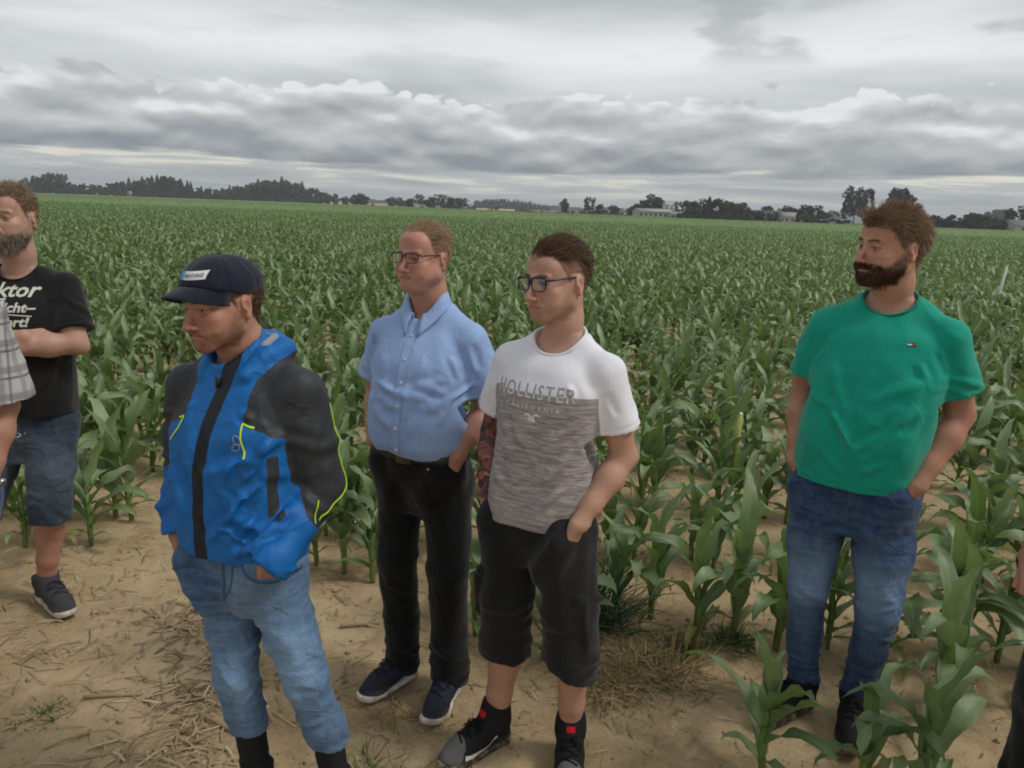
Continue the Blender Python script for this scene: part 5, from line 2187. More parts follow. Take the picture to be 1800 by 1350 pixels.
    for hp, kn in (((.088, .0, .80), (.084, .052, .47)), ((-.112, 0, .80), (-.146, .045, .47))):
        d, t = seg_dist(V, hp, kn)
        fr = sstep((V - (np.asarray(hp) + t[:, None] * (np.asarray(kn) - hp)))[:, 1], .0, .08)
        fade = np.maximum(fade, fr * np.exp(-((t - .75) / .35) ** 2))
    fattr(to.data, 'fade', np.clip(fade * .75 + .10, 0, 1))
    pocket_edges(to, V, F, [[(-.115, .945), (-.150, .905), (-.205, .888)], [(.10, .950), (.14, .915), (.185, .895)]], jm_thread())
    fly(to, V, F, -.012, .955, .80, jm_thread())
    um = shoe_mat('black_shoe', srgb(24, 22, 24))
    sl = sole_mat('black_sole', srgb(28, 27, 28))
    lm = simple('black_lace', srgb(16, 16, 17), .8, .2)
    for (an, ang, side) in ((A_(.066, .0, 0), 26, 1), (A_(-.112, -.02, 0), -4, -1)):
        d_ = A_(math.sin(R(ang)), math.cos(R(ang)), 0)
        make_shoe(e, an - d_ * .065, ang, um, sl, 'runner', .31, side, lace_mat=lm)
    return e


def jm_thread():
    return simple('denim_thread', srgb(72, 84, 106), .8, .2)


def pocket_edges(o, V, F, lines, m, w=.006, dirv=(0, -1, 0), name='pocket_edge'):
    bv = bvh_of(V, F)
    for ln in lines:
        v2, f2 = ribbon2d(ln, w, .008)
        P = decal_project([(q[0], .1, q[1]) for q in v2], bv, dirv, .0022, back=.4)
        me = mesh_np(name, P, f2)
        fattr(me, 'fade', np.full(len(P), .35))
        obj(name, me, m, o)


def fly(o, V, F, x, z1, z0, m):
    pocket_edges(o, V, F, [[(x, z1), (x - .002, z0 + .02), (x + .004, z0)]], m, .005, name='fly_seam')
    pocket_edges(o, V, F, [[(x - .034, z1), (x - .034, z0 + .07), (x - .022, z0 + .03), (x, z0 + .012)]], m, .0035, name='fly_seam')
# ------------------------------------------------------------------ blue jacket, cap
def man_jacket():
    e = person_empty('man in dark cap and blue and black rain jacket with light blue jeans', (-.70, 1.98), 18)
    T = dict(neck=(.030, -.030, 1.385), shR=(.182, -.010, 1.282), shL=(-.150, -.010, 1.294), elR=(.258, -.060, 1.020), elL=(-.178, -.050, 1.030),
             wrR=(.196, .060, .866), wrL=(-.142, .110, .890), sleeve=1.0, rsl=(.062, .062), rsh=.056, rneck=.066, trap=-.035, hs=.95,
             slices=[(.830, .014, .008, .166, .138, .130), (.87, .014, .008, .176, .146, .136), (.98, .015, .008, .178, .150, .138), (1.10, .016, .006, .178, .150, .138),
                     (1.20, .016, .0, .178, .142, .132), (1.28, .016, -.012, .155, .112, .116), (1.35, .018, -.028, .11, .082, .095)])
    T['pocket'] = True
    M, pos = local_head(T, (.040, .026, 1.522), 14, -7, 3)
    T['neckpts'] = neckpts(T, M, pos, .058)
    T['handR'] = (unit((-.22, .30, -1)), unit((1, .35, 0)), unit((-.3, 1, .1)), .35, .95)
    T['handL'] = (unit((.25, .10, -1)), unit((-.8, .6, .1)), unit((.6, .8, .2)), .35, .95)
    head = make_head('P2', e, M, pos, neck_in_head(T, M, pos))
    V, F = make_skin(T, .044)
    body, BV, BF = finish_body(e, 'P2', [head, (V, F, skin_cols(V, srgb(173, 127, 107), 4, redk=.28))], skin_mat('skin'))

    def ex(f):
        for s in ('R', 'L'):
            sh, el, wr = (np.asarray(T[q + s], float) for q in ('sh', 'el', 'wr'))
            if s == 'R':
                f.chain([(sh, .058), (sh * .5 + el * .5, .060), (el, .060), (el * .45 + wr * .55, .056), (wr * 1.0, .048)], .025, .02)
            else:
                f.chain([(sh, .060), (sh * .5 + el * .5, .064), (el, .066), (el * .75 + wr * .25, .060)], .025, .02)
        # stand-up collar
        nb = np.asarray(T['neck'], float)
        f.cone(nb + A_(-.002, -.004, -.060), nb + A_(.002, .006, .012), .086, .080, .025)
        # hood rolled down behind the neck
        for a, b, r in (((.098, -.010, 1.375), (.088, -.085, 1.385), .026), ((.088, -.085, 1.385), (.015, -.122, 1.380), .034), ((.015, -.122, 1.380), (-.058, -.085, 1.392), .036), ((-.058, -.085, 1.392), (-.070, -.005, 1.388), .028), ((-.070, -.005, 1.388), (-.048, .060, 1.345), .015), ((.098, -.010, 1.375), (.083, .058, 1.335), .014)):
            f.cone(a, b, r, r * .96, .022)
        f.cone((.015, -.135, 1.36), (.015, -.15, 1.24), .06, .03, .05)
    T2 = dict(T)
    T2['sleeve'] = .55
    h = .006
    f = Field((-.42, -.30, .79), (.42, .34, 1.50), h)
    torso_prims(f, dict(T, sleeve=.6), k=.022)
    ex(f)
    nb = np.asarray(T['neck'], float)
    # collar opening
    f.cone(nb + A_(.004, .012, -.035), nb + A_(.010, .040, .09), .058, .080, .010, 's')
    f.cone(nb + A_(.004, .10, .03), nb + A_(.004, .045, -.020), .040, .012, .015, 's')
    # hem and cuffs
    f.cut((0, 0, .842), (.10, .12, -1), r=None)
    elR, wrR = A_(*T['elR']), A_(*T['wrR'])
    SV, SF = None, None
    wr = wrR + unit(wrR - elR) * .006
    f.cut(wr, unit(wrR - elR), r=.075)
    f.cone(wr, wr + unit(wrR - elR) * .03, .035, .035, .004, 's')
    SV, SF = f.mesh(2)
    # left forearm sleeve, loose cuff over the hand
    elL, wrL = A_(*T['elL']), A_(*T['wrL'])
    dl = unit(unit(wrL - elL) + A_(.25, 0, -.2))
    g = Field((-.32, -.16, .76), (.0, .24, 1.14), h)
    g.chain([(elL, .064), (elL * .5 + wrL * .5, .063), (wrL, .061), (wrL + dl * .06, .066)], .02, .02)
    g.cut(wrL + dl * .030, dl)
    g.cone(wrL + dl * .02, wrL + dl * .06, .048, .052, .004, 's')
    SV, SF = join_np([(SV, SF), g.mesh(2)])
    SV = drape(SV, SF, dict(T, sleeve=.95), 24, 8, .0065)
    SV = wrinkle(SV, SF, 24, .0045, .0020, .7)
    N = normals(SV, SF)
    for s, sd in (('R', 3), ('L', 11)):
        sh, el, w = (np.asarray(T[q + s], float) for q in ('sh', 'el', 'wr'))
        SV = limb_rings(SV, N, sh, el, .0058, .075, .45, 1.1, sd, .8)
        SV = limb_rings(SV, N, el, w, .0070, .050, .15, 1.0, sd + 3, .8)
    SV = add_folds(SV, SF, [([(-.15, .10, 1.20), (-.09, .15, 1.10), (-.05, .165, .98)], .009, .020), ([(-.17, .08, 1.10), (-.11, .15, 1.00), (-.05, .165, .92)], .009, .018), ([(-.04, .16, 1.20), (-.06, .165, 1.05), (-.03, .165, .93)], .006, .018),
                            ([(-.18, .06, 1.02), (-.12, .14, .93), (-.04, .16, .88)], .009, .015), ([(.14, .10, 1.16), (.10, .15, 1.03), (.09, .155, .92)], .008, .020), ([(.06, .15, 1.22), (.08, .155, 1.08)], .006, .018),
                            ([(.16, .08, 1.02), (.12, .14, .92)], .008, .015), ([(-.10, .11, 1.30), (-.13, .10, 1.22)], .006, .014), ([(-.02, .12, 1.33), (-.06, .12, 1.27), (-.10, .10, 1.24)], .007, .012), ([(.06, .12, 1.31), (.10, .11, 1.25)], .006, .012),
                            ([(-.16, .08, .93), (-.08, .15, .87)], .007, .012)])
    me = mesh_np('jacket', SV, SF)
    jk = obj('jacket', me, jacket_mat(), e)
    # --- panels
    x, y, z = SV[:, 0], SV[:, 1], SV[:, 2]
    xc = x - .014
    ax = np.abs(xc)
    # zip flap: gently curved band down the front
    zx = np.interp(z, [.83, .95, 1.10, 1.22, 1.30, 1.38], [.040, .046, .040, .022, .006, -.004])
    zp = np.where(y > .0, .0185 - np.abs(x - zx), -1)
    fattr(me, 'zip', zp)
    yoke = np.minimum(ax - np.interp(z, [1.2, 1.24, 1.32, 1.40], [.098, .086, .086, .094]), z - (1.232 - (ax - .086) * .42))
    hood = np.minimum.reduce([seg_dist(SV, a, b)[0] for a, b in (((.100, -.010, 1.385), (.090, -.085, 1.400)), ((.090, -.085, 1.40), (.015, -.128, 1.395)), ((.015, -.128, 1.395), (-.060, -.085, 1.41)), ((-.060, -.085, 1.410), (-.072, -.005, 1.405)), ((-.072, -.005, 1.405), (-.05, .06, 1.365)))])
    nb_ = np.asarray(T['neck'], float)
    cold = np.hypot(x - nb_[0], y - nb_[1]) - .100
    blk = np.minimum(yoke, np.minimum(hood - .040, np.where(z > 1.30, cold, 1)))
    for s, sg in (('R', 1), ('L', -1)):
        sh, el, w = (np.asarray(T[q + s], float) for q in ('sh', 'el', 'wr'))
        d, t = poly_dist(SV, [sh, el, w])
        ctr = np.where((t < .5)[:, None], sh + (el - sh) * (t * 2)[:, None], el + (w - el) * ((t - .5) * 2)[:, None])
        o = ((SV - ctr) @ unit((sg * .95, .28 if sg < 0 else .20, .0)))
        tip = .74 if sg < 0 else .50
        th = np.interp(t, [0, .15, .4, tip * .8, tip, tip + .03], [-.060, -.024, -.010, .014, .058, .2])
        sl_ = np.minimum(np.minimum(o - th, .088 - d), xc * sg - np.interp(t, [0, .2, .5], [.12, .135, .155]))
        blk = np.maximum(blk, sl_)
    # dark strip on the side of the body
    blk0 = blk
    strip = .016 - np.abs(np.arctan2(y, ax) * .19 - .10)
    blk = np.where((z < 1.15) & (ax < .19) & (z > .985) & (np.minimum(*[poly_dist(SV, [T['sh' + s_], T['el' + s_], T['wr' + s_]])[0] for s_ in 'RL']) > .066), np.maximum(blk, np.where(ax > .12, strip, -1)), blk)
    fattr(me, 'blk', blk)
    bv = bvh_of(SV, SF)
    neon = simple('neon_piping', srgb(190, 232, 40), .6, .3, .05)
    grey = simple('emblem_grey', srgb(136, 146, 170), .6, .3, .05)

    def pipe(pts, w=.0042, name='piping', m=neon, off=.0022):
        v2, f2 = ribbon2d(pts, w, .007)
        P = decal_project([(q[0], .0, q[1]) for q in v2], bv, (0, -1, 0), off, back=.5)
        return obj(name, mesh_np(name, P, f2), m, jk)
    # chest pocket piping (person's left and right)
    pipe([(-.072, 1.234), (-.076, 1.20), (-.086, 1.165), (-.088, 1.15)])
    pipe([(-.072, 1.234), (-.100, 1.224)], .0045)
    pipe([(.100, 1.234), (.112, 1.205), (.140, 1.170)], .0045)
    pipe([(.100, 1.236), (.118, 1.228)], .004)
    # three-loop emblem
    def leaf(cx, cz, a, L=.026, W=.0085):
        pts = []
        for t in np.linspace(0, 2 * np.pi, 22):
            u, v = L / 2 * math.cos(t), W * math.sin(t) * abs(math.sin(t)) ** .3
            pts.append((cx + (u + L / 2) * math.cos(a) - v * math.sin(a), cz + (u + L / 2) * math.sin(a) + v * math.cos(a)))
        return ribbon2d(pts, .0032, .003)
    v2, f2 = join_np([leaf(-.074, 1.184, R(58)), leaf(-.074, 1.184, R(-35)), leaf(-.074, 1.184, R(180))][:2])
    P = decal_project([(q[0], .0, q[1]) for q in v2], bv, (0, -1, 0), .002, back=.5)
    obj('chest_emblem', mesh_np('chest_emblem', P, f2), grey, jk)
    # sleeve piping along the left arm and the V on the forearm
    sh, el, w = (np.asarray(T[q + 'L'], float) for q in ('sh', 'el', 'wr'))

    def armline(ts, outdir, m=neon, wd=.0036, name='piping'):
        pts = []
        for t, od in zip(ts, outdir):
            c = sh + (el - sh) * (t * 2) if t < .5 else el + (w - el) * ((t - .5) * 2)
            o = unit(od)
            loc, nr, _, _ = bv.ray_cast(Vector(c + o * .3), Vector(-o), .4)
            if loc is not None:
                pts.append(np.array(loc) + np.array(nr) * .0015)
        if len(pts) > 2:
            V_, F_ = tube(pts, wd / 2, 5)
            obj(name, mesh_q(name, V_, F_), m, jk)
    armline(np.linspace(.06, .73, 26), [(-1, np.interp(t, [.06, .5, .73], [-.75, -.62, -.10]), .0) for t in np.linspace(.06, .73, 26)])
    armline(np.linspace(.54, .74, 12), [(-.75, np.interp(t, [.54, .74], [.85, .1]), .0) for t in np.linspace(.54, .74, 12)])
    sh, el, w = (np.asarray(T[q + 'R'], float) for q in ('sh', 'el', 'wr'))
    armline(np.linspace(.44, .55, 8), [(1, np.interp(t, [.44, .55], [.9, .1]), .0) for t in np.linspace(.44, .55, 8)])
    # zip puller at the collar
    p = decal_project([(.020, .0, 1.322)], bv, (0, -1, 0), .006, back=.5)[0]
    q_, f_ = box_vf(p[0], p[1], p[2], .010, .006, .026)
    obj('zip_puller', mesh_np('zip_puller', q_, f_, False), simple('puller', srgb(24, 26, 30), .4, .4), jk)
    # grey lining seen inside the hood
    f = Field((-.08, -.12, 1.36), (.13, .06, 1.49), .005)
    f.cone((.084, -.012, 1.398), (.070, -.070, 1.414), .010, .011, .010)
    f.cone((.070, -.070, 1.414), (.012, -.092, 1.420), .011, .012, .010)
    f.cone((.012, -.092, 1.420), (-.046, -.066, 1.424), .012, .011, .010)
    f.cone((-.046, -.066, 1.424), (-.054, -.006, 1.410), .011, .009, .010)
    v, q = f.mesh(1)
    v = wrinkle(v, q, 77, .002, .002)
    ln = obj('hood_lining', mesh_np('hood_lining', v, q), simple('grey_lining', srgb(142, 146, 152), .8, .2, .2, 30), jk)
    # cap patch
    crown, cbv = FACES['P2']['cap']
    wm = simple('patch_white', srgb(214, 216, 218), .7, .3, .04)
    bm_ = simple('patch_blue', srgb(70, 150, 200), .7, .3, .05)
    tm_ = simple('patch_text', srgb(60, 62, 70), .7, .3, .05)
    fwd, rt, up = M @ A_(0, 1, 0), M @ A_(1, 0, 0), M @ A_(0, 0, 1)
    o0 = pos + M @ A_(-.012, .09, .086)
    for (u0, u1, m_, nm, of) in ((-.034, -.016, bm_, 'cap_patch', .0015), (-.016, .040, wm, 'cap_patch', .0016)):
        g, gf = grid2d(u0, u1, -.0095, .0095, 9, 5)
        P, _ = place_decal(g, gf, o0, -rt, up, cbv, of)
        obj(nm, mesh_np(nm, P, gf), m_, crown)
    tv, tf = text_mesh('BERATUNG', .0105, .80, bold=.0002, spacing=1.15, sub=.006)
    tv[:, 0] += -.0125
    tv[:, 1] -= .004
    P, _ = place_decal(tv, tf, o0, -rt, up, cbv, .0036)
    obj('cap_lettering', mesh_np('cap_lettering', P, tf, False), tm_, crown)
    # jeans
    Q = dict(waist=.90, zlo=.10, pelvis=[(.69, .010, .0, .128, .086, .105), (.75, .012, .0, .152, .104, .118), (.82, .014, .0, .158, .112, .116), (.91, .014, 0, .154, .112, .112)],
             legR=[((.078, 0, .78), .084), ((.058, .030, .61), .070), ((.034, .052, .47), .058), ((.022, .020, .30), .054), ((.016, -.01, .10), .054)],
             legL=[((-.068, 0, .78), .086), ((-.122, .010, .61), .072), ((-.170, .016, .48), .060), ((-.200, -.025, .32), .056), ((-.220, -.06, .10), .056)], xmid=-.09,
             hemR=((.016, .01, .285), (0, .05, -1)), hemL=((-.205, -.035, .255), (.15, .08, -1)))

    def exj(f):
        pocket_bulge(f, T, 'R', r=.032)
        pocket_bulge(f, T, 'L', r=.032)
    V, F = make_trousers(Q, extra=exj)
    V = wrinkle(V, F, 34, .005, .003, .6)
    N = normals(V, F)
    for hp, kn, an, sd in (((.085, 0, .77), (.030, .062, .47), (.012, -.01, .10), 3), ((-.082, 0, .77), (-.205, .02, .48), (-.246, -.06, .1), 9)):
        V = limb_rings(V, N, kn, an, .0085, .050, .25, .75, sd, .8)
        V = limb_rings(V, N, kn, an, .006, .055, -.3, .2, sd + 4, .8)
        V = limb_rings(V, N, hp, kn, .005, .06, .1, .6, sd + 6, .7)
    jm = denim_mat('light_blue_jeans', srgb(50, 74, 106), srgb(140, 172, 204), .9)
    to = obj('jeans', mesh_np('jeans', V, F), jm, e)
    fade = np.zeros(len(V))
    for hp, kn in (((.075, .0, .72), (.030, .062, .42)), ((-.10, 0, .72), (-.21, .02, .42))):
        d, t = seg_dist(V, hp, kn)
        fr = sstep((V - (np.asarray(hp) + t[:, None] * (np.asarray(kn) - hp)))[:, 1], -.02, .08)
        fade = np.maximum(fade, fr * np.exp(-((t - .6) / .5) ** 2))
    fattr(to.data, 'fade', np.clip(fade * .45 + .28 - .25 * sstep(V[:, 0], -.06, .06), 0, 1))  # worn thighs, plus shade on his right leg painted into the denim
    pocket_edges(to, V, F, [[(.085, .855), (.130, .815), (.18, .795)], [(-.07, .862), (-.11, .825), (-.16, .805)]], jm_thread())
    fly(to, V, F, .008, .87, .735, jm_thread())
    # rubber boots
    um = shoe_mat('dark_rubber', srgb(30, 32, 36))
    sl = sole_mat('boot_sole', srgb(30, 30, 30))
    for (an, ang, side, sf) in ((A_(.016, -.01, 0), 12, 1, (0, .036)), (A_(-.222, -.062, 0), -14, -1, (.029, .034))):
        d_ = A_(math.sin(R(ang)), math.cos(R(ang)), 0)
        make_shoe(e, an - d_ * .058, ang, um, sl, 'boot', .29, side, name='boot', shaft=sf)
    return e


# ------------------------------------------------------------------ black printed T-shirt, arms crossed
def man_black():
    e = person_empty('bearded man in black printed t-shirt and denim shorts with crossed arms', (-2.02, 3.12), -10)
    T = dict(neck=(-.012, -.030, 1.480), shR=(.162, -.005, 1.402), shL=(-.186, -.005, 1.402), elR=(.222, .085, 1.185), elL=(-.240, .085, 1.185),
             wrR=(-.085, .175, 1.225), wrL=(.030, .215, 1.185), sleeve=.78, rsl=(.066, .080), rsh=.052, rneck=.048,
             slices=[(.885, -.010, .01, .178, .130, .12), (.97, -.010, .012, .182, .140, .124), (1.10, -.010, .01, .180, .138, .124), (1.22, -.012, .006, .188, .130, .122),
                     (1.33, -.012, -.002, .182, .118, .112), (1.385, -.012, -.012, .155, .094, .098), (1.44, -.012, -.026, .106, .066, .076), (1.475, -.012, -.03, .078, .054, .062)],
             neckhole=(0, .022, .004, .072, .072), necktilt=.42)
    M, pos = local_head(T, (-.016, .014, 1.680), 8, 0, 0)
    T['neckpts'] = neckpts(T, M, pos, .059)
    T['handL'] = (unit((1, -.15, .05)), unit((.1, 1, -.1)), unit((0, .1, 1)), .3, .95)
    T['handR'] = (unit((-.55, -.85, -.05)), unit((-.8, .5, .1)), unit((0, .1, 1)), .3, .95, -.6)
    head = make_head('P1', e, M, pos, neck_in_head(T, M, pos))
    V, F = make_skin(T, .052)
    skin = srgb(185, 150, 129)
    legs = []
    for kn, an in ((A_(-.062, .04, .50), A_(.010, -.02, .085)), (A_(.205, .04, .50), A_(.300, -.01, .085))):
        cf = kn * .66 + an * .34 + A_(0, -.02, 0)
        v, f = leg_skin([(A_(-.01, 0, 1.30), .09), (A_(-.01, 0, .90), .09), (A_(kn[0], 0, .84), .075), (kn, .060), (cf, .060), (kn * .3 + an * .7 + A_(0, -.006, 0), .043), (an, .038)])
        legs.append((v, f, skin_cols(v, srgb(176, 133, 114), 5, redk=.28)))
    finish_body(e, 'P1', [head, (V, F, skin_cols(V, skin, 8, redk=.15))] + legs, skin_mat('skin'))
    SV, SF, ring = make_shirt(T)
    SV = drape(stitch(SV, SF, T), SF, T, 25)
    SV = wrinkle(SV, SF, 25, .0042, .002)
    SV = add_folds(SV, SF, [([(-.17, .06, 1.14), (-.08, .13, 1.05)], .006, .015), ([(-.17, .06, 1.05), (-.08, .14, .95)], .006, .014), ([(-.18, .06, 1.34), (-.21, .06, 1.26)], .006, .014)])
    bm_ = cloth_mat('black_jersey', srgb(26, 26, 27), var=.15, wr=.35, wscale=18)
    so = obj('t_shirt', mesh_np('t_shirt', SV, SF), bm_, e)
    collar_band(so, ring, bm_, .005)
    bv = bvh_of(SV, SF)
    wm = simple('print_offwhite', srgb(204, 204, 192), .8, .2, .06, 40)
    # lettering: only its right-hand part is in the picture
    for txt, size, xr, z in (('ktor', .074, -.118, 1.372), ('rt', .034, -.004, 1.348), ('nicht\u2013', .050, -.112, 1.315), ('kiert!', .050, -.092, 1.260)):
        tv, tf = text_mesh(txt, size, 1.12, bold=.0016, shear=.22, spacing=1.0, sub=.008)
        tv[:, 0] -= tv[:, 0].max()
        P, _ = place_decal(tv, tf, (xr, 0, z), A_(-1, 0, 0), A_(0, 0, 1), bv, .0012)
        obj('print_letters', mesh_np('print_letters', P, tf, False), wm, so)
    v2, f2 = ribbon2d([(.06, .0), (0, .003), (-.10, -.004)], .004, .008)
    P = decal_project([(q[0], .1, q[1] + 1.303) for q in v2], bv, (0, -1, 0), .0014, back=.4)
    obj('print_line', mesh_np('print_line', P, f2), wm, so)
    Q = dict(waist=.96, zlo=.33, xmid=.07, pelvis=[(.68, -.01, -.005, .140, .10, .12), (.78, -.01, -.002, .172, .116, .128), (.88, -.01, .0, .172, .122, .122), (.97, -.01, .006, .168, .122, .116)],
             legR=[((.095, 0, .85), .098), ((.150, .025, .65), .088), ((.200, .036, .50), .080), ((.230, .035, .35), .078)],
             legL=[((-.098, 0, .85), .096), ((-.082, .030, .65), .087), ((-.062, .040, .50), .079), ((-.050, .036, .35), .078)],
             hemR=((.21, .035, .405), (0, .03, -1)), hemL=((-.055, .036, .405), (0, .03, -1)))
    V, F = make_trousers(Q)
    V = wrinkle(V, F, 35, .0045, .003, .7)
    N = normals(V, F)
    V = limb_rings(V, N, (-.1, 0, .85), (-.05, .036, .35), .006, .055, .55, 1.0, 3, .8)
    jm = denim_mat('dark_denim_shorts', srgb(30, 38, 52), srgb(104, 120, 138))
    to = obj('shorts', mesh_np('shorts', V, F), jm, e)
    d, t = seg_dist(V, (-.1, .0, .85), (-.055, .036, .4))
    fattr(to.data, 'fade', np.clip(.15 + .45 * np.exp(-((t - .45) / .3) ** 2) * sstep(V[:, 1], .0, .1), 0, 1))
    pocket_edges(to, V, F, [[(-.10, .95), (-.12, .915), (-.165, .90)]], simple('pocket_lining', srgb(200, 202, 204), .8, .2), .012, name='pocket_lining')
    um = shoe_mat('charcoal_knit_shoe', srgb(62, 62, 66))
    sl = sole_mat('cream_sole', srgb(206, 204, 194))
    lm = simple('charcoal_lace', srgb(46, 46, 50), .8, .2)
    for (an, ang, side) in ((A_(.010, -.02, 0), -42, -1), (A_(.300, -.01, 0), 20, 1)):
        d_ = A_(math.sin(R(ang)), math.cos(R(ang)), 0)
        make_shoe(e, an - d_ * .065, ang, um, sl, 'runner', .30, side, collar=.115, lace_mat=lm)
    return e


# ------------------------------------------------------------------ grey plaid shirt, mostly outside the frame
def man_plaid():
    e = person_empty('man at the left edge, only his grey plaid sleeve, forearm and wristwatch in view', (-1.825, 2.30), -22)
    T = dict(neck=(0, -.03, 1.46), shR=(.175, -.005, 1.39), shL=(-.178, -.005, 1.39), elR=(.235, -.04, 1.11), elL=(-.215, -.03, 1.10),
             wrR=(.20, .06, .88), wrL=(-.165, .060, .865), sleeve=.92, rsl=(.080, .098), rsh=.06, rneck=.06,
             slices=[(.86, 0, .01, .182, .14, .125), (1.0, 0, .015, .184, .15, .125), (1.15, 0, .01, .186, .142, .124), (1.27, 0, .004, .188, .13, .118), (1.36, 0, -.01, .168, .098, .104), (1.425, 0, -.025, .11, .064, .08), (1.455, 0, -.03, .078, .052, .064)],
             neckhole=(0, .03, .01, .07, .072), necktilt=.5)
    M, pos = local_head(T, (0, .014, 1.63), 0, 0, 0)
    T['neckpts'] = neckpts(T, M, pos, .058)
    T['handL'] = (unit((.15, .25, -1)), unit((-1, .3, 0)), unit((.2, 1, 0)), .5, .95)
    T['handR'] = (unit((0, .15, -1)), unit((1, .2, 0)), unit((-.2, 1, 0)), .5, .95)
    FACES['P0'] = dict(FACES['P3'], skin=srgb(200, 150, 126))
    head = make_head('P0', e, M, pos, neck_in_head(T, M, pos))
    V, F = make_skin(T, .049)
    finish_body(e, 'P0', [head, (V, F, skin_cols(V, srgb(178, 136, 115), 9, redk=.15))], skin_mat('skin'))
    SV, SF, ring = make_shirt(T)
    SV = wrinkle(SV, SF, 26, .005, .002)
    so = obj('shirt', mesh_np('shirt', SV, SF), plaid_mat(), e)
    collar_band(so, ring, plaid_mat(), .010)
    Q = dict(waist=.92, pelvis=[(.66, 0, -.005, .14, .10, .115), (.78, 0, -.005, .168, .115, .128), (.88, 0, 0, .172, .12, .12), (.93, 0, .01, .168, .12, .11)],
             legR=[((.09, 0, .82), .096), ((.20, .03, .5), .078), ((.26, 0, .25), .070), ((.30, 0, .06), .074)],
             legL=[((-.09, 0, .82), .096), ((.01, .03, .5), .078), ((.08, 0, .25), .070), ((.12, 0, .06), .074)])
    V, F = make_trousers(Q, .008)
    V = wrinkle(V, F, 36, .005, .003, .6)
    to = obj('jeans', mesh_np('jeans', V, F), denim_mat('mid_blue_jeans', srgb(34, 54, 92), srgb(104, 130, 164)), e)
    fattr(to.data, 'fade', np.full(len(V), .3))
    um = shoe_mat('brown_shoe', srgb(70, 54, 42))
    for (an, ang, side) in ((A_(.30, 0, 0), 12, 1), (A_(.12, 0, 0), -12, -1)):
        d_ = A_(math.sin(R(ang)), math.cos(R(ang)), 0)
        make_shoe(e, an - d_ * .065, ang, um, sole_mat('boot_sole', srgb(30, 30, 30)), 'runner', .30, side)
    # wristwatch
    el, wr = A_(*T['elL']), A_(*T['wrL'])
    ax = unit(wr - el)
    c = wr - ax * .015
    u = unit(np.cross(ax, A_(0, 1, .2)))
    w = np.cross(ax, u)
    pts = [c + (u * math.cos(a) + w * math.sin(a)) * .034 for a in np.linspace(0, 2 * np.pi, 28)[:-1]]
    band = obj('watch_band', mesh_q('watch_band', *tube(pts, .006, 8, True)), simple('watch_steel', srgb(150, 150, 152), .3, .5, .1, 60, 0, .2, 1.0), e)
    o = unit(A_(-1, .5, 0) - ax * (A_(-1, .5, 0) @ ax))
    f = Field(c - .07, c + .07, .003)
    f.cone(c + o * .034, c + o * .043, .017, .016, .002)
    v, q = f.mesh(1)
    obj('watch_case', mesh_np('watch_case', v, q), simple('watch_steel', srgb(150, 150, 152), .3, .5, .1, 60, 0, .2, 1.0), band)
    return e


# ------------------------------------------------------------------ dark figure cut by the right edge
def man_right():
    e = person_empty('person in black trousers cut off by the right edge of the picture', (1.62, 1.86), 62)
    T = dict(neck=(0, -.03, 1.46), shR=(.175, -.005, 1.39), shL=(-.178, -.005, 1.39), elR=(.235, -.06, 1.11), elL=(-.22, -.05, 1.10),
             wrR=(.225, .03, .86), wrL=(-.22, .05, .86), sleeve=.96, rsl=(.07, .064), rsh=.06, rneck=.06,
             slices=[(.86, 0, .0, .178, .13, .12), (1.0, 0, .0, .178, .135, .12), (1.15, 0, .0, .182, .13, .12), (1.27, 0, .0, .186, .122, .116), (1.36, 0, -.01, .168, .095, .104), (1.425, 0, -.025, .11, .064, .08), (1.455, 0, -.03, .078, .052, .064)],
             neckhole=(0, .03, .01, .07, .072), necktilt=.5)
    M, pos = local_head(T, (0, .014, 1.63), 0, 0, 0)
    T['neckpts'] = neckpts(T, M, pos, .058)
    T['handR'] = (unit((0, .2, -1)), unit((1, .2, 0)), unit((-.2, 1, 0)), .55, .95)
    T['handL'] = (unit((0, .2, -1)), unit((-1, .2, 0)), unit((.2, 1, 0)), .55, .95)
    FACES['P6'] = dict(FACES['P3'], skin=srgb(200, 150, 126))
    head = make_head('P6', e, M, pos, neck_in_head(T, M, pos))
    V, F = make_skin(T, .047)
    finish_body(e, 'P6', [head, (V, F, skin_cols(V, srgb(173, 127, 107), 9, redk=.25))], skin_mat('skin'))
    SV, SF, ring = make_shirt(T, .008)
    so = obj('shirt', mesh_np('shirt', SV, SF), cloth_mat('dark_shirt', srgb(40, 42, 50)), e)
    Q = dict(waist=.92, pelvis=[(.66, 0, -.005, .14, .10, .115), (.78, 0, -.005, .168, .115, .128), (.88, 0, 0, .172, .12, .12), (.93, 0, .01, .168, .12, .11)],
             legR=[((.09, 0, .82), .098), ((.10, .04, .5), .084), ((.105, .01, .25), .080), ((.11, .01, .05), .088)],
             legL=[((-.09, 0, .82), .098), ((-.10, .03, .5), .084), ((-.10, 0, .25), .080), ((-.10, 0, .05), .086)])
    V, F = make_trousers(Q, .007)
    V = wrinkle(V, F, 37, .005, .003, .6)
    N = normals(V, F)
    V = limb_rings(V, N, (.10, .04, .5), (.11, .01, .05), .008, .07, .4, 1.0, 4)
    obj('trousers', mesh_np('trousers', V, F), cloth_mat('black_trouser_cloth', srgb(16, 16, 18), var=.15, wr=.5, wscale=14), e)
    um = shoe_mat('black_shoe', srgb(24, 22, 24))
    for (an, ang, side) in ((A_(.11, 0, 0), 12, 1), (A_(-.10, 0, 0), -12, -1)):
        d_ = A_(math.sin(R(ang)), math.cos(R(ang)), 0)
        make_shoe(e, an - d_ * .065, ang, um, sole_mat('black_sole', srgb(28, 27, 28)), 'runner', .30, side)
    return e
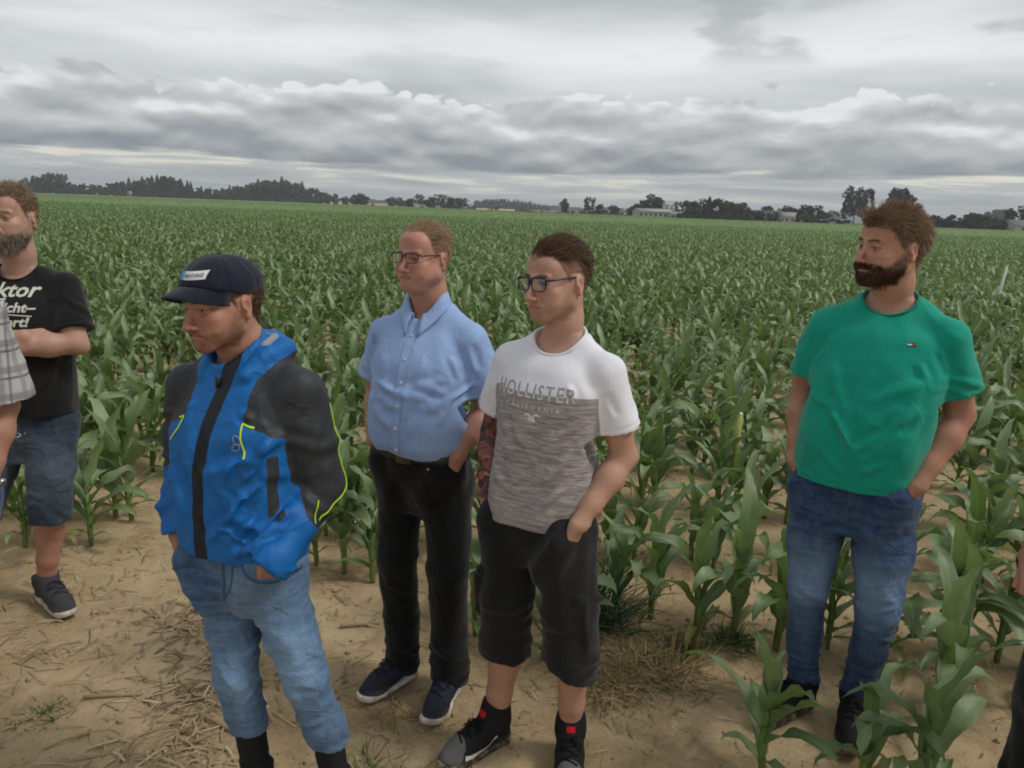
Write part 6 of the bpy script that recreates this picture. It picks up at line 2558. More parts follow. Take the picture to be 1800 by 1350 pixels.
# ================================================================== ground, track and field soil
# rows of maize run roughly left-right; the field edge is nearer on the right
ROW_DIR = unit((1.0, -.10, 0))
ROW_NRM = unit((.10, 1.0, 0))
_gz = Noise3(91, 10)
_gz2 = Noise3(92, 10)


def ground_z(P):
    P = np.asarray(P, float)
    Q = np.stack([P[:, 0], P[:, 1], np.zeros(len(P))], 1)
    w = sstep(-np.hypot(P[:, 0], P[:, 1] - 3), -14, -5)
    return (.010 * _gz(Q, .55) + .006 * _gz2(Q, 2.1) + .003 * _gz(Q + 5, 6.0)) * w - .006


def soil_mat():
    def b(t, bs, out):
        tc = t.new('ShaderNodeTexCoord')
        co = tc.outputs['Object']
        n1 = t.noise(co, .9, 5, .6)
        n2 = t.noise(co, 6, 6, .65, .4)
        n3 = t.noise(co, 55, 4, .7)
        v = t.math('ADD', t.math('MULTIPLY', n1, .45), t.math('ADD', t.math('MULTIPLY', n2, .35), t.math('MULTIPLY', n3, .2)))
        c = t.ramp(v, [(.30, srgb(118, 98, 72)), (.44, srgb(154, 133, 101)), (.54, srgb(175, 154, 121)), (.70, srgb(190, 171, 140))])
        # damp darker patches and tiny dark crumbs
        c = t.mix(t.smooth(t.noise(co, 2.2, 4, .6), .58, .72, 0, .35), c, (*srgb(112, 90, 62), 1))
        vo = t.new('ShaderNodeTexVoronoi', feature='F1')
        t.put(vo.inputs['Vector'], co)
        vo.inputs['Scale'].default_value = 42
        cr = t.math('MULTIPLY', t.smooth(vo.outputs['Distance'], .26, .14), t.smooth(t.noise(co, 9, 3, .6), .5, .62))
        c = t.mix(t.math('MULTIPLY', cr, .6), c, (*srgb(100, 80, 56), 1))
        t.put(bs.inputs['Base Color'], c)
        bs.inputs['Roughness'].default_value = .95
        bs.inputs['Specular IOR Level'].default_value = .1
        h = t.math('ADD', t.math('MULTIPLY', n2, .55), t.math('ADD', t.math('MULTIPLY', n3, .22), t.math('MULTIPLY', cr, -.15)))
        bump(t, bs, h, .8, .03)
    return mat('loam_soil', b)


def build_ground():
    # one sheet: fine near the camera, stretching to the horizon
    xs = np.concatenate([[-9000, -3000, -1000, -300, -100, -40, -18, -10], np.linspace(-6.5, 6.5, 190), [10, 18, 40, 100, 300, 1000, 3000, 9000]])
    ys = np.concatenate([[-3000, -600, -100, -20, -5, -1], np.linspace(.3, 9.5, 150), [11, 14, 20, 35, 70, 150, 400, 1000, 3000, 9000]])
    X, Y = np.meshgrid(xs, ys, indexing='ij')
    P = np.stack([X.ravel(), Y.ravel()], 1)
    V = np.concatenate([P, ground_z(P)[:, None]], 1)
    n, m = len(xs), len(ys)
    idx = np.arange(n * m).reshape(n, m)
    F = np.stack([idx[:-1, :-1], idx[1:, :-1], idx[1:, 1:], idx[:-1, 1:]], -1).reshape(-1, 4)
    g = obj('ground', mesh_np('ground', V, F), soil_mat())
    tag(g, kind='structure')
    return g


def straw_mat():
    def b(t, bs, out):
        at = t.attr('hv')
        c = t.ramp(at.outputs['Fac'], [(0, srgb(100, 82, 60)), (.4, srgb(146, 125, 94)), (.75, srgb(170, 150, 118)), (1, srgb(190, 174, 144))])
        t.put(bs.inputs['Base Color'], c)
        bs.inputs['Roughness'].default_value = .8
    return mat('dry_straw', b)


def scatter_straw():
    """maize stubble and straw litter lying on the track"""
    r = np.random.default_rng(17)
    parts, hv = [], []

    def lay(n, cx, cy, sx, sy, L, w, flat=.25):
        for i in range(n):
            x, y = cx + r.normal() * sx, cy + r.normal() * sy
            if not (-6 < x < 6 and .9 < y < 9):
                continue
            l = L * r.uniform(.35, 1.3)
            a = r.uniform(0, np.pi)
            z = ground_z([[x, y]])[0] + r.uniform(.002, .012)
            d = np.array([math.cos(a), math.sin(a), r.normal() * flat * .3])
            s = np.array([-math.sin(a), math.cos(a), 0]) * w * r.uniform(.4, 1.2) / 2
            p0 = np.array([x, y, z])
            bend = np.array([0, 0, r.uniform(.0, .010)]) + s * r.normal() * 2
            P = [p0 - d * l / 2, p0 + bend, p0 + d * l / 2]
            up = np.array([0, 0, w * .35])
            v = []
            for q in P:
                v += [q - s, q + up, q + s]
            f = [(0, 1, 4, 3), (1, 2, 5, 4), (3, 4, 7, 6), (4, 5, 8, 7)]
            parts.append((np.array(v), np.array(f)))
            hv.append(np.full(9, np.clip(r.normal(.5, .25), 0, 1)))
    lay(520, -1.6, 2.7, 1.3, .8, .09, .005)
    lay(420, -.2, 2.7, 1.2, .8, .07, .004)
    lay(210, -1.12, 2.55, .15, .22, .12, .009)          # heap beside the jeans leg
    lay(120, -1.3, 3.05, .10, .10, .11, .009)
    lay(90, -1.05, 2.18, .13, .10, .10, .008)
    lay(60, -1.75, 2.75, .25, .10, .12, .006)
    lay(50, -.55, 3.1, .25, .2, .10, .006)
    lay(220, .55, 2.85, .18, .16, .10, .004)             # dry grass by the shorts
    lay(120, .62, 2.62, .15, .10, .08, .003)
    lay(420, 1.4, 2.8, 1.0, .7, .07, .004)
    lay(600, -1.0, 4.4, 2.6, 1.2, .08, .005)
    lay(160, -2.2, 3.3, .4, .3, .09, .006)
    V, F = join_np(parts)
    me = mesh_np('straw_litter', V, F, False)
    fattr(me, 'hv', np.concatenate(hv))
    o = obj('straw_litter', me, straw_mat())
    tag(o, 'scattered dry straw and maize stubble lying on the bare track', 'straw', kind='stuff')
    # a few thick broken stalks
    for i, (x, y, a, l) in enumerate(((-.62, 3.02, .25, .17), (-.98, 2.35, -.5, .22), (-1.42, 2.50, .15, .20), (.02, 2.55, .3, .12), (.72, 3.02, .35, .16))):
        z = ground_z([[x, y]])[0] + .008
        d = np.array([math.cos(a), math.sin(a), 0]) * l / 2
        P = [np.array([x, y, z]) - d, np.array([x, y, z + .004]), np.array([x, y, z]) + d]
        v, f = tube(P, [.007, .0075, .006], 7)
        me = mesh_q('broken_stalk', v, f)
        fattr(me, 'hv', np.full(len(v), .35 + .1 * i))
        s = obj('broken_stalk', me, straw_mat())
        tag(s, ['broken dry stalk lying behind the blue jeans leg', 'long dry stalk in the straw heap beside the jeans', 'dry stalk lying on the track left of the straw heap', 'short dry stalk lying between the shoes of the two men with glasses', 'dry stalk lying in front of the maize beside the black shorts'][i], 'stalk', 'broken stalks on the track')


def grass_mat(name, c0, c1):
    def b(t, bs, out):
        at = t.attr('hv')
        t.put(bs.inputs['Base Color'], t.mix(at.outputs['Fac'], (*c0, 1), (*c1, 1)))
        bs.inputs['Roughness'].default_value = .7
        bs.inputs['Specular IOR Level'].default_value = .25
    return mat(name, b)


def grass_tuft(x, y, rad, n, L, material, name, label, seed, cat='grass', up=.9, w=.0028):
    r = np.random.default_rng(seed)
    P = np.stack([x + r.normal(size=n) * rad, y + r.normal(size=n) * rad], 1)
    Z = ground_z(P)
    roots = np.concatenate([P, Z[:, None]], 1)
    d = r.normal(size=(n, 3)) * .55
    d[:, 2] = up
    out = (P - np.array([x, y])) / max(rad, 1e-3)
    d[:, :2] += out * .35
    d /= np.linalg.norm(d, axis=1, keepdims=True)
    V, F, hv = strands(roots, d, L * r.uniform(.5, 1.2, n), seg=4, rad=w, grav=.16, seed=seed, curl=.1)
    me = mesh_np(name, V, F)
    fattr(me, 'hv', hv)
    o = obj(name, me, material)
    tag(o, label, cat)
    return o


def build_tufts():
    dry = grass_mat('dry_grass', srgb(120, 102, 62), srgb(184, 164, 116))
    gr = grass_mat('green_grass', srgb(58, 78, 40), srgb(112, 128, 78))
    dk = grass_mat('dark_weed_grass', srgb(48, 72, 46), srgb(96, 122, 88))
    grass_tuft(.40, 3.10, .060, 340, .40, dk, 'grass_clump', 'tall dark green grass clump growing beside the black shorts', 5, 'grass clump', 1.6, .0032)
    grass_tuft(.62, 2.78, .10, 360, .13, dry, 'grass_tuft', 'dry yellow grass tuft in front of the grass clump', 6, 'grass tuft', .5)
    grass_tuft(.40, 2.62, .07, 200, .10, dry, 'grass_tuft', 'small dry tuft behind the high-top shoe', 7, 'grass tuft', .5)
    grass_tuft(-.43, 2.06, .07, 320, .09, gr, 'grass_tuft', 'green and yellow grass tuft at the bottom edge by the jeans', 8, 'grass tuft', .7, .002)
    grass_tuft(-.22, 2.00, .08, 220, .07, dry, 'grass_tuft', 'low dry tuft at the bottom edge left of the black shoe', 9, 'grass tuft', .5, .002)
    grass_tuft(-1.60, 2.40, .05, 110, .05, gr, 'grass_tuft', 'tiny green weed on the bare track at the left', 10, 'grass tuft', .4, .0018)
    grass_tuft(.98, 3.02, .05, 140, .10, gr, 'grass_tuft', 'small weed at the foot of the front maize row', 11, 'weed', .5, .003)
    grass_tuft(.74, 2.93, .04, 90, .08, gr, 'grass_tuft', 'small weed left of the front maize plants', 12, 'weed', .5, .003)
    grass_tuft(-.36, 2.44, .06, 160, .06, dry, 'grass_tuft', 'dry wisps between the navy shoes', 13, 'grass tuft', .4, .002)
    # small clods
    r = np.random.default_rng(3)
    parts = []
    for i in range(2600):
        x, y = r.uniform(-3.2, 2.8), r.uniform(1.4, 5.5)
        s = min(abs(r.normal(.004, .005)) + .0015, .018)
        U = np.array([(1, 0, 0), (-1, 0, 0), (0, 1, 0), (0, -1, 0), (0, 0, 1), (0, 0, -1)]) * s * r.uniform(.6, 1.3, (6, 1))
        V = U + np.array([x, y, ground_z([[x, y]])[0] + s * .3])
        parts.append((V, np.array([(0, 2, 4), (2, 1, 4), (1, 3, 4), (3, 0, 4), (2, 0, 5), (1, 2, 5), (3, 1, 5), (0, 3, 5)])))
    V, F = join_np(parts)
    o = obj('soil_crumbs', mesh_q('soil_crumbs', V, F), soil_mat())
    tag(o, 'loose soil crumbs scattered over the track', 'soil', kind='stuff')
# ================================================================== maize
def leaf_mat(name, dark, mid, light):
    def b(t, bs, out):
        lu = t.attr('lu').outputs['Fac']          # across the blade, 0 = midrib
        lv = t.attr('lv').outputs['Fac']          # along the blade
        oi = t.new('ShaderNodeObjectInfo')
        co = objco(t)
        n = t.noise(co, 9, 4, .6)
        rnd = t.math('ADD', t.math('MULTIPLY', oi.outputs['Random'], .45), t.math('MULTIPLY', n, .55))
        c = t.ramp(rnd, [(.15, dark), (.5, mid), (.85, light)])
        stripe = t.noise(t.comb(t.math('MULTIPLY', lu, 26.0), t.math('MULTIPLY', lv, 1.2), 0.0), 1.0, 2, .5)
        c = t.mix(t.lin(stripe, .35, .65, 0, .25), c, (*light, 1))
        c = t.mix(t.smooth(t.math('ABSOLUTE', lu), .10, .03, 0, .65), c, (*srgb(148, 168, 110), 1))
        # yellowing lower blade base
        c = t.mix(t.smooth(lv, .16, .0, 0, .45), c, (*srgb(128, 152, 62), 1))
        t.put(bs.inputs['Base Color'], c)
        bs.inputs['Roughness'].default_value = .40
        bs.inputs['Specular IOR Level'].default_value = .65
        bump(t, bs, stripe, .35, .004)
        tr = t.new('ShaderNodeBsdfTranslucent')
        t.put(tr.inputs[0], t.mix(.5, c, (*srgb(120, 160, 40), 1)))
        mx = t.new('ShaderNodeMixShader')
        mx.inputs[0].default_value = .28
        t.l.new(bs.outputs[0], mx.inputs[1])
        t.l.new(tr.outputs[0], mx.inputs[2])
        t.l.new(mx.outputs[0], out.inputs[0])
    return mat(name, b)


def stalk_mat():
    def b(t, bs, out):
        co = objco(t)
        sep = t.new('ShaderNodeSeparateXYZ')
        t.l.new(co, sep.inputs[0])
        n = t.noise(co, 25, 3, .6)
        c = t.mix(t.smooth(sep.outputs[2], .0, .25), (*srgb(104, 112, 62), 1), (*srgb(100, 134, 66), 1))
        c = t.mix(t.lin(n, .3, .7, 0, .4), c, (*srgb(70, 98, 48), 1))
        t.put(bs.inputs['Base Color'], c)
        bs.inputs['Roughness'].default_value = .5
    return mat('maize_stalk', b)


def leaf_geo(L, W, el0, droop, twist, wav, seed, ns=10, nw=4, sheath=.0):
    """one blade starting at the origin, growing along +x then arching down"""
    r = np.random.default_rng(seed)
    P, ang = [np.zeros(3)], el0
    yaw = 0.0
    dyaw = r.normal() * .06
    for i in range(ns):
        t = (i + 1) / ns
        ang -= droop * (t ** 1.8) / ns * 2.8
        ang = max(ang, -1.35)
        yaw += dyaw
        P.append(P[-1] + np.array([math.cos(ang) * math.cos(yaw), math.cos(ang) * math.sin(yaw), math.sin(ang)]) * L / ns)
    P = np.array(P)
    T = np.gradient(P, axis=0)
    T /= np.linalg.norm(T, axis=1, keepdims=True)
    V, lu, lv = [], [], []
    us = np.linspace(-1, 1, nw + 1)
    ph = r.uniform(0, 6.28, 2)
    for i, (p, tt) in enumerate(zip(P, T)):
        t = i / ns
        side = np.cross([0, 0, 1], tt)
        side /= np.linalg.norm(side) + 1e-9
        up = np.cross(tt, side)
        a = twist * t * t
        sd, upp = side * math.cos(a) + up * math.sin(a), -side * math.sin(a) + up * math.cos(a)
        w = W / 2 * (min(1, .45 + 2.2 * t) * (1 - t ** 3.2) ** .8) + .0012
        keel = .55 * (1 - .65 * t)
        for u in us:
            edge = wav * W * abs(u) ** 2 * math.sin(t * 17 + ph[0 if u < 0 else 1]) * (1 - t) ** .3
            V.append(p + sd * u * w * math.cos(keel * .8) + upp * (abs(u) * w * math.sin(keel) + edge))
            lu.append(u)
            lv.append(t)
    idx = np.arange((ns + 1) * (nw + 1)).reshape(ns + 1, nw + 1)
    F = np.stack([idx[:-1, :-1], idx[1:, :-1], idx[1:, 1:], idx[:-1, 1:]], -1).reshape(-1, 4)
    return np.array(V), F, np.array(lu), np.array(lv)


LEAVES = {}


def leaf_lib():
    """shared blade meshes: three lengths, several shapes"""
    m = leaf_mat('maize_leaf', srgb(74, 98, 54), srgb(108, 132, 82), srgb(154, 170, 130))
    dry = leaf_mat('maize_leaf_yellowed', srgb(104, 112, 58), srgb(142, 136, 76), srgb(176, 158, 106))
    k = 0
    for kind, (L, W, el, dr) in dict(low=(.26, .042, .50, 1.7), mid=(.38, .074, .85, 1.9), high=(.42, .088, 1.08, 1.6), top=(.36, .070, 1.36, .75)).items():
        LEAVES[kind] = []
        for j in range(5):
            r = np.random.default_rng(100 + k)
            V, F, lu, lv = leaf_geo(L * r.uniform(.85, 1.12), W * r.uniform(.85, 1.15), el + r.normal() * .12, dr * r.uniform(.55, 1.5), r.normal() * .9, r.uniform(.12, .30), 200 + k, ns=12 if kind != 'low' else 9, nw=4)
            me = mesh_np('leaf', V, F)
            fattr(me, 'lu', lu)
            fattr(me, 'lv', lv)
            me.materials.append(dry if kind == 'low' and j in (1, 3) else m)
            LEAVES[kind].append((me, V, F, lu, lv))
            k += 1
    return m


def plant_plan(seed, hgt=1.0):
    """list of (kind, variant, base height, azimuth, scale) for the blades of one plant"""
    r = np.random.default_rng(seed)
    az = r.uniform(0, 6.28)
    out = []
    n = int(r.integers(8, 11))
    for i in range(n):
        t = i / (n - 1)
        kind = 'low' if t < .22 else 'mid' if t < .55 else 'high' if t < .86 else 'top'
        z = (.05 + .29 * t ** 1.1) * hgt
        a = az + (math.pi if i % 2 else 0) + r.normal() * .35
        out.append((kind, int(r.integers(0, 5)), z, a, hgt * r.uniform(.85, 1.12)))
    return out


def stalk_geo(hgt, seed):
    r = np.random.default_rng(seed)
    z = np.array([-.02, .03, .10, .18, .26, .33]) * hgt
    P = np.stack([r.normal(size=6) * .004, r.normal(size=6) * .004, z], 1)
    return tube(P, np.array([.013, .0145, .0155, .0165, .0145, .008]) * hgt, 7)


STALKS = []


def make_plant(x, y, seed, hgt, label, group, parts=True):
    z = float(ground_z([[x, y]])[0])
    plan = plant_plan(seed, hgt)
    e = empty('maize_plant', (x, y, z), random.uniform(0, 6.28))
    tag(e, label, 'maize plant', group)
    s = bpy.data.objects.new('stalk', STALKS[seed % len(STALKS)])
    C.objects.link(s)
    s.parent = e
    s.scale = (hgt, hgt, hgt)
    for kind, v, zz, a, sc in plan:
        o = bpy.data.objects.new('leaf', LEAVES[kind][v][0])
        C.objects.link(o)
        o.parent = e
        o.location = (0, 0, zz)
        o.rotation_euler = (0, 0, a)
        o.scale = (sc, sc, sc)
    return e


def plant_mesh(seed, hgt, coarse=False):
    """whole plant as one mesh, for plants too far off to show their parts"""
    parts, LU, LV = [], [], []
    plan = plant_plan(seed, hgt)
    if coarse:
        plan = plan[2:]
    for kind, v, zz, a, sc in plan:
        _, V, F, lu, lv = LEAVES[kind][v]
        if coarse:
            r = np.random.default_rng(seed * 7 + v)
            V, F, lu, lv = leaf_geo({'low': .26, 'mid': .38, 'high': .42, 'top': .36}[kind], {'low': .06, 'mid': .095, 'high': .11, 'top': .085}[kind], {'low': .5, 'mid': .75, 'high': .98, 'top': 1.3}[kind], {'low': 1.7, 'mid': 1.9, 'high': 1.6, 'top': .75}[kind] * r.uniform(.7, 1.4), r.normal() * .8, .15, seed + v, ns=5, nw=2)
        V = (V * sc) @ rotz(a).T + np.array([0, 0, zz])
        parts.append((V, F))
        LU.append(lu)
        LV.append(lv)
    if not coarse:
        V, F = stalk_geo(hgt, seed)
        parts.append((V, F))
        LU.append(np.full(len(V), .5))
        LV.append(np.full(len(V), .3))
    V, F = join_np(parts)
    me = mesh_q('maize_plant', V, F)
    fattr(me, 'lu', np.concatenate(LU))
    fattr(me, 'lv', np.concatenate(LV))
    return me


def row_edge(x):
    """distance (y) at which the maize starts for a given x"""
    return float(np.interp(x, [-9, -2.1, -2.0, -1.12, -1.0, -.05, .1, 9], [3.6, 3.6, 4.55, 4.55, 3.45, 3.45, 3.05, 2.0]))


def in_view(x, y, m=.15):
    return abs(x) < (y * .98 + 1.2 + m) and y > 1.2


ORD = 'first second third fourth fifth sixth seventh eighth ninth tenth eleventh twelfth thirteenth fourteenth fifteenth sixteenth seventeenth eighteenth nineteenth twentieth'.split()
ORD += ['twenty-' + q for q in ORD[:9]] + ['thirtieth'] + ['thirty-' + q for q in ORD[:9]]


def build_maize():
    lm = leaf_lib()
    sm = stalk_mat()
    for i in range(4):
        V, F = stalk_geo(1.0, 40 + i)
        me = mesh_q('stalk', V, F)
        me.materials.append(sm)
        STALKS.append(me)
    r = np.random.default_rng(23)
    random.seed(5)
    men = [(-.70, 1.98), (-.305, 2.62), (.10, 2.28), (1.18, 2.54), (-2.02, 3.12), (-1.86, 2.3), (1.62, 1.86)]
    clear = lambda x, y, d=.24: all((x - a) ** 2 + (y - b) ** 2 > d * d for a, b in men)
    # hand-placed plants that stand out in the picture
    hero = [(.86, 2.20, 1.00, 'young maize plant at the bottom edge left of the green-shirted man'), (1.16, 2.13, .95, 'maize plant at the bottom edge in front of the dark shoes of the green-shirted man'),
            (1.32, 2.08, 1.12, 'broad-leaved maize plant at the bottom edge right of the dark shoes'), (1.61, 2.52, 1.25, 'tall maize plant right of the jeans of the green-shirted man'),
            (1.52, 2.78, 1.1, 'maize plant close behind the jeans of the green-shirted man'), (.66, 3.16, 1.1, 'maize plant second from the grass clump in the front row'), (.82, 2.99, 1.12, 'maize plant third from the grass clump in the front row'),
            (1.00, 3.04, 1.2, 'maize plant in the middle of the front row, left of the green-shirted man'), (1.16, 2.95, 1.2, 'maize plant just left of the jeans of the green-shirted man'), (.50, 3.13, 1.05, 'maize plant standing in the tall grass clump'),
            (.17, 2.82, .95, 'maize stalk seen between the legs of the man in black shorts'), (-.12, 2.98, .95, 'maize plant seen between the black trousers and the black shorts'),
            (-.64, 3.42, 1.15, 'maize plant just left of the black trousers'), (-.80, 3.52, 1.1, 'maize plant between the blue jacket and the black trousers'), (-.95, 3.58, 1.0, 'maize plant right beside the blue jacket sleeve'),
            (-2.26, 3.62, 1.0, 'maize plant with low hanging leaves behind the denim shorts'), (-2.14, 3.70, 1.0, 'maize plant right of the denim shorts'), (-2.46, 3.66, 1.0, 'maize plant at the left edge behind the denim shorts'),
            (2.02, 2.62, 1.2, 'tall maize plant at the right edge beside the black trousers'), (1.86, 2.86, 1.15, 'maize plant at the right, second from the edge'), (2.28, 2.90, 1.2, 'maize plant cut by the right edge of the picture')]
    count = 0
    for i, (x, y, h, lab) in enumerate(hero):
        make_plant(x, y, 300 + i, h * .86, lab, 'maize plants of the front row')
        count += 1
    # rows
    n_parts, n_whole = 150, 280
    pts = []
    row = 0
    k0 = 0.0
    far_pts = []
    zones = [(-9, -1.15, 'left of the blue jacket'), (-1.15, -.15, 'behind the blue-shirted man'), (-.15, 1.2, 'between white and green t-shirts'), (1.2, 9, 'right of the green t-shirt')]
    for row in range(0, 130):
        for x in np.arange(-100, 100, .15 if row < 22 else .26):
            y = 3.05 - .09 * (x - .6) + row * .74
            if y < row_edge(x) - .12 or (row == 0 and .3 < x < 1.3):
                continue
            if abs(x) > y * .98 + 1.5:
                continue
            xx = x + r.normal() * .03
            yy = y + r.normal() * (.035 if row < 22 else .12)
            if not in_view(xx, yy) or not clear(xx, yy):
                continue
            if row < 2 and any((xx - a[0]) ** 2 + (yy - a[1]) ** 2 < .15 ** 2 for a in hero):
                continue
            if r.random() < (.10 if row > 0 else .2):
                continue
            pts.append((row, xx, yy, np.clip(r.normal(.90, .10), .66, 1.2)))
    # plants in the picture first, nearest first
    pts.sort(key=lambda q: (abs(q[1]) > q[2] * .70 + .45, q[2]))
    zone_of = lambda x, y: next(zz for lo, hi, zz in zones if lo <= x * 3.0 / max(y, 3.0) < hi)
    rank, seen = {}, {}
    for q in sorted(pts[:n_whole + 20], key=lambda q: q[1]):
        k = (q[0], zone_of(q[1], q[2]))
        seen[k] = seen.get(k, -1) + 1
        rank[q] = ORD[min(seen[k], 38)] + ' from the left'
    mats = [lm]
    whole = []
    for j in range(10):
        me = plant_mesh(500 + j, 1.0)
        me.materials.append(lm)
        whole.append(me)
    rest = []
    for i, (row, x, y, h) in enumerate(pts):
        if count < n_parts:
            zone = zone_of(x, y)
            rk = rank.get((row, x, y, h), '')
            make_plant(x, y, 1000 + i, h, 'maize plant in the ' + ORD[row] + ' row ' + zone + ', ' + rk, 'maize in the near rows ' + zone)
            count += 1
        elif count < n_whole:
            zone = zone_of(x, y)
            rk = rank.get((row, x, y, h), '')
            o = bpy.data.objects.new('maize_plant', whole[i % 10])
            C.objects.link(o)
            o.location = (x, y, float(ground_z([[x, y]])[0]))
            o.rotation_euler = (0, 0, r.uniform(0, 6.28))
            o.scale = (h, h, h)
            tag(o, 'small maize plant in the ' + ORD[row] + ' row ' + zone + ', ' + rk, 'maize plant', 'maize beyond the near rows ' + zone)
            count += 1
        else:
            rest.append((x, y, h))
    # everything beyond: one crop, instanced on points
    coarse = []
    for j in range(8):
        me = plant_mesh(700 + j, 1.0, coarse=True)
        me.materials.append(lm)
        coarse.append(me)
    near = [q for q in rest if q[1] < 13]
    far = [q for q in rest if q[1] >= 13]
    # thin out and widen with distance
    P2, S2 = [], []
    for x, y, h in far:
        P2.append((x, y, 0))
        S2.append(h)
    y = 92.0
    while y < 340:
        step = .55 + (y - 90) * .004
        for x in np.arange(-y * .98, y * .98, step):
            P2.append((x + r.normal() * step * .3, y + r.normal() * step * .3, -.02))
            S2.append(r.normal(.92, .10) * (1 + (y - 90) * .0016))
        y += step * 1.7
    crop_instances('maize_crop', [(q[0], q[1], 0) for q in near], [q[2] for q in near], whole, 'maize crop filling the field behind the near rows', 3)
    crop_instances('far_maize_crop', P2, S2, coarse, 'distant maize crop running to the trees on the horizon', 4)
    print('maize individuals', count, 'near', len(near), 'far', len(P2))


def crop_instances(name, P, S, meshes, label, seed):
    """points + geometry-nodes instancing of hidden source plants"""
    r = np.random.default_rng(seed)
    me = bpy.data.meshes.new(name)
    me.vertices.add(len(P))
    me.vertices.foreach_set('co', np.asarray(P, np.float32).ravel())
    fattr(me, 'sc', S)
    fattr(me, 'rz', r.uniform(0, 6.28, len(P)))
    a = me.attributes.new('pick', 'INT', 'POINT')
    a.data.foreach_set('value', r.integers(0, len(meshes), len(P)).astype(np.int32))
    o = obj(name, me)
    tag(o, label, 'maize', kind='stuff')
    ng = bpy.data.node_groups.new(name, 'GeometryNodeTree')
    ng.interface.new_socket('Geometry', in_out='INPUT', socket_type='NodeSocketGeometry')
    ng.interface.new_socket('Geometry', in_out='OUTPUT', socket_type='NodeSocketGeometry')
    N = ng.nodes
    gi, go = N.new('NodeGroupInput'), N.new('NodeGroupOutput')
    gg = N.new('GeometryNodeGeometryToInstance')
    # sources: a mesh object holding all variants as loose parts is avoided; use one object info per variant
    srcs = []
    for m in meshes:
        so = bpy.data.objects.new('maize_source', m)      # not linked to the scene
        srcs.append(so)
        oi = N.new('GeometryNodeObjectInfo')
        oi.inputs['Object'].default_value = so
        oi.inputs['As Instance'].default_value = True
        ng.links.new(oi.outputs['Geometry'], gg.inputs[0])
    ip = N.new('GeometryNodeInstanceOnPoints')
    ng.links.new(gi.outputs[0], ip.inputs['Points'])
    ng.links.new(gg.outputs[0], ip.inputs['Instance'])
    ip.inputs['Pick Instance'].default_value = True

    def named(nm, typ):
        nd = N.new('GeometryNodeInputNamedAttribute')
        nd.data_type = typ
        nd.inputs['Name'].default_value = nm
        return nd.outputs[0]
    ng.links.new(named('pick', 'INT'), ip.inputs['Instance Index'])
    cx = N.new('ShaderNodeCombineXYZ')
    ng.links.new(named('rz', 'FLOAT'), cx.inputs[2])
    ng.links.new(cx.outputs[0], ip.inputs['Rotation'])
    ng.links.new(named('sc', 'FLOAT'), ip.inputs['Scale'])
    ng.links.new(ip.outputs[0], go.inputs[0])
    md = o.modifiers.new('crop', 'NODES')
    md.node_group = ng
    return o
# ================================================================== far field, trees and farm
def foliage_mat(name, dark, mid, light):
    def b(t, bs, out):
        oi = t.new('ShaderNodeObjectInfo')
        at = t.attr('hv').outputs['Fac']
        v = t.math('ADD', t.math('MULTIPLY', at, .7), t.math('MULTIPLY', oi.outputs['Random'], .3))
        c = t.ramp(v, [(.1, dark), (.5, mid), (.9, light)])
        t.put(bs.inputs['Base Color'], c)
        bs.inputs['Roughness'].default_value = .65
        bs.inputs['Specular IOR Level'].default_value = .2
        tr = t.new('ShaderNodeBsdfTranslucent')
        t.put(tr.inputs[0], c)
        mx = t.new('ShaderNodeMixShader')
        mx.inputs[0].default_value = .2
        t.l.new(bs.outputs[0], mx.inputs[1])
        t.l.new(tr.outputs[0], mx.inputs[2])
        t.l.new(mx.outputs[0], out.inputs[0])
    return mat(name, b)


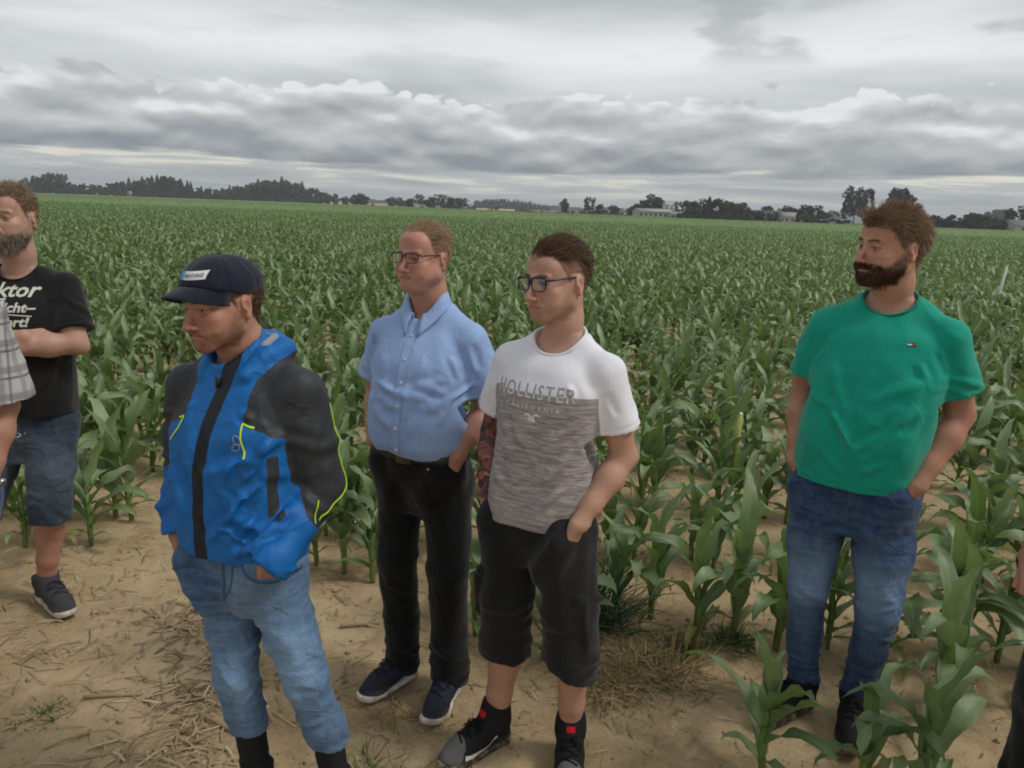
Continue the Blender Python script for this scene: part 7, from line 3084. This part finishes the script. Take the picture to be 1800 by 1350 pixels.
def crown_geo(seed, kind):
    """unit-height crown (z 0..1, radius about .38) made of leaf-clump faces"""
    r = np.random.default_rng(seed)
    P, S = [], []
    if kind == 'spruce':
        n = 560
        z = r.random(n) ** .8 * .93 + .06
        ang = r.uniform(0, 6.28, n)
        rad = (1 - z) * .27 * r.uniform(.35, 1.05, n) + .01
        tier = .03 * np.sin(z * 60)
        P = np.stack([np.cos(ang) * (rad + tier * (1 - z)), np.sin(ang) * (rad + tier * (1 - z)), z], 1)
        S = .075 * (1.15 - z) + .014
        S = S * r.uniform(.6, 1.2, n)
    else:
        nc = {'round': 20, 'open': 26, 'wide': 24, 'bush': 13}[kind]
        lo, hi, rx = {'round': (.14, .88, .30), 'open': (.26, .93, .34), 'wide': (.14, .86, .40), 'bush': (.12, .78, .44)}[kind]
        cs, rs = [], []
        for i in range(nc):
            t = (i + .5) / nc
            zc = lo + (hi - lo) * r.random()
            env = rx * math.sqrt(max(.08, 1 - ((zc - (lo + hi) / 2) / ((hi - lo) * .62)) ** 2))
            a = r.uniform(0, 6.28)
            q = env * math.sqrt(r.random())
            cs.append((q * math.cos(a), q * math.sin(a), zc))
            rs.append(r.uniform(.09, .17) * (.72 if kind == 'open' else 1.05))
        per = 46 if kind != 'open' else 40
        for c, rr in zip(cs, rs):
            d = r.normal(size=(per, 3))
            d /= np.linalg.norm(d, axis=1, keepdims=True)
            d[:, 2] *= .85
            P.append(np.asarray(c) + d * rr * r.uniform(.55, 1.08, (per, 1)))
            S.append(np.full(per, .036 if kind == 'open' else .060) * r.uniform(.6, 1.3, per))
        P, S = np.concatenate(P), np.concatenate(S)
    n = len(P)
    u = r.normal(size=(n, 3))
    u /= np.linalg.norm(u, axis=1, keepdims=True)
    v = np.cross(u, r.normal(size=(n, 3)))
    v /= np.linalg.norm(v, axis=1, keepdims=True)
    S = np.asarray(S)[:, None]
    w = np.cross(u, v) * .35
    V = np.stack([P - u * S, P - v * S * .7 + w * S, P + u * S, P + v * S * .7 + w * S], 1).reshape(-1, 3)
    F = np.arange(4 * n).reshape(-1, 4)
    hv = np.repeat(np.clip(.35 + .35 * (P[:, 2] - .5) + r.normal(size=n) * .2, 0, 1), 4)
    return V, F, hv


def trunk_geo(seed, kind):
    r = np.random.default_rng(seed)
    top = {'spruce': .95, 'bush': .3}.get(kind, .7)
    parts = [tube([(0, 0, -.02), (r.normal() * .008, r.normal() * .008, .2), (r.normal() * .015, r.normal() * .015, .45), (0, 0, top)], [.022, .017, .012, .004], 6)]
    if kind not in ('spruce', 'bush'):
        for i in range(6):
            a = r.uniform(0, 6.28)
            z0 = r.uniform(.2, .5)
            d = np.array([math.cos(a), math.sin(a), 0])
            parts.append(tube([(0, 0, z0), tuple(d * .10 + np.array([0, 0, z0 + .10])), tuple(d * .22 + np.array([0, 0, z0 + .26]))], [.010, .007, .003], 5))
    return join_np(parts)


def ux(px):
    """horizontal slope x/y of a picture column at the horizon (1800 px wide frame)"""
    dx, dy = px - 900, -308.5 + (px - 900) * .0363
    a = dx * math.cos(_r) + dy * math.sin(_r)
    b = -dx * math.sin(_r) + dy * math.cos(_r)
    return a / (1360 * math.cos(_p) - b * math.sin(_p))


def hz(px):
    """picture row of the true horizon in column px"""
    return 366.5 + (px - 900) * .0363


CROWNS = {}


def build_trees():
    fm = {'dark': foliage_mat('dark_foliage', (.034, .050, .028), (.056, .080, .042), (.090, .120, .062)),
          'mid': foliage_mat('mid_foliage', (.044, .066, .030), (.076, .108, .046), (.120, .158, .072)),
          'light': foliage_mat('pale_foliage', (.060, .082, .045), (.095, .125, .068), (.140, .172, .100)),
          'grey': foliage_mat('sparse_foliage', (.050, .055, .042), (.085, .092, .070), (.125, .130, .100))}
    bark = simple('tree_bark', (.07, .058, .045), .9, .1, .25, 3)
    for kind in ('round', 'open', 'wide', 'bush', 'spruce'):
        for j in range(3):
            V, F, hv = crown_geo(900 + j + len(kind) * 10, kind)
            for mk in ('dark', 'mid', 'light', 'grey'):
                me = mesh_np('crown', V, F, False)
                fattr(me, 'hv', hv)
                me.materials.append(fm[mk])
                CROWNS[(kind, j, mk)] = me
            V, F = trunk_geo(950 + j, kind)
            me = mesh_q('trunk', V, F)
            me.materials.append(bark)
            CROWNS[(kind, j, 't')] = me
    r = np.random.default_rng(8)

    def tree(px, top, Y, kind, mk, label, group, wide=1.0, name='tree', base=0.0):
        H = CAM_H + (hz(px) - top) * Y / 1360.0 - base
        H = max(H, 1.2)
        e = empty(name, (ux(px) * Y, Y, base), r.uniform(0, 6.28))
        tag(e, label, 'tree' if kind != 'bush' else 'bush', group)
        j = int(r.integers(0, 3))
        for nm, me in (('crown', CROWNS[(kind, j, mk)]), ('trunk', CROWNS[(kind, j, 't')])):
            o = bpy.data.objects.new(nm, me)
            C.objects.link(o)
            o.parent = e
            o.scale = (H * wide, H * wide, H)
        return e
    # ---- dark wood on the left, 560-640 m away
    wood = 'trees of the dark wood on the left'
    prof = [(52, 312), (75, 308), (95, 306), (120, 317), (140, 321), (160, 323), (185, 322), (210, 318), (235, 315), (255, 312), (275, 312), (290, 309), (303, 310), (318, 312), (330, 319), (345, 325), (360, 328), (380, 329), (400, 329), (415, 326), (432, 321), (450, 318), (466, 316), (482, 314), (500, 314), (520, 318), (535, 324), (548, 330), (562, 333), (575, 338)]
    for i, px in enumerate(np.arange(48, 584, 8.5)):
        top = np.interp(px, [q[0] for q in prof], [q[1] for q in prof]) + r.uniform(-1, 4)
        sp = (240 < px < 420 and i % 2 == 0) or (440 < px < 470 and i % 3 == 0) or r.random() < .12
        kind = 'spruce' if sp else ['round', 'wide'][i % 2]
        tree(px + r.normal() * 2, top - (2 if sp else 0), 585 + r.uniform(-20, 45), kind, 'dark' if sp or r.random() < .65 else 'mid', ('dark spruce' if sp else 'broad dark tree') + ' of the left wood, ' + ('near its left end' if px < 130 else 'under the first dip' if px < 215 else 'in the tall middle part' if px < 325 else 'in the low gap' if px < 425 else 'in the tall right hump' if px < 525 else 'at its right end'), wood, .85 if not sp else 1.0)
    for px, top in ((88, 305), (100, 304), (112, 306)):
        tree(px, top, 650, 'open', 'grey', 'pale airy tree rising above the left end of the wood', 'pale trees above the wood', .8)
    for i, px in enumerate(np.arange(60, 560, 13)):
        tree(px + r.normal() * 3, 338 + (px - 200) * .036 + r.uniform(-5, 1), 566, 'bush', 'mid' if i % 3 else 'dark', 'low bush at the foot of the left wood, ' + ORD[i % 39] + ' from the left', 'bushes along the wood', 1.2, 'bush')
    for px, top in ((497, 349), (515, 347), (528, 350), (470, 346), (300, 345), (325, 346)):
        tree(px, top, 556, 'bush', 'light', 'pale rounded bush in front of the wood', 'pale bushes at the wood edge', 1.6, 'bush')
    # ---- middle
    mid = 'trees along the far field edge in the middle'
    for px, top, Y, kind, mk, w, lab in ((607, 345, 520, 'round', 'dark', 1.1, 'smaller left tree of the round pair right of the wood'), (622, 342, 520, 'wide', 'dark', 1.1, 'middle tree of the round clump right of the wood'), (636, 337, 520, 'round', 'dark', 1.05, 'tallest round tree right of the wood'),
                                         (688, 346, 560, 'round', 'dark', 1.1, 'left of two small trees before the tan strip'), (703, 347, 560, 'wide', 'dark', 1.1, 'right of two small trees before the tan strip'), (722, 346, 470, 'round', 'dark', 1.0, 'small dark tree left of the pale clump'), (738, 341, 470, 'open', 'mid', .8, 'slender pale tree at the left of the middle clump'),
                                         (756, 345, 460, 'wide', 'mid', .9, 'low tree in the middle clump'), (770, 341, 460, 'open', 'light', .9, 'tall pale tree in the middle clump'), (784, 343, 460, 'round', 'light', .9, 'pale round tree in the middle clump'), (800, 347, 455, 'wide', 'dark', .9, 'dark tree at the right of the middle clump'), (815, 348, 455, 'open', 'mid', 1.0, 'loose tree ending the middle clump'),
                                         (992, 349, 400, 'round', 'dark', .62, 'narrow dark tree standing alone above the hedge'), (1035, 346, 390, 'open', 'dark', .75, 'loose tree with a forked crown above the hedge'), (1055, 359, 385, 'round', 'dark', 1.1, 'round dark tree left of the farm'), (1079, 358, 380, 'round', 'dark', 1.0, 'round dark tree next to the long shed')):
        tree(px, top, Y, kind, mk, lab, mid, w * 1.3)
    for px, top, mk in ((560, 352, 'light'), (590, 354, 'light'), (655, 357, 'mid'), (716, 359, 'mid'), (742, 360, 'mid'), (760, 356, 'light'), (778, 357, 'light'), (792, 360, 'mid'), (806, 359, 'mid'), (822, 362, 'mid'), (832, 360, 'dark'), (862, 364, 'light'), (872, 362, 'light'), (845, 367, 'mid')):
        tree(px, top, 440, 'bush', mk, 'low bush along the far edge of the maize field in the middle', 'bushes along the far field edge', 1.5, 'bush')
    for i, px in enumerate(np.arange(905, 1110, 9)):
        tree(px + r.normal() * 2, np.interp(px, [905, 930, 960, 1010, 1060, 1110], [367, 364, 370, 368, 366, 371]) + r.uniform(-2, 3), 375, 'bush', ['dark', 'mid', 'mid'][i % 3], 'bush in the long hedge left of the farm, ' + ORD[i] + ' from the left', 'hedge left of the farm', 1.3, 'bush')
    # ---- low wooded hill far behind
    for i, px in enumerate(np.arange(838, 965, 5)):
        tree(px, np.interp(px, [838, 860, 890, 920, 965], [353, 350, 350, 353, 361]) + r.uniform(-1, 1), 980, 'spruce' if i % 3 else 'round', 'dark', 'tree of the distant wooded rise, ' + ('left end' if px < 870 else 'middle' if px < 925 else 'right end'), 'trees of the distant rise', 1.2)
    for i, px in enumerate(list(np.arange(640, 720, 7)) + list(np.arange(965, 1100, 7)) + list(np.arange(1590, 1790, 8))):
        tree(px, hz(px) - r.uniform(4, 9), 1500, 'wide', 'dark', 'tiny bluish tree on the far horizon ' + ('left of the middle clump' if px < 800 else 'above the hedge left of the farm' if px < 1200 else 'right of the bearded man'), 'trees on the far horizon', 2.2)
    # ---- farm trees on the right, 290-340 m away
    farm = 'trees round the farm on the right'
    for px, top, Y, kind, mk, w, lab in ((1112, 362, 330, 'round', 'dark', 1.2, 'round tree left of the white shed'), (1128, 350, 345, 'wide', 'mid', .9, 'left half of the big tree behind the white shed'), (1146, 342, 345, 'round', 'mid', .9, 'tallest tree behind the white shed'), (1158, 347, 345, 'wide', 'dark', .8, 'right shoulder of the big tree behind the shed'),
                                         (1192, 354, 360, 'open', 'grey', 1.0, 'faint grey tree behind the silos'), (1212, 351, 300, 'wide', 'mid', .9, 'first tree of the farm grove right of the silos'), (1230, 350, 300, 'round', 'mid', .95, 'second tree of the farm grove'), (1245, 347, 310, 'spruce', 'dark', 1.2, 'pointed dark tree in the farm grove'),
                                         (1259, 350, 300, 'round', 'dark', .95, 'round dark tree right of the pointed one'), (1276, 353, 300, 'wide', 'mid', .85, 'fourth broad tree of the farm grove'), (1292, 353, 300, 'round', 'mid', .9, 'fifth broad tree of the farm grove'), (1307, 356, 300, 'wide', 'mid', .85, 'last tree at the right of the farm grove'),
                                         (1330, 366, 290, 'round', 'dark', 1.2, 'dark round tree before the grey roof'), (1360, 372, 285, 'round', 'dark', 1.2, 'dark round tree between roof and white house'), (1350, 362, 320, 'wide', 'mid', 1.2, 'broad tree behind the grey roof'), (1385, 358, 330, 'round', 'dark', 1.0, 'round tree behind the white house'),
                                         (1400, 365, 310, 'wide', 'dark', 1.0, 'dark tree right of the white house'), (1417, 361, 320, 'round', 'dark', 1.0, 'tall dark tree right of the white house'), (1432, 361, 320, 'round', 'dark', 1.0, 'round tree at the end of the dark group'), (1412, 374, 285, 'bush', 'mid', 1.6, 'green bush in front of the dark group'), (1440, 370, 285, 'bush', 'mid', 1.8, 'large green bush in front of the dark group'),
                                         (1463, 367, 500, 'round', 'dark', 1.0, 'small far tree left of the tall airy tree'), (1500, 328, 290, 'open', 'grey', .75, 'tall airy grey-green tree beside the bearded man'), (1518, 331, 295, 'open', 'grey', .6, 'right half of the tall airy tree'), (1487, 345, 290, 'open', 'grey', .6, 'left lower part of the tall airy tree'), (1478, 378, 282, 'bush', 'dark', 1.6, 'dark bush under the airy tree'),
                                         (1580, 329, 300, 'wide', 'grey', .6, 'airy tree behind the hair of the bearded man'), (1600, 345, 300, 'open', 'grey', .7, 'thin tree right of the hair of the bearded man'), (1787, 362, 280, 'round', 'dark', .9, 'dark tree at the right edge of the picture')):
        tree(px, top, Y, kind, mk, lab, farm, w * (1.3 if kind in ('round', 'wide') else 1.12), 'tree' if kind != 'bush' else 'bush')
    for i, px in enumerate(np.arange(1195, 1330, 8)):
        tree(px, np.interp(px, [1195, 1330], [374, 377]) + r.uniform(-3, 2), 288, 'bush', ['mid', 'light', 'dark'][i % 3], 'low bush at the foot of the farm grove, ' + ORD[i] + ' from the left', 'bushes under the farm grove', 1.3, 'bush')
    for i, px in enumerate(np.arange(1632, 1800, 8.5)):
        tree(px, np.interp(px, [1632, 1660, 1690, 1720, 1745, 1800], [374, 374, 377, 371, 379, 386]) + r.uniform(-2, 3), 275 + r.uniform(-4, 6), 'bush', ['mid', 'dark', 'dark'][i % 3], 'bush in the hedge right of the bearded man, ' + ORD[i] + ' from the left', 'hedge right of the bearded man', 1.3, 'bush')
    for px in (1745, 1752, 1758):
        tree(px, 369, 620, 'round', 'dark', 'bluish far tree above the right hedge', 'far trees above the right hedge', 1.2)
    for px in (1084, 1092, 1100):
        tree(px, 377, 300, 'bush', 'light', 'pale weeds by the field edge left of the shed', 'weeds at the field edge', 1.2, 'bush')


def wall_mat(name, c):
    return simple(name, c, .85, .2, .12, .6)


def gable_house(px0, px1, eave, ridge, basep, Y, depth, wallc, roofc, label, name='house', nwin=5, yaw=0.0, cat='building', over=.3):
    """gabled building whose long side faces the camera"""
    x0, x1 = ux(px0) * Y, ux(px1) * Y
    pm = (px0 + px1) / 2
    hgt = lambda py: CAM_H + (hz(pm) - py) * Y / 1360.0
    he, hr = hgt(eave), hgt(ridge)
    e = empty(name, ((x0 + x1) / 2, Y, 0), yaw)
    tag(e, label, cat)
    L = x1 - x0
    wm, rm = wall_mat('wall_' + str(wallc), wallc), simple('roof_' + str(roofc), roofc, .8, .2, .15, 1.5, 8, .4)
    gm = simple('window_glass_dark', (.03, .035, .04), .15, .5, .1)
    d = depth / 2
    V = [(-L / 2, -d, -.3), (L / 2, -d, -.3), (L / 2, d, -.3), (-L / 2, d, -.3), (-L / 2, -d, he), (L / 2, -d, he), (L / 2, d, he), (-L / 2, d, he), (-L / 2, 0, hr - .05), (L / 2, 0, hr - .05)]
    F4 = [(0, 1, 5, 4), (2, 3, 7, 6)]
    bm = bmesh.new()
    vs = [bm.verts.new(v) for v in V]
    for f in ((0, 1, 5, 4), (2, 3, 7, 6), (1, 2, 6, 9, 5), (3, 0, 4, 8, 7)):
        bm.faces.new([vs[i] for i in f])
    me = bpy.data.meshes.new('wall')
    bm.to_mesh(me)
    bm.free()
    obj('wall', me, wm, e)
    o = over
    for s in (-1, 1):
        v = [(-L / 2 - o, s * (d + o), he - .12), (L / 2 + o, s * (d + o), he - .12), (L / 2 + o, 0, hr), (-L / 2 - o, 0, hr)]
        v += [(a, b, c + .14) for a, b, c in v]
        f = [(0, 1, 2, 3), (4, 7, 6, 5), (0, 4, 5, 1), (1, 5, 6, 2), (2, 6, 7, 3), (3, 7, 4, 0)]
        obj('roof', mesh_np('roof', v, f, False), rm, e)
    for i in range(nwin):
        cx = -L / 2 + L * (i + .5) / nwin
        w = obj('window', mesh_np('window', *box_vf(cx, -d - .01, he * .55, min(1.1, L / nwin * .45), .12, min(1.0, he * .35)), False), gm, e)
        obj('window_frame', mesh_np('window_frame', *box_vf(cx, -d - .03, he * .55 - min(1.0, he * .35) / 2 - .05, min(1.3, L / nwin * .55), .16, .10), False), wm, w)
    return e


def build_farm():
    gable_house(1117, 1176, 372, 367.5, 384, 318, 12, (.42, .42, .39), (.34, .34, .33), 'long white farm shed left of the silos', 'farm_shed', 7, R(4))
    gable_house(1176, 1200, 377, 373, 385, 312, 8, (.44, .44, .41), (.30, .30, .30), 'small white shed right of the long shed', 'farm_shed', 3)
    gable_house(1334, 1370, 384, 371, 392, 300, 9, (.35, .33, .30), (.10, .10, .10), 'house with dark grey roof half hidden by trees', 'house', 3)
    gable_house(1372, 1397, 381, 374, 390, 305, 9, (.48, .48, .46), (.28, .27, .26), 'white house with pale roof between the trees', 'house', 3, R(-20))
    gable_house(1449, 1466, 384, 375, 394, 300, 7, (.46, .46, .46), (.24, .23, .24), 'small white house end left of the airy tree', 'house', 1, R(60))
    gable_house(1770, 1830, 398, 388, 402, 270, 9, (.45, .42, .40), (.24, .22, .21), 'low house behind the hedge at the right edge', 'house', 2)
    # silos
    sm = simple('silo_metal', (.36, .38, .39), .5, .4, .12, .8, 0, .2, .3)
    for i, px in enumerate((1166.5, 1173.5, 1181)):
        Y = 335
        x = ux(px) * Y
        H = CAM_H + (hz(px) - (358.5 + .5 * i)) * Y / 1360
        e = empty('grain_silo', (x, Y, 0))
        tag(e, ['left one of three grey grain silos behind the white sheds', 'middle one of three grey grain silos behind the white sheds', 'right one of three grey grain silos behind the white sheds'][i], 'silo', 'grain silos')
        n = 20
        V, F = tube([(0, 0, -.3), (0, 0, H * .3), (0, 0, H * .6), (0, 0, H - .6)], .78, n)
        obj('shell', mesh_q('shell', V, F), sm, e)
        V, F = tube([(0, 0, H - .6), (0, 0, H)], [.80, .15], n)
        obj('cap', mesh_q('cap', V, F), sm, e)
        for k in range(3):
            ring = [(.79 * math.cos(a), .79 * math.sin(a), H * (.25 + .22 * k)) for a in np.linspace(0, 6.283, 25)[:-1]]
            V, F = tube(ring, .05, 4, True)
            obj('band', mesh_q('band', V, F), sm, e)
    # gantry over the silos
    g = empty('silo_gantry', (ux(1174) * 335, 334, 0))
    tag(g, 'thin steel gantry above the silos', 'gantry')
    H = CAM_H + (hz(1174) - 356) * 335 / 1360
    st = simple('steel', (.3, .3, .3), .5, .4, .1, 1)
    obj('beam', mesh_np('beam', *box_vf(0, 0, H, 5.2, .25, .25), False), st, g)
    for s in (-1, 1):
        obj('post', mesh_np('post', *box_vf(s * 2.5, 0, H / 2, .18, .18, H), False), st, g)
    # raised hunting blind in front of the wood
    Y = 558
    e = empty('hunting_blind', (ux(228) * Y, Y, 0))
    tag(e, 'small white raised hunting blind in front of the dark wood', 'hunting blind')
    wm = simple('blind_board', (.62, .60, .55), .8, .2, .15, 2)
    H = CAM_H + (hz(228) - 336) * Y / 1360
    obj('cabin', mesh_np('cabin', *box_vf(0, 0, H - 1.1, 2.2, 2.0, 2.2), False), wm, e)
    obj('roof', mesh_np('roof', *box_vf(0, 0, H + .06, 2.7, 2.5, .14), False), simple('blind_roof', (.2, .19, .18), .8), e)
    obj('window', mesh_np('window', *box_vf(0, -1.01, H - .9, 1.3, .06, .5), False), simple('window_glass_dark', (.03, .035, .04), .15), e)
    for sx in (-1, 1):
        for sy in (-1, 1):
            obj('leg', mesh_np('leg', *box_vf(sx * .95, sy * .85, (H - 2.2) / 2, .16, .16, H - 2.2), False), wm, e)


def field_sheet_mat(name, c0, c1, sc):
    def b(t, bs, out):
        tc = t.new('ShaderNodeTexCoord')
        co = tc.outputs['Object']
        n = t.noise(co, sc, 6, .7)
        n2 = t.noise(co, .02, 3, .5)
        v = t.math('ADD', t.math('MULTIPLY', n, .6), t.math('MULTIPLY', n2, .4))
        t.put(bs.inputs['Base Color'], t.ramp(v, [(.3, c0), (.7, c1)]))
        bs.inputs['Roughness'].default_value = .9
        bs.inputs['Specular IOR Level'].default_value = .1
    return mat(name, b)


def build_far_fields():
    # far part of the crop, seen only as a closed canopy
    def sheet(name, pts, z, m, bump_=0.0, nx=60, ny=40, label=None):
        a, b, c, d = [np.asarray(q, float) for q in pts]
        U, W = np.meshgrid(np.linspace(0, 1, nx), np.linspace(0, 1, ny) ** 1.6, indexing='ij')
        P = (a * (1 - U[..., None]) + b * U[..., None]) * (1 - W[..., None]) + (d * (1 - U[..., None]) + c * U[..., None]) * W[..., None]
        zz = z(P[..., 0], P[..., 1]) if callable(z) else np.full(P.shape[:2], z)
        V = np.concatenate([P.reshape(-1, 2), zz.reshape(-1, 1)], 1)
        idx = np.arange(nx * ny).reshape(nx, ny)
        F = np.stack([idx[:-1, :-1], idx[1:, :-1], idx[1:, 1:], idx[:-1, 1:]], -1).reshape(-1, 4)
        o = obj(name, mesh_np(name, V, F), m)
        tag(o, kind='structure')
        return o
    XL, XR = ux(-60), ux(1860)
    edge = lambda px: np.interp(px, [-620, -60, 600, 900, 1100, 1300, 1860, 2420], [556, 556, 540, 430, 372, 284, 268, 268])
    # canopy strip polygon by picture columns
    cols = np.linspace(-620, 2420, 110)
    near_y = 46.0
    V, F = [], []
    rows = 24
    for px in cols:
        for j in range(rows):
            t = (j / (rows - 1)) ** 1.8
            y = near_y + (edge(px) - near_y) * t
            V.append((ux(px) * y, y, .30 + .26 * min(1, (y - near_y) / 80)))
    idx = np.arange(len(cols) * rows).reshape(len(cols), rows)
    F = np.stack([idx[:-1, :-1], idx[1:, :-1], idx[1:, 1:], idx[:-1, 1:]], -1).reshape(-1, 4)
    o = obj('far_field', mesh_np('far_field', V, F), field_sheet_mat('far_canopy', srgb(94, 116, 64), srgb(122, 142, 88), .8))
    tag(o, kind='structure')
    # meadow and grain fields beyond
    sheet('meadow', [(-900, 400), (500, 262), (1500, 1600), (-1800, 1600)], .10, field_sheet_mat('meadow_grass', srgb(84, 104, 62), srgb(112, 130, 80), .3))
    tan = field_sheet_mat('ripe_grain', srgb(170, 146, 98), srgb(196, 174, 124), .2)
    sheet('grain_field', [(ux(583) * 600, 600), (ux(680) * 640, 640), (ux(690) * 1100, 1100), (ux(578) * 1100, 1100)], lambda x, y: .4 + (y - 600) * .0030, tan)
    sheet('grain_field', [(ux(832) * 500, 500), (ux(922) * 500, 500), (ux(960) * 860, 860), (ux(826) * 860, 860)], lambda x, y: .3 + (y - 500) * .0020, tan)
    # bluish far hills
    hm = simple('far_hill', (.09, .115, .12), .9, .1, .2, .004)
    n = 240
    V, F = [], []
    nz = Noise3(66)
    for i, a in enumerate(np.linspace(-1.0, 1.0, n)):
        h = 11 + 5 * nz(np.array([[a * 2.2, 0, 0]]), 1.0)[0] + 2 * nz(np.array([[a * 9, 3, 0]]), 1.0)[0]
        D = 1900
        V += [(D * math.sin(a), D * math.cos(a), -2), ((D + 150) * math.sin(a), (D + 150) * math.cos(a), max(4, h)), ((D + 400) * math.sin(a), (D + 400) * math.cos(a), -2)]
    idx = np.arange(n * 3).reshape(n, 3)
    F = np.stack([idx[:-1, :-1], idx[1:, :-1], idx[1:, 1:], idx[:-1, 1:]], -1).reshape(-1, 4)
    tag(obj('hills', mesh_np('hills', V, F), hm), kind='structure')


def build_posts():
    wm = simple('white_post_paint', (.62, .63, .60), .6, .3, .15, 12)
    e = empty('marker_post', (ux(1777) * 14.5, 14.5, 0))
    tag(e, 'leaning white marker post in the maize near the right edge', 'post')
    v, f = box_vf(0, 0, .52, .045, .03, 1.10)
    v[:, 0] += (v[:, 2] - .52) * .10
    b = obj('shaft', mesh_np('shaft', v, f, False), wm, e)
    md = b.modifiers.new('bev', 'BEVEL')
    md.width = .005
    v, f = box_vf(.056, 0, 1.08, .050, .034, .02)
    obj('cap', mesh_np('cap', v, f, False), simple('post_cap', (.5, .5, .48), .6), e)
    e = empty('marker_stake', (1.395, 4.60, 0))
    tag(e, 'short pale wooden stake among the maize between the white and green t-shirts', 'stake')
    v, f = tube([(0, 0, -.02), (.003, 0, .3), (.006, 0, .60)], [.024, .023, .022], 10)
    obj('shaft', mesh_q('shaft', v, f), simple('stake_wood', srgb(150, 160, 92), .8, .2, .2, 20, 60, .3), e)
    v, f = tube([(.006, 0, .601), (.006, 0, .607)], [.022, .020], 10)
    obj('cut_top', mesh_q('cut_top', v, f), simple('cut_wood', srgb(206, 206, 170), .8), e)


def build_haze():
    """even thin air round camera and scene; the sky lies outside it"""
    V, F = box_vf(0, 1100, 17, 5200, 2500, 38)
    me = mesh_np('haze', V, F, False)
    m = bpy.data.materials.new('thin_haze')
    m.use_nodes = True
    t = NT(m.node_tree)
    t.n.clear()
    out = t.new('ShaderNodeOutputMaterial')
    pv = t.new('ShaderNodeVolumePrincipled')
    pv.inputs['Color'].default_value = (.90, .94, 1.0, 1)
    pv.inputs['Density'].default_value = .00036
    pv.inputs['Anisotropy'].default_value = .2
    t.l.new(pv.outputs[0], out.inputs['Volume'])
    o = obj('haze', me, m)
    tag(o, 'thin grey haze over the distant fields and trees', 'haze', kind='stuff')
# ================================================================== assemble
import time as _time
_t0 = _time.time()
build_ground()
build_far_fields()
build_trees()
build_farm()
build_maize()
build_posts()
for fn in (man_white, man_blue_shirt, man_green, man_jacket, man_black, man_plaid, man_right):
    fn()
scatter_straw()
build_tufts()
build_haze()
print('script seconds', round(_time.time() - _t0, 1))
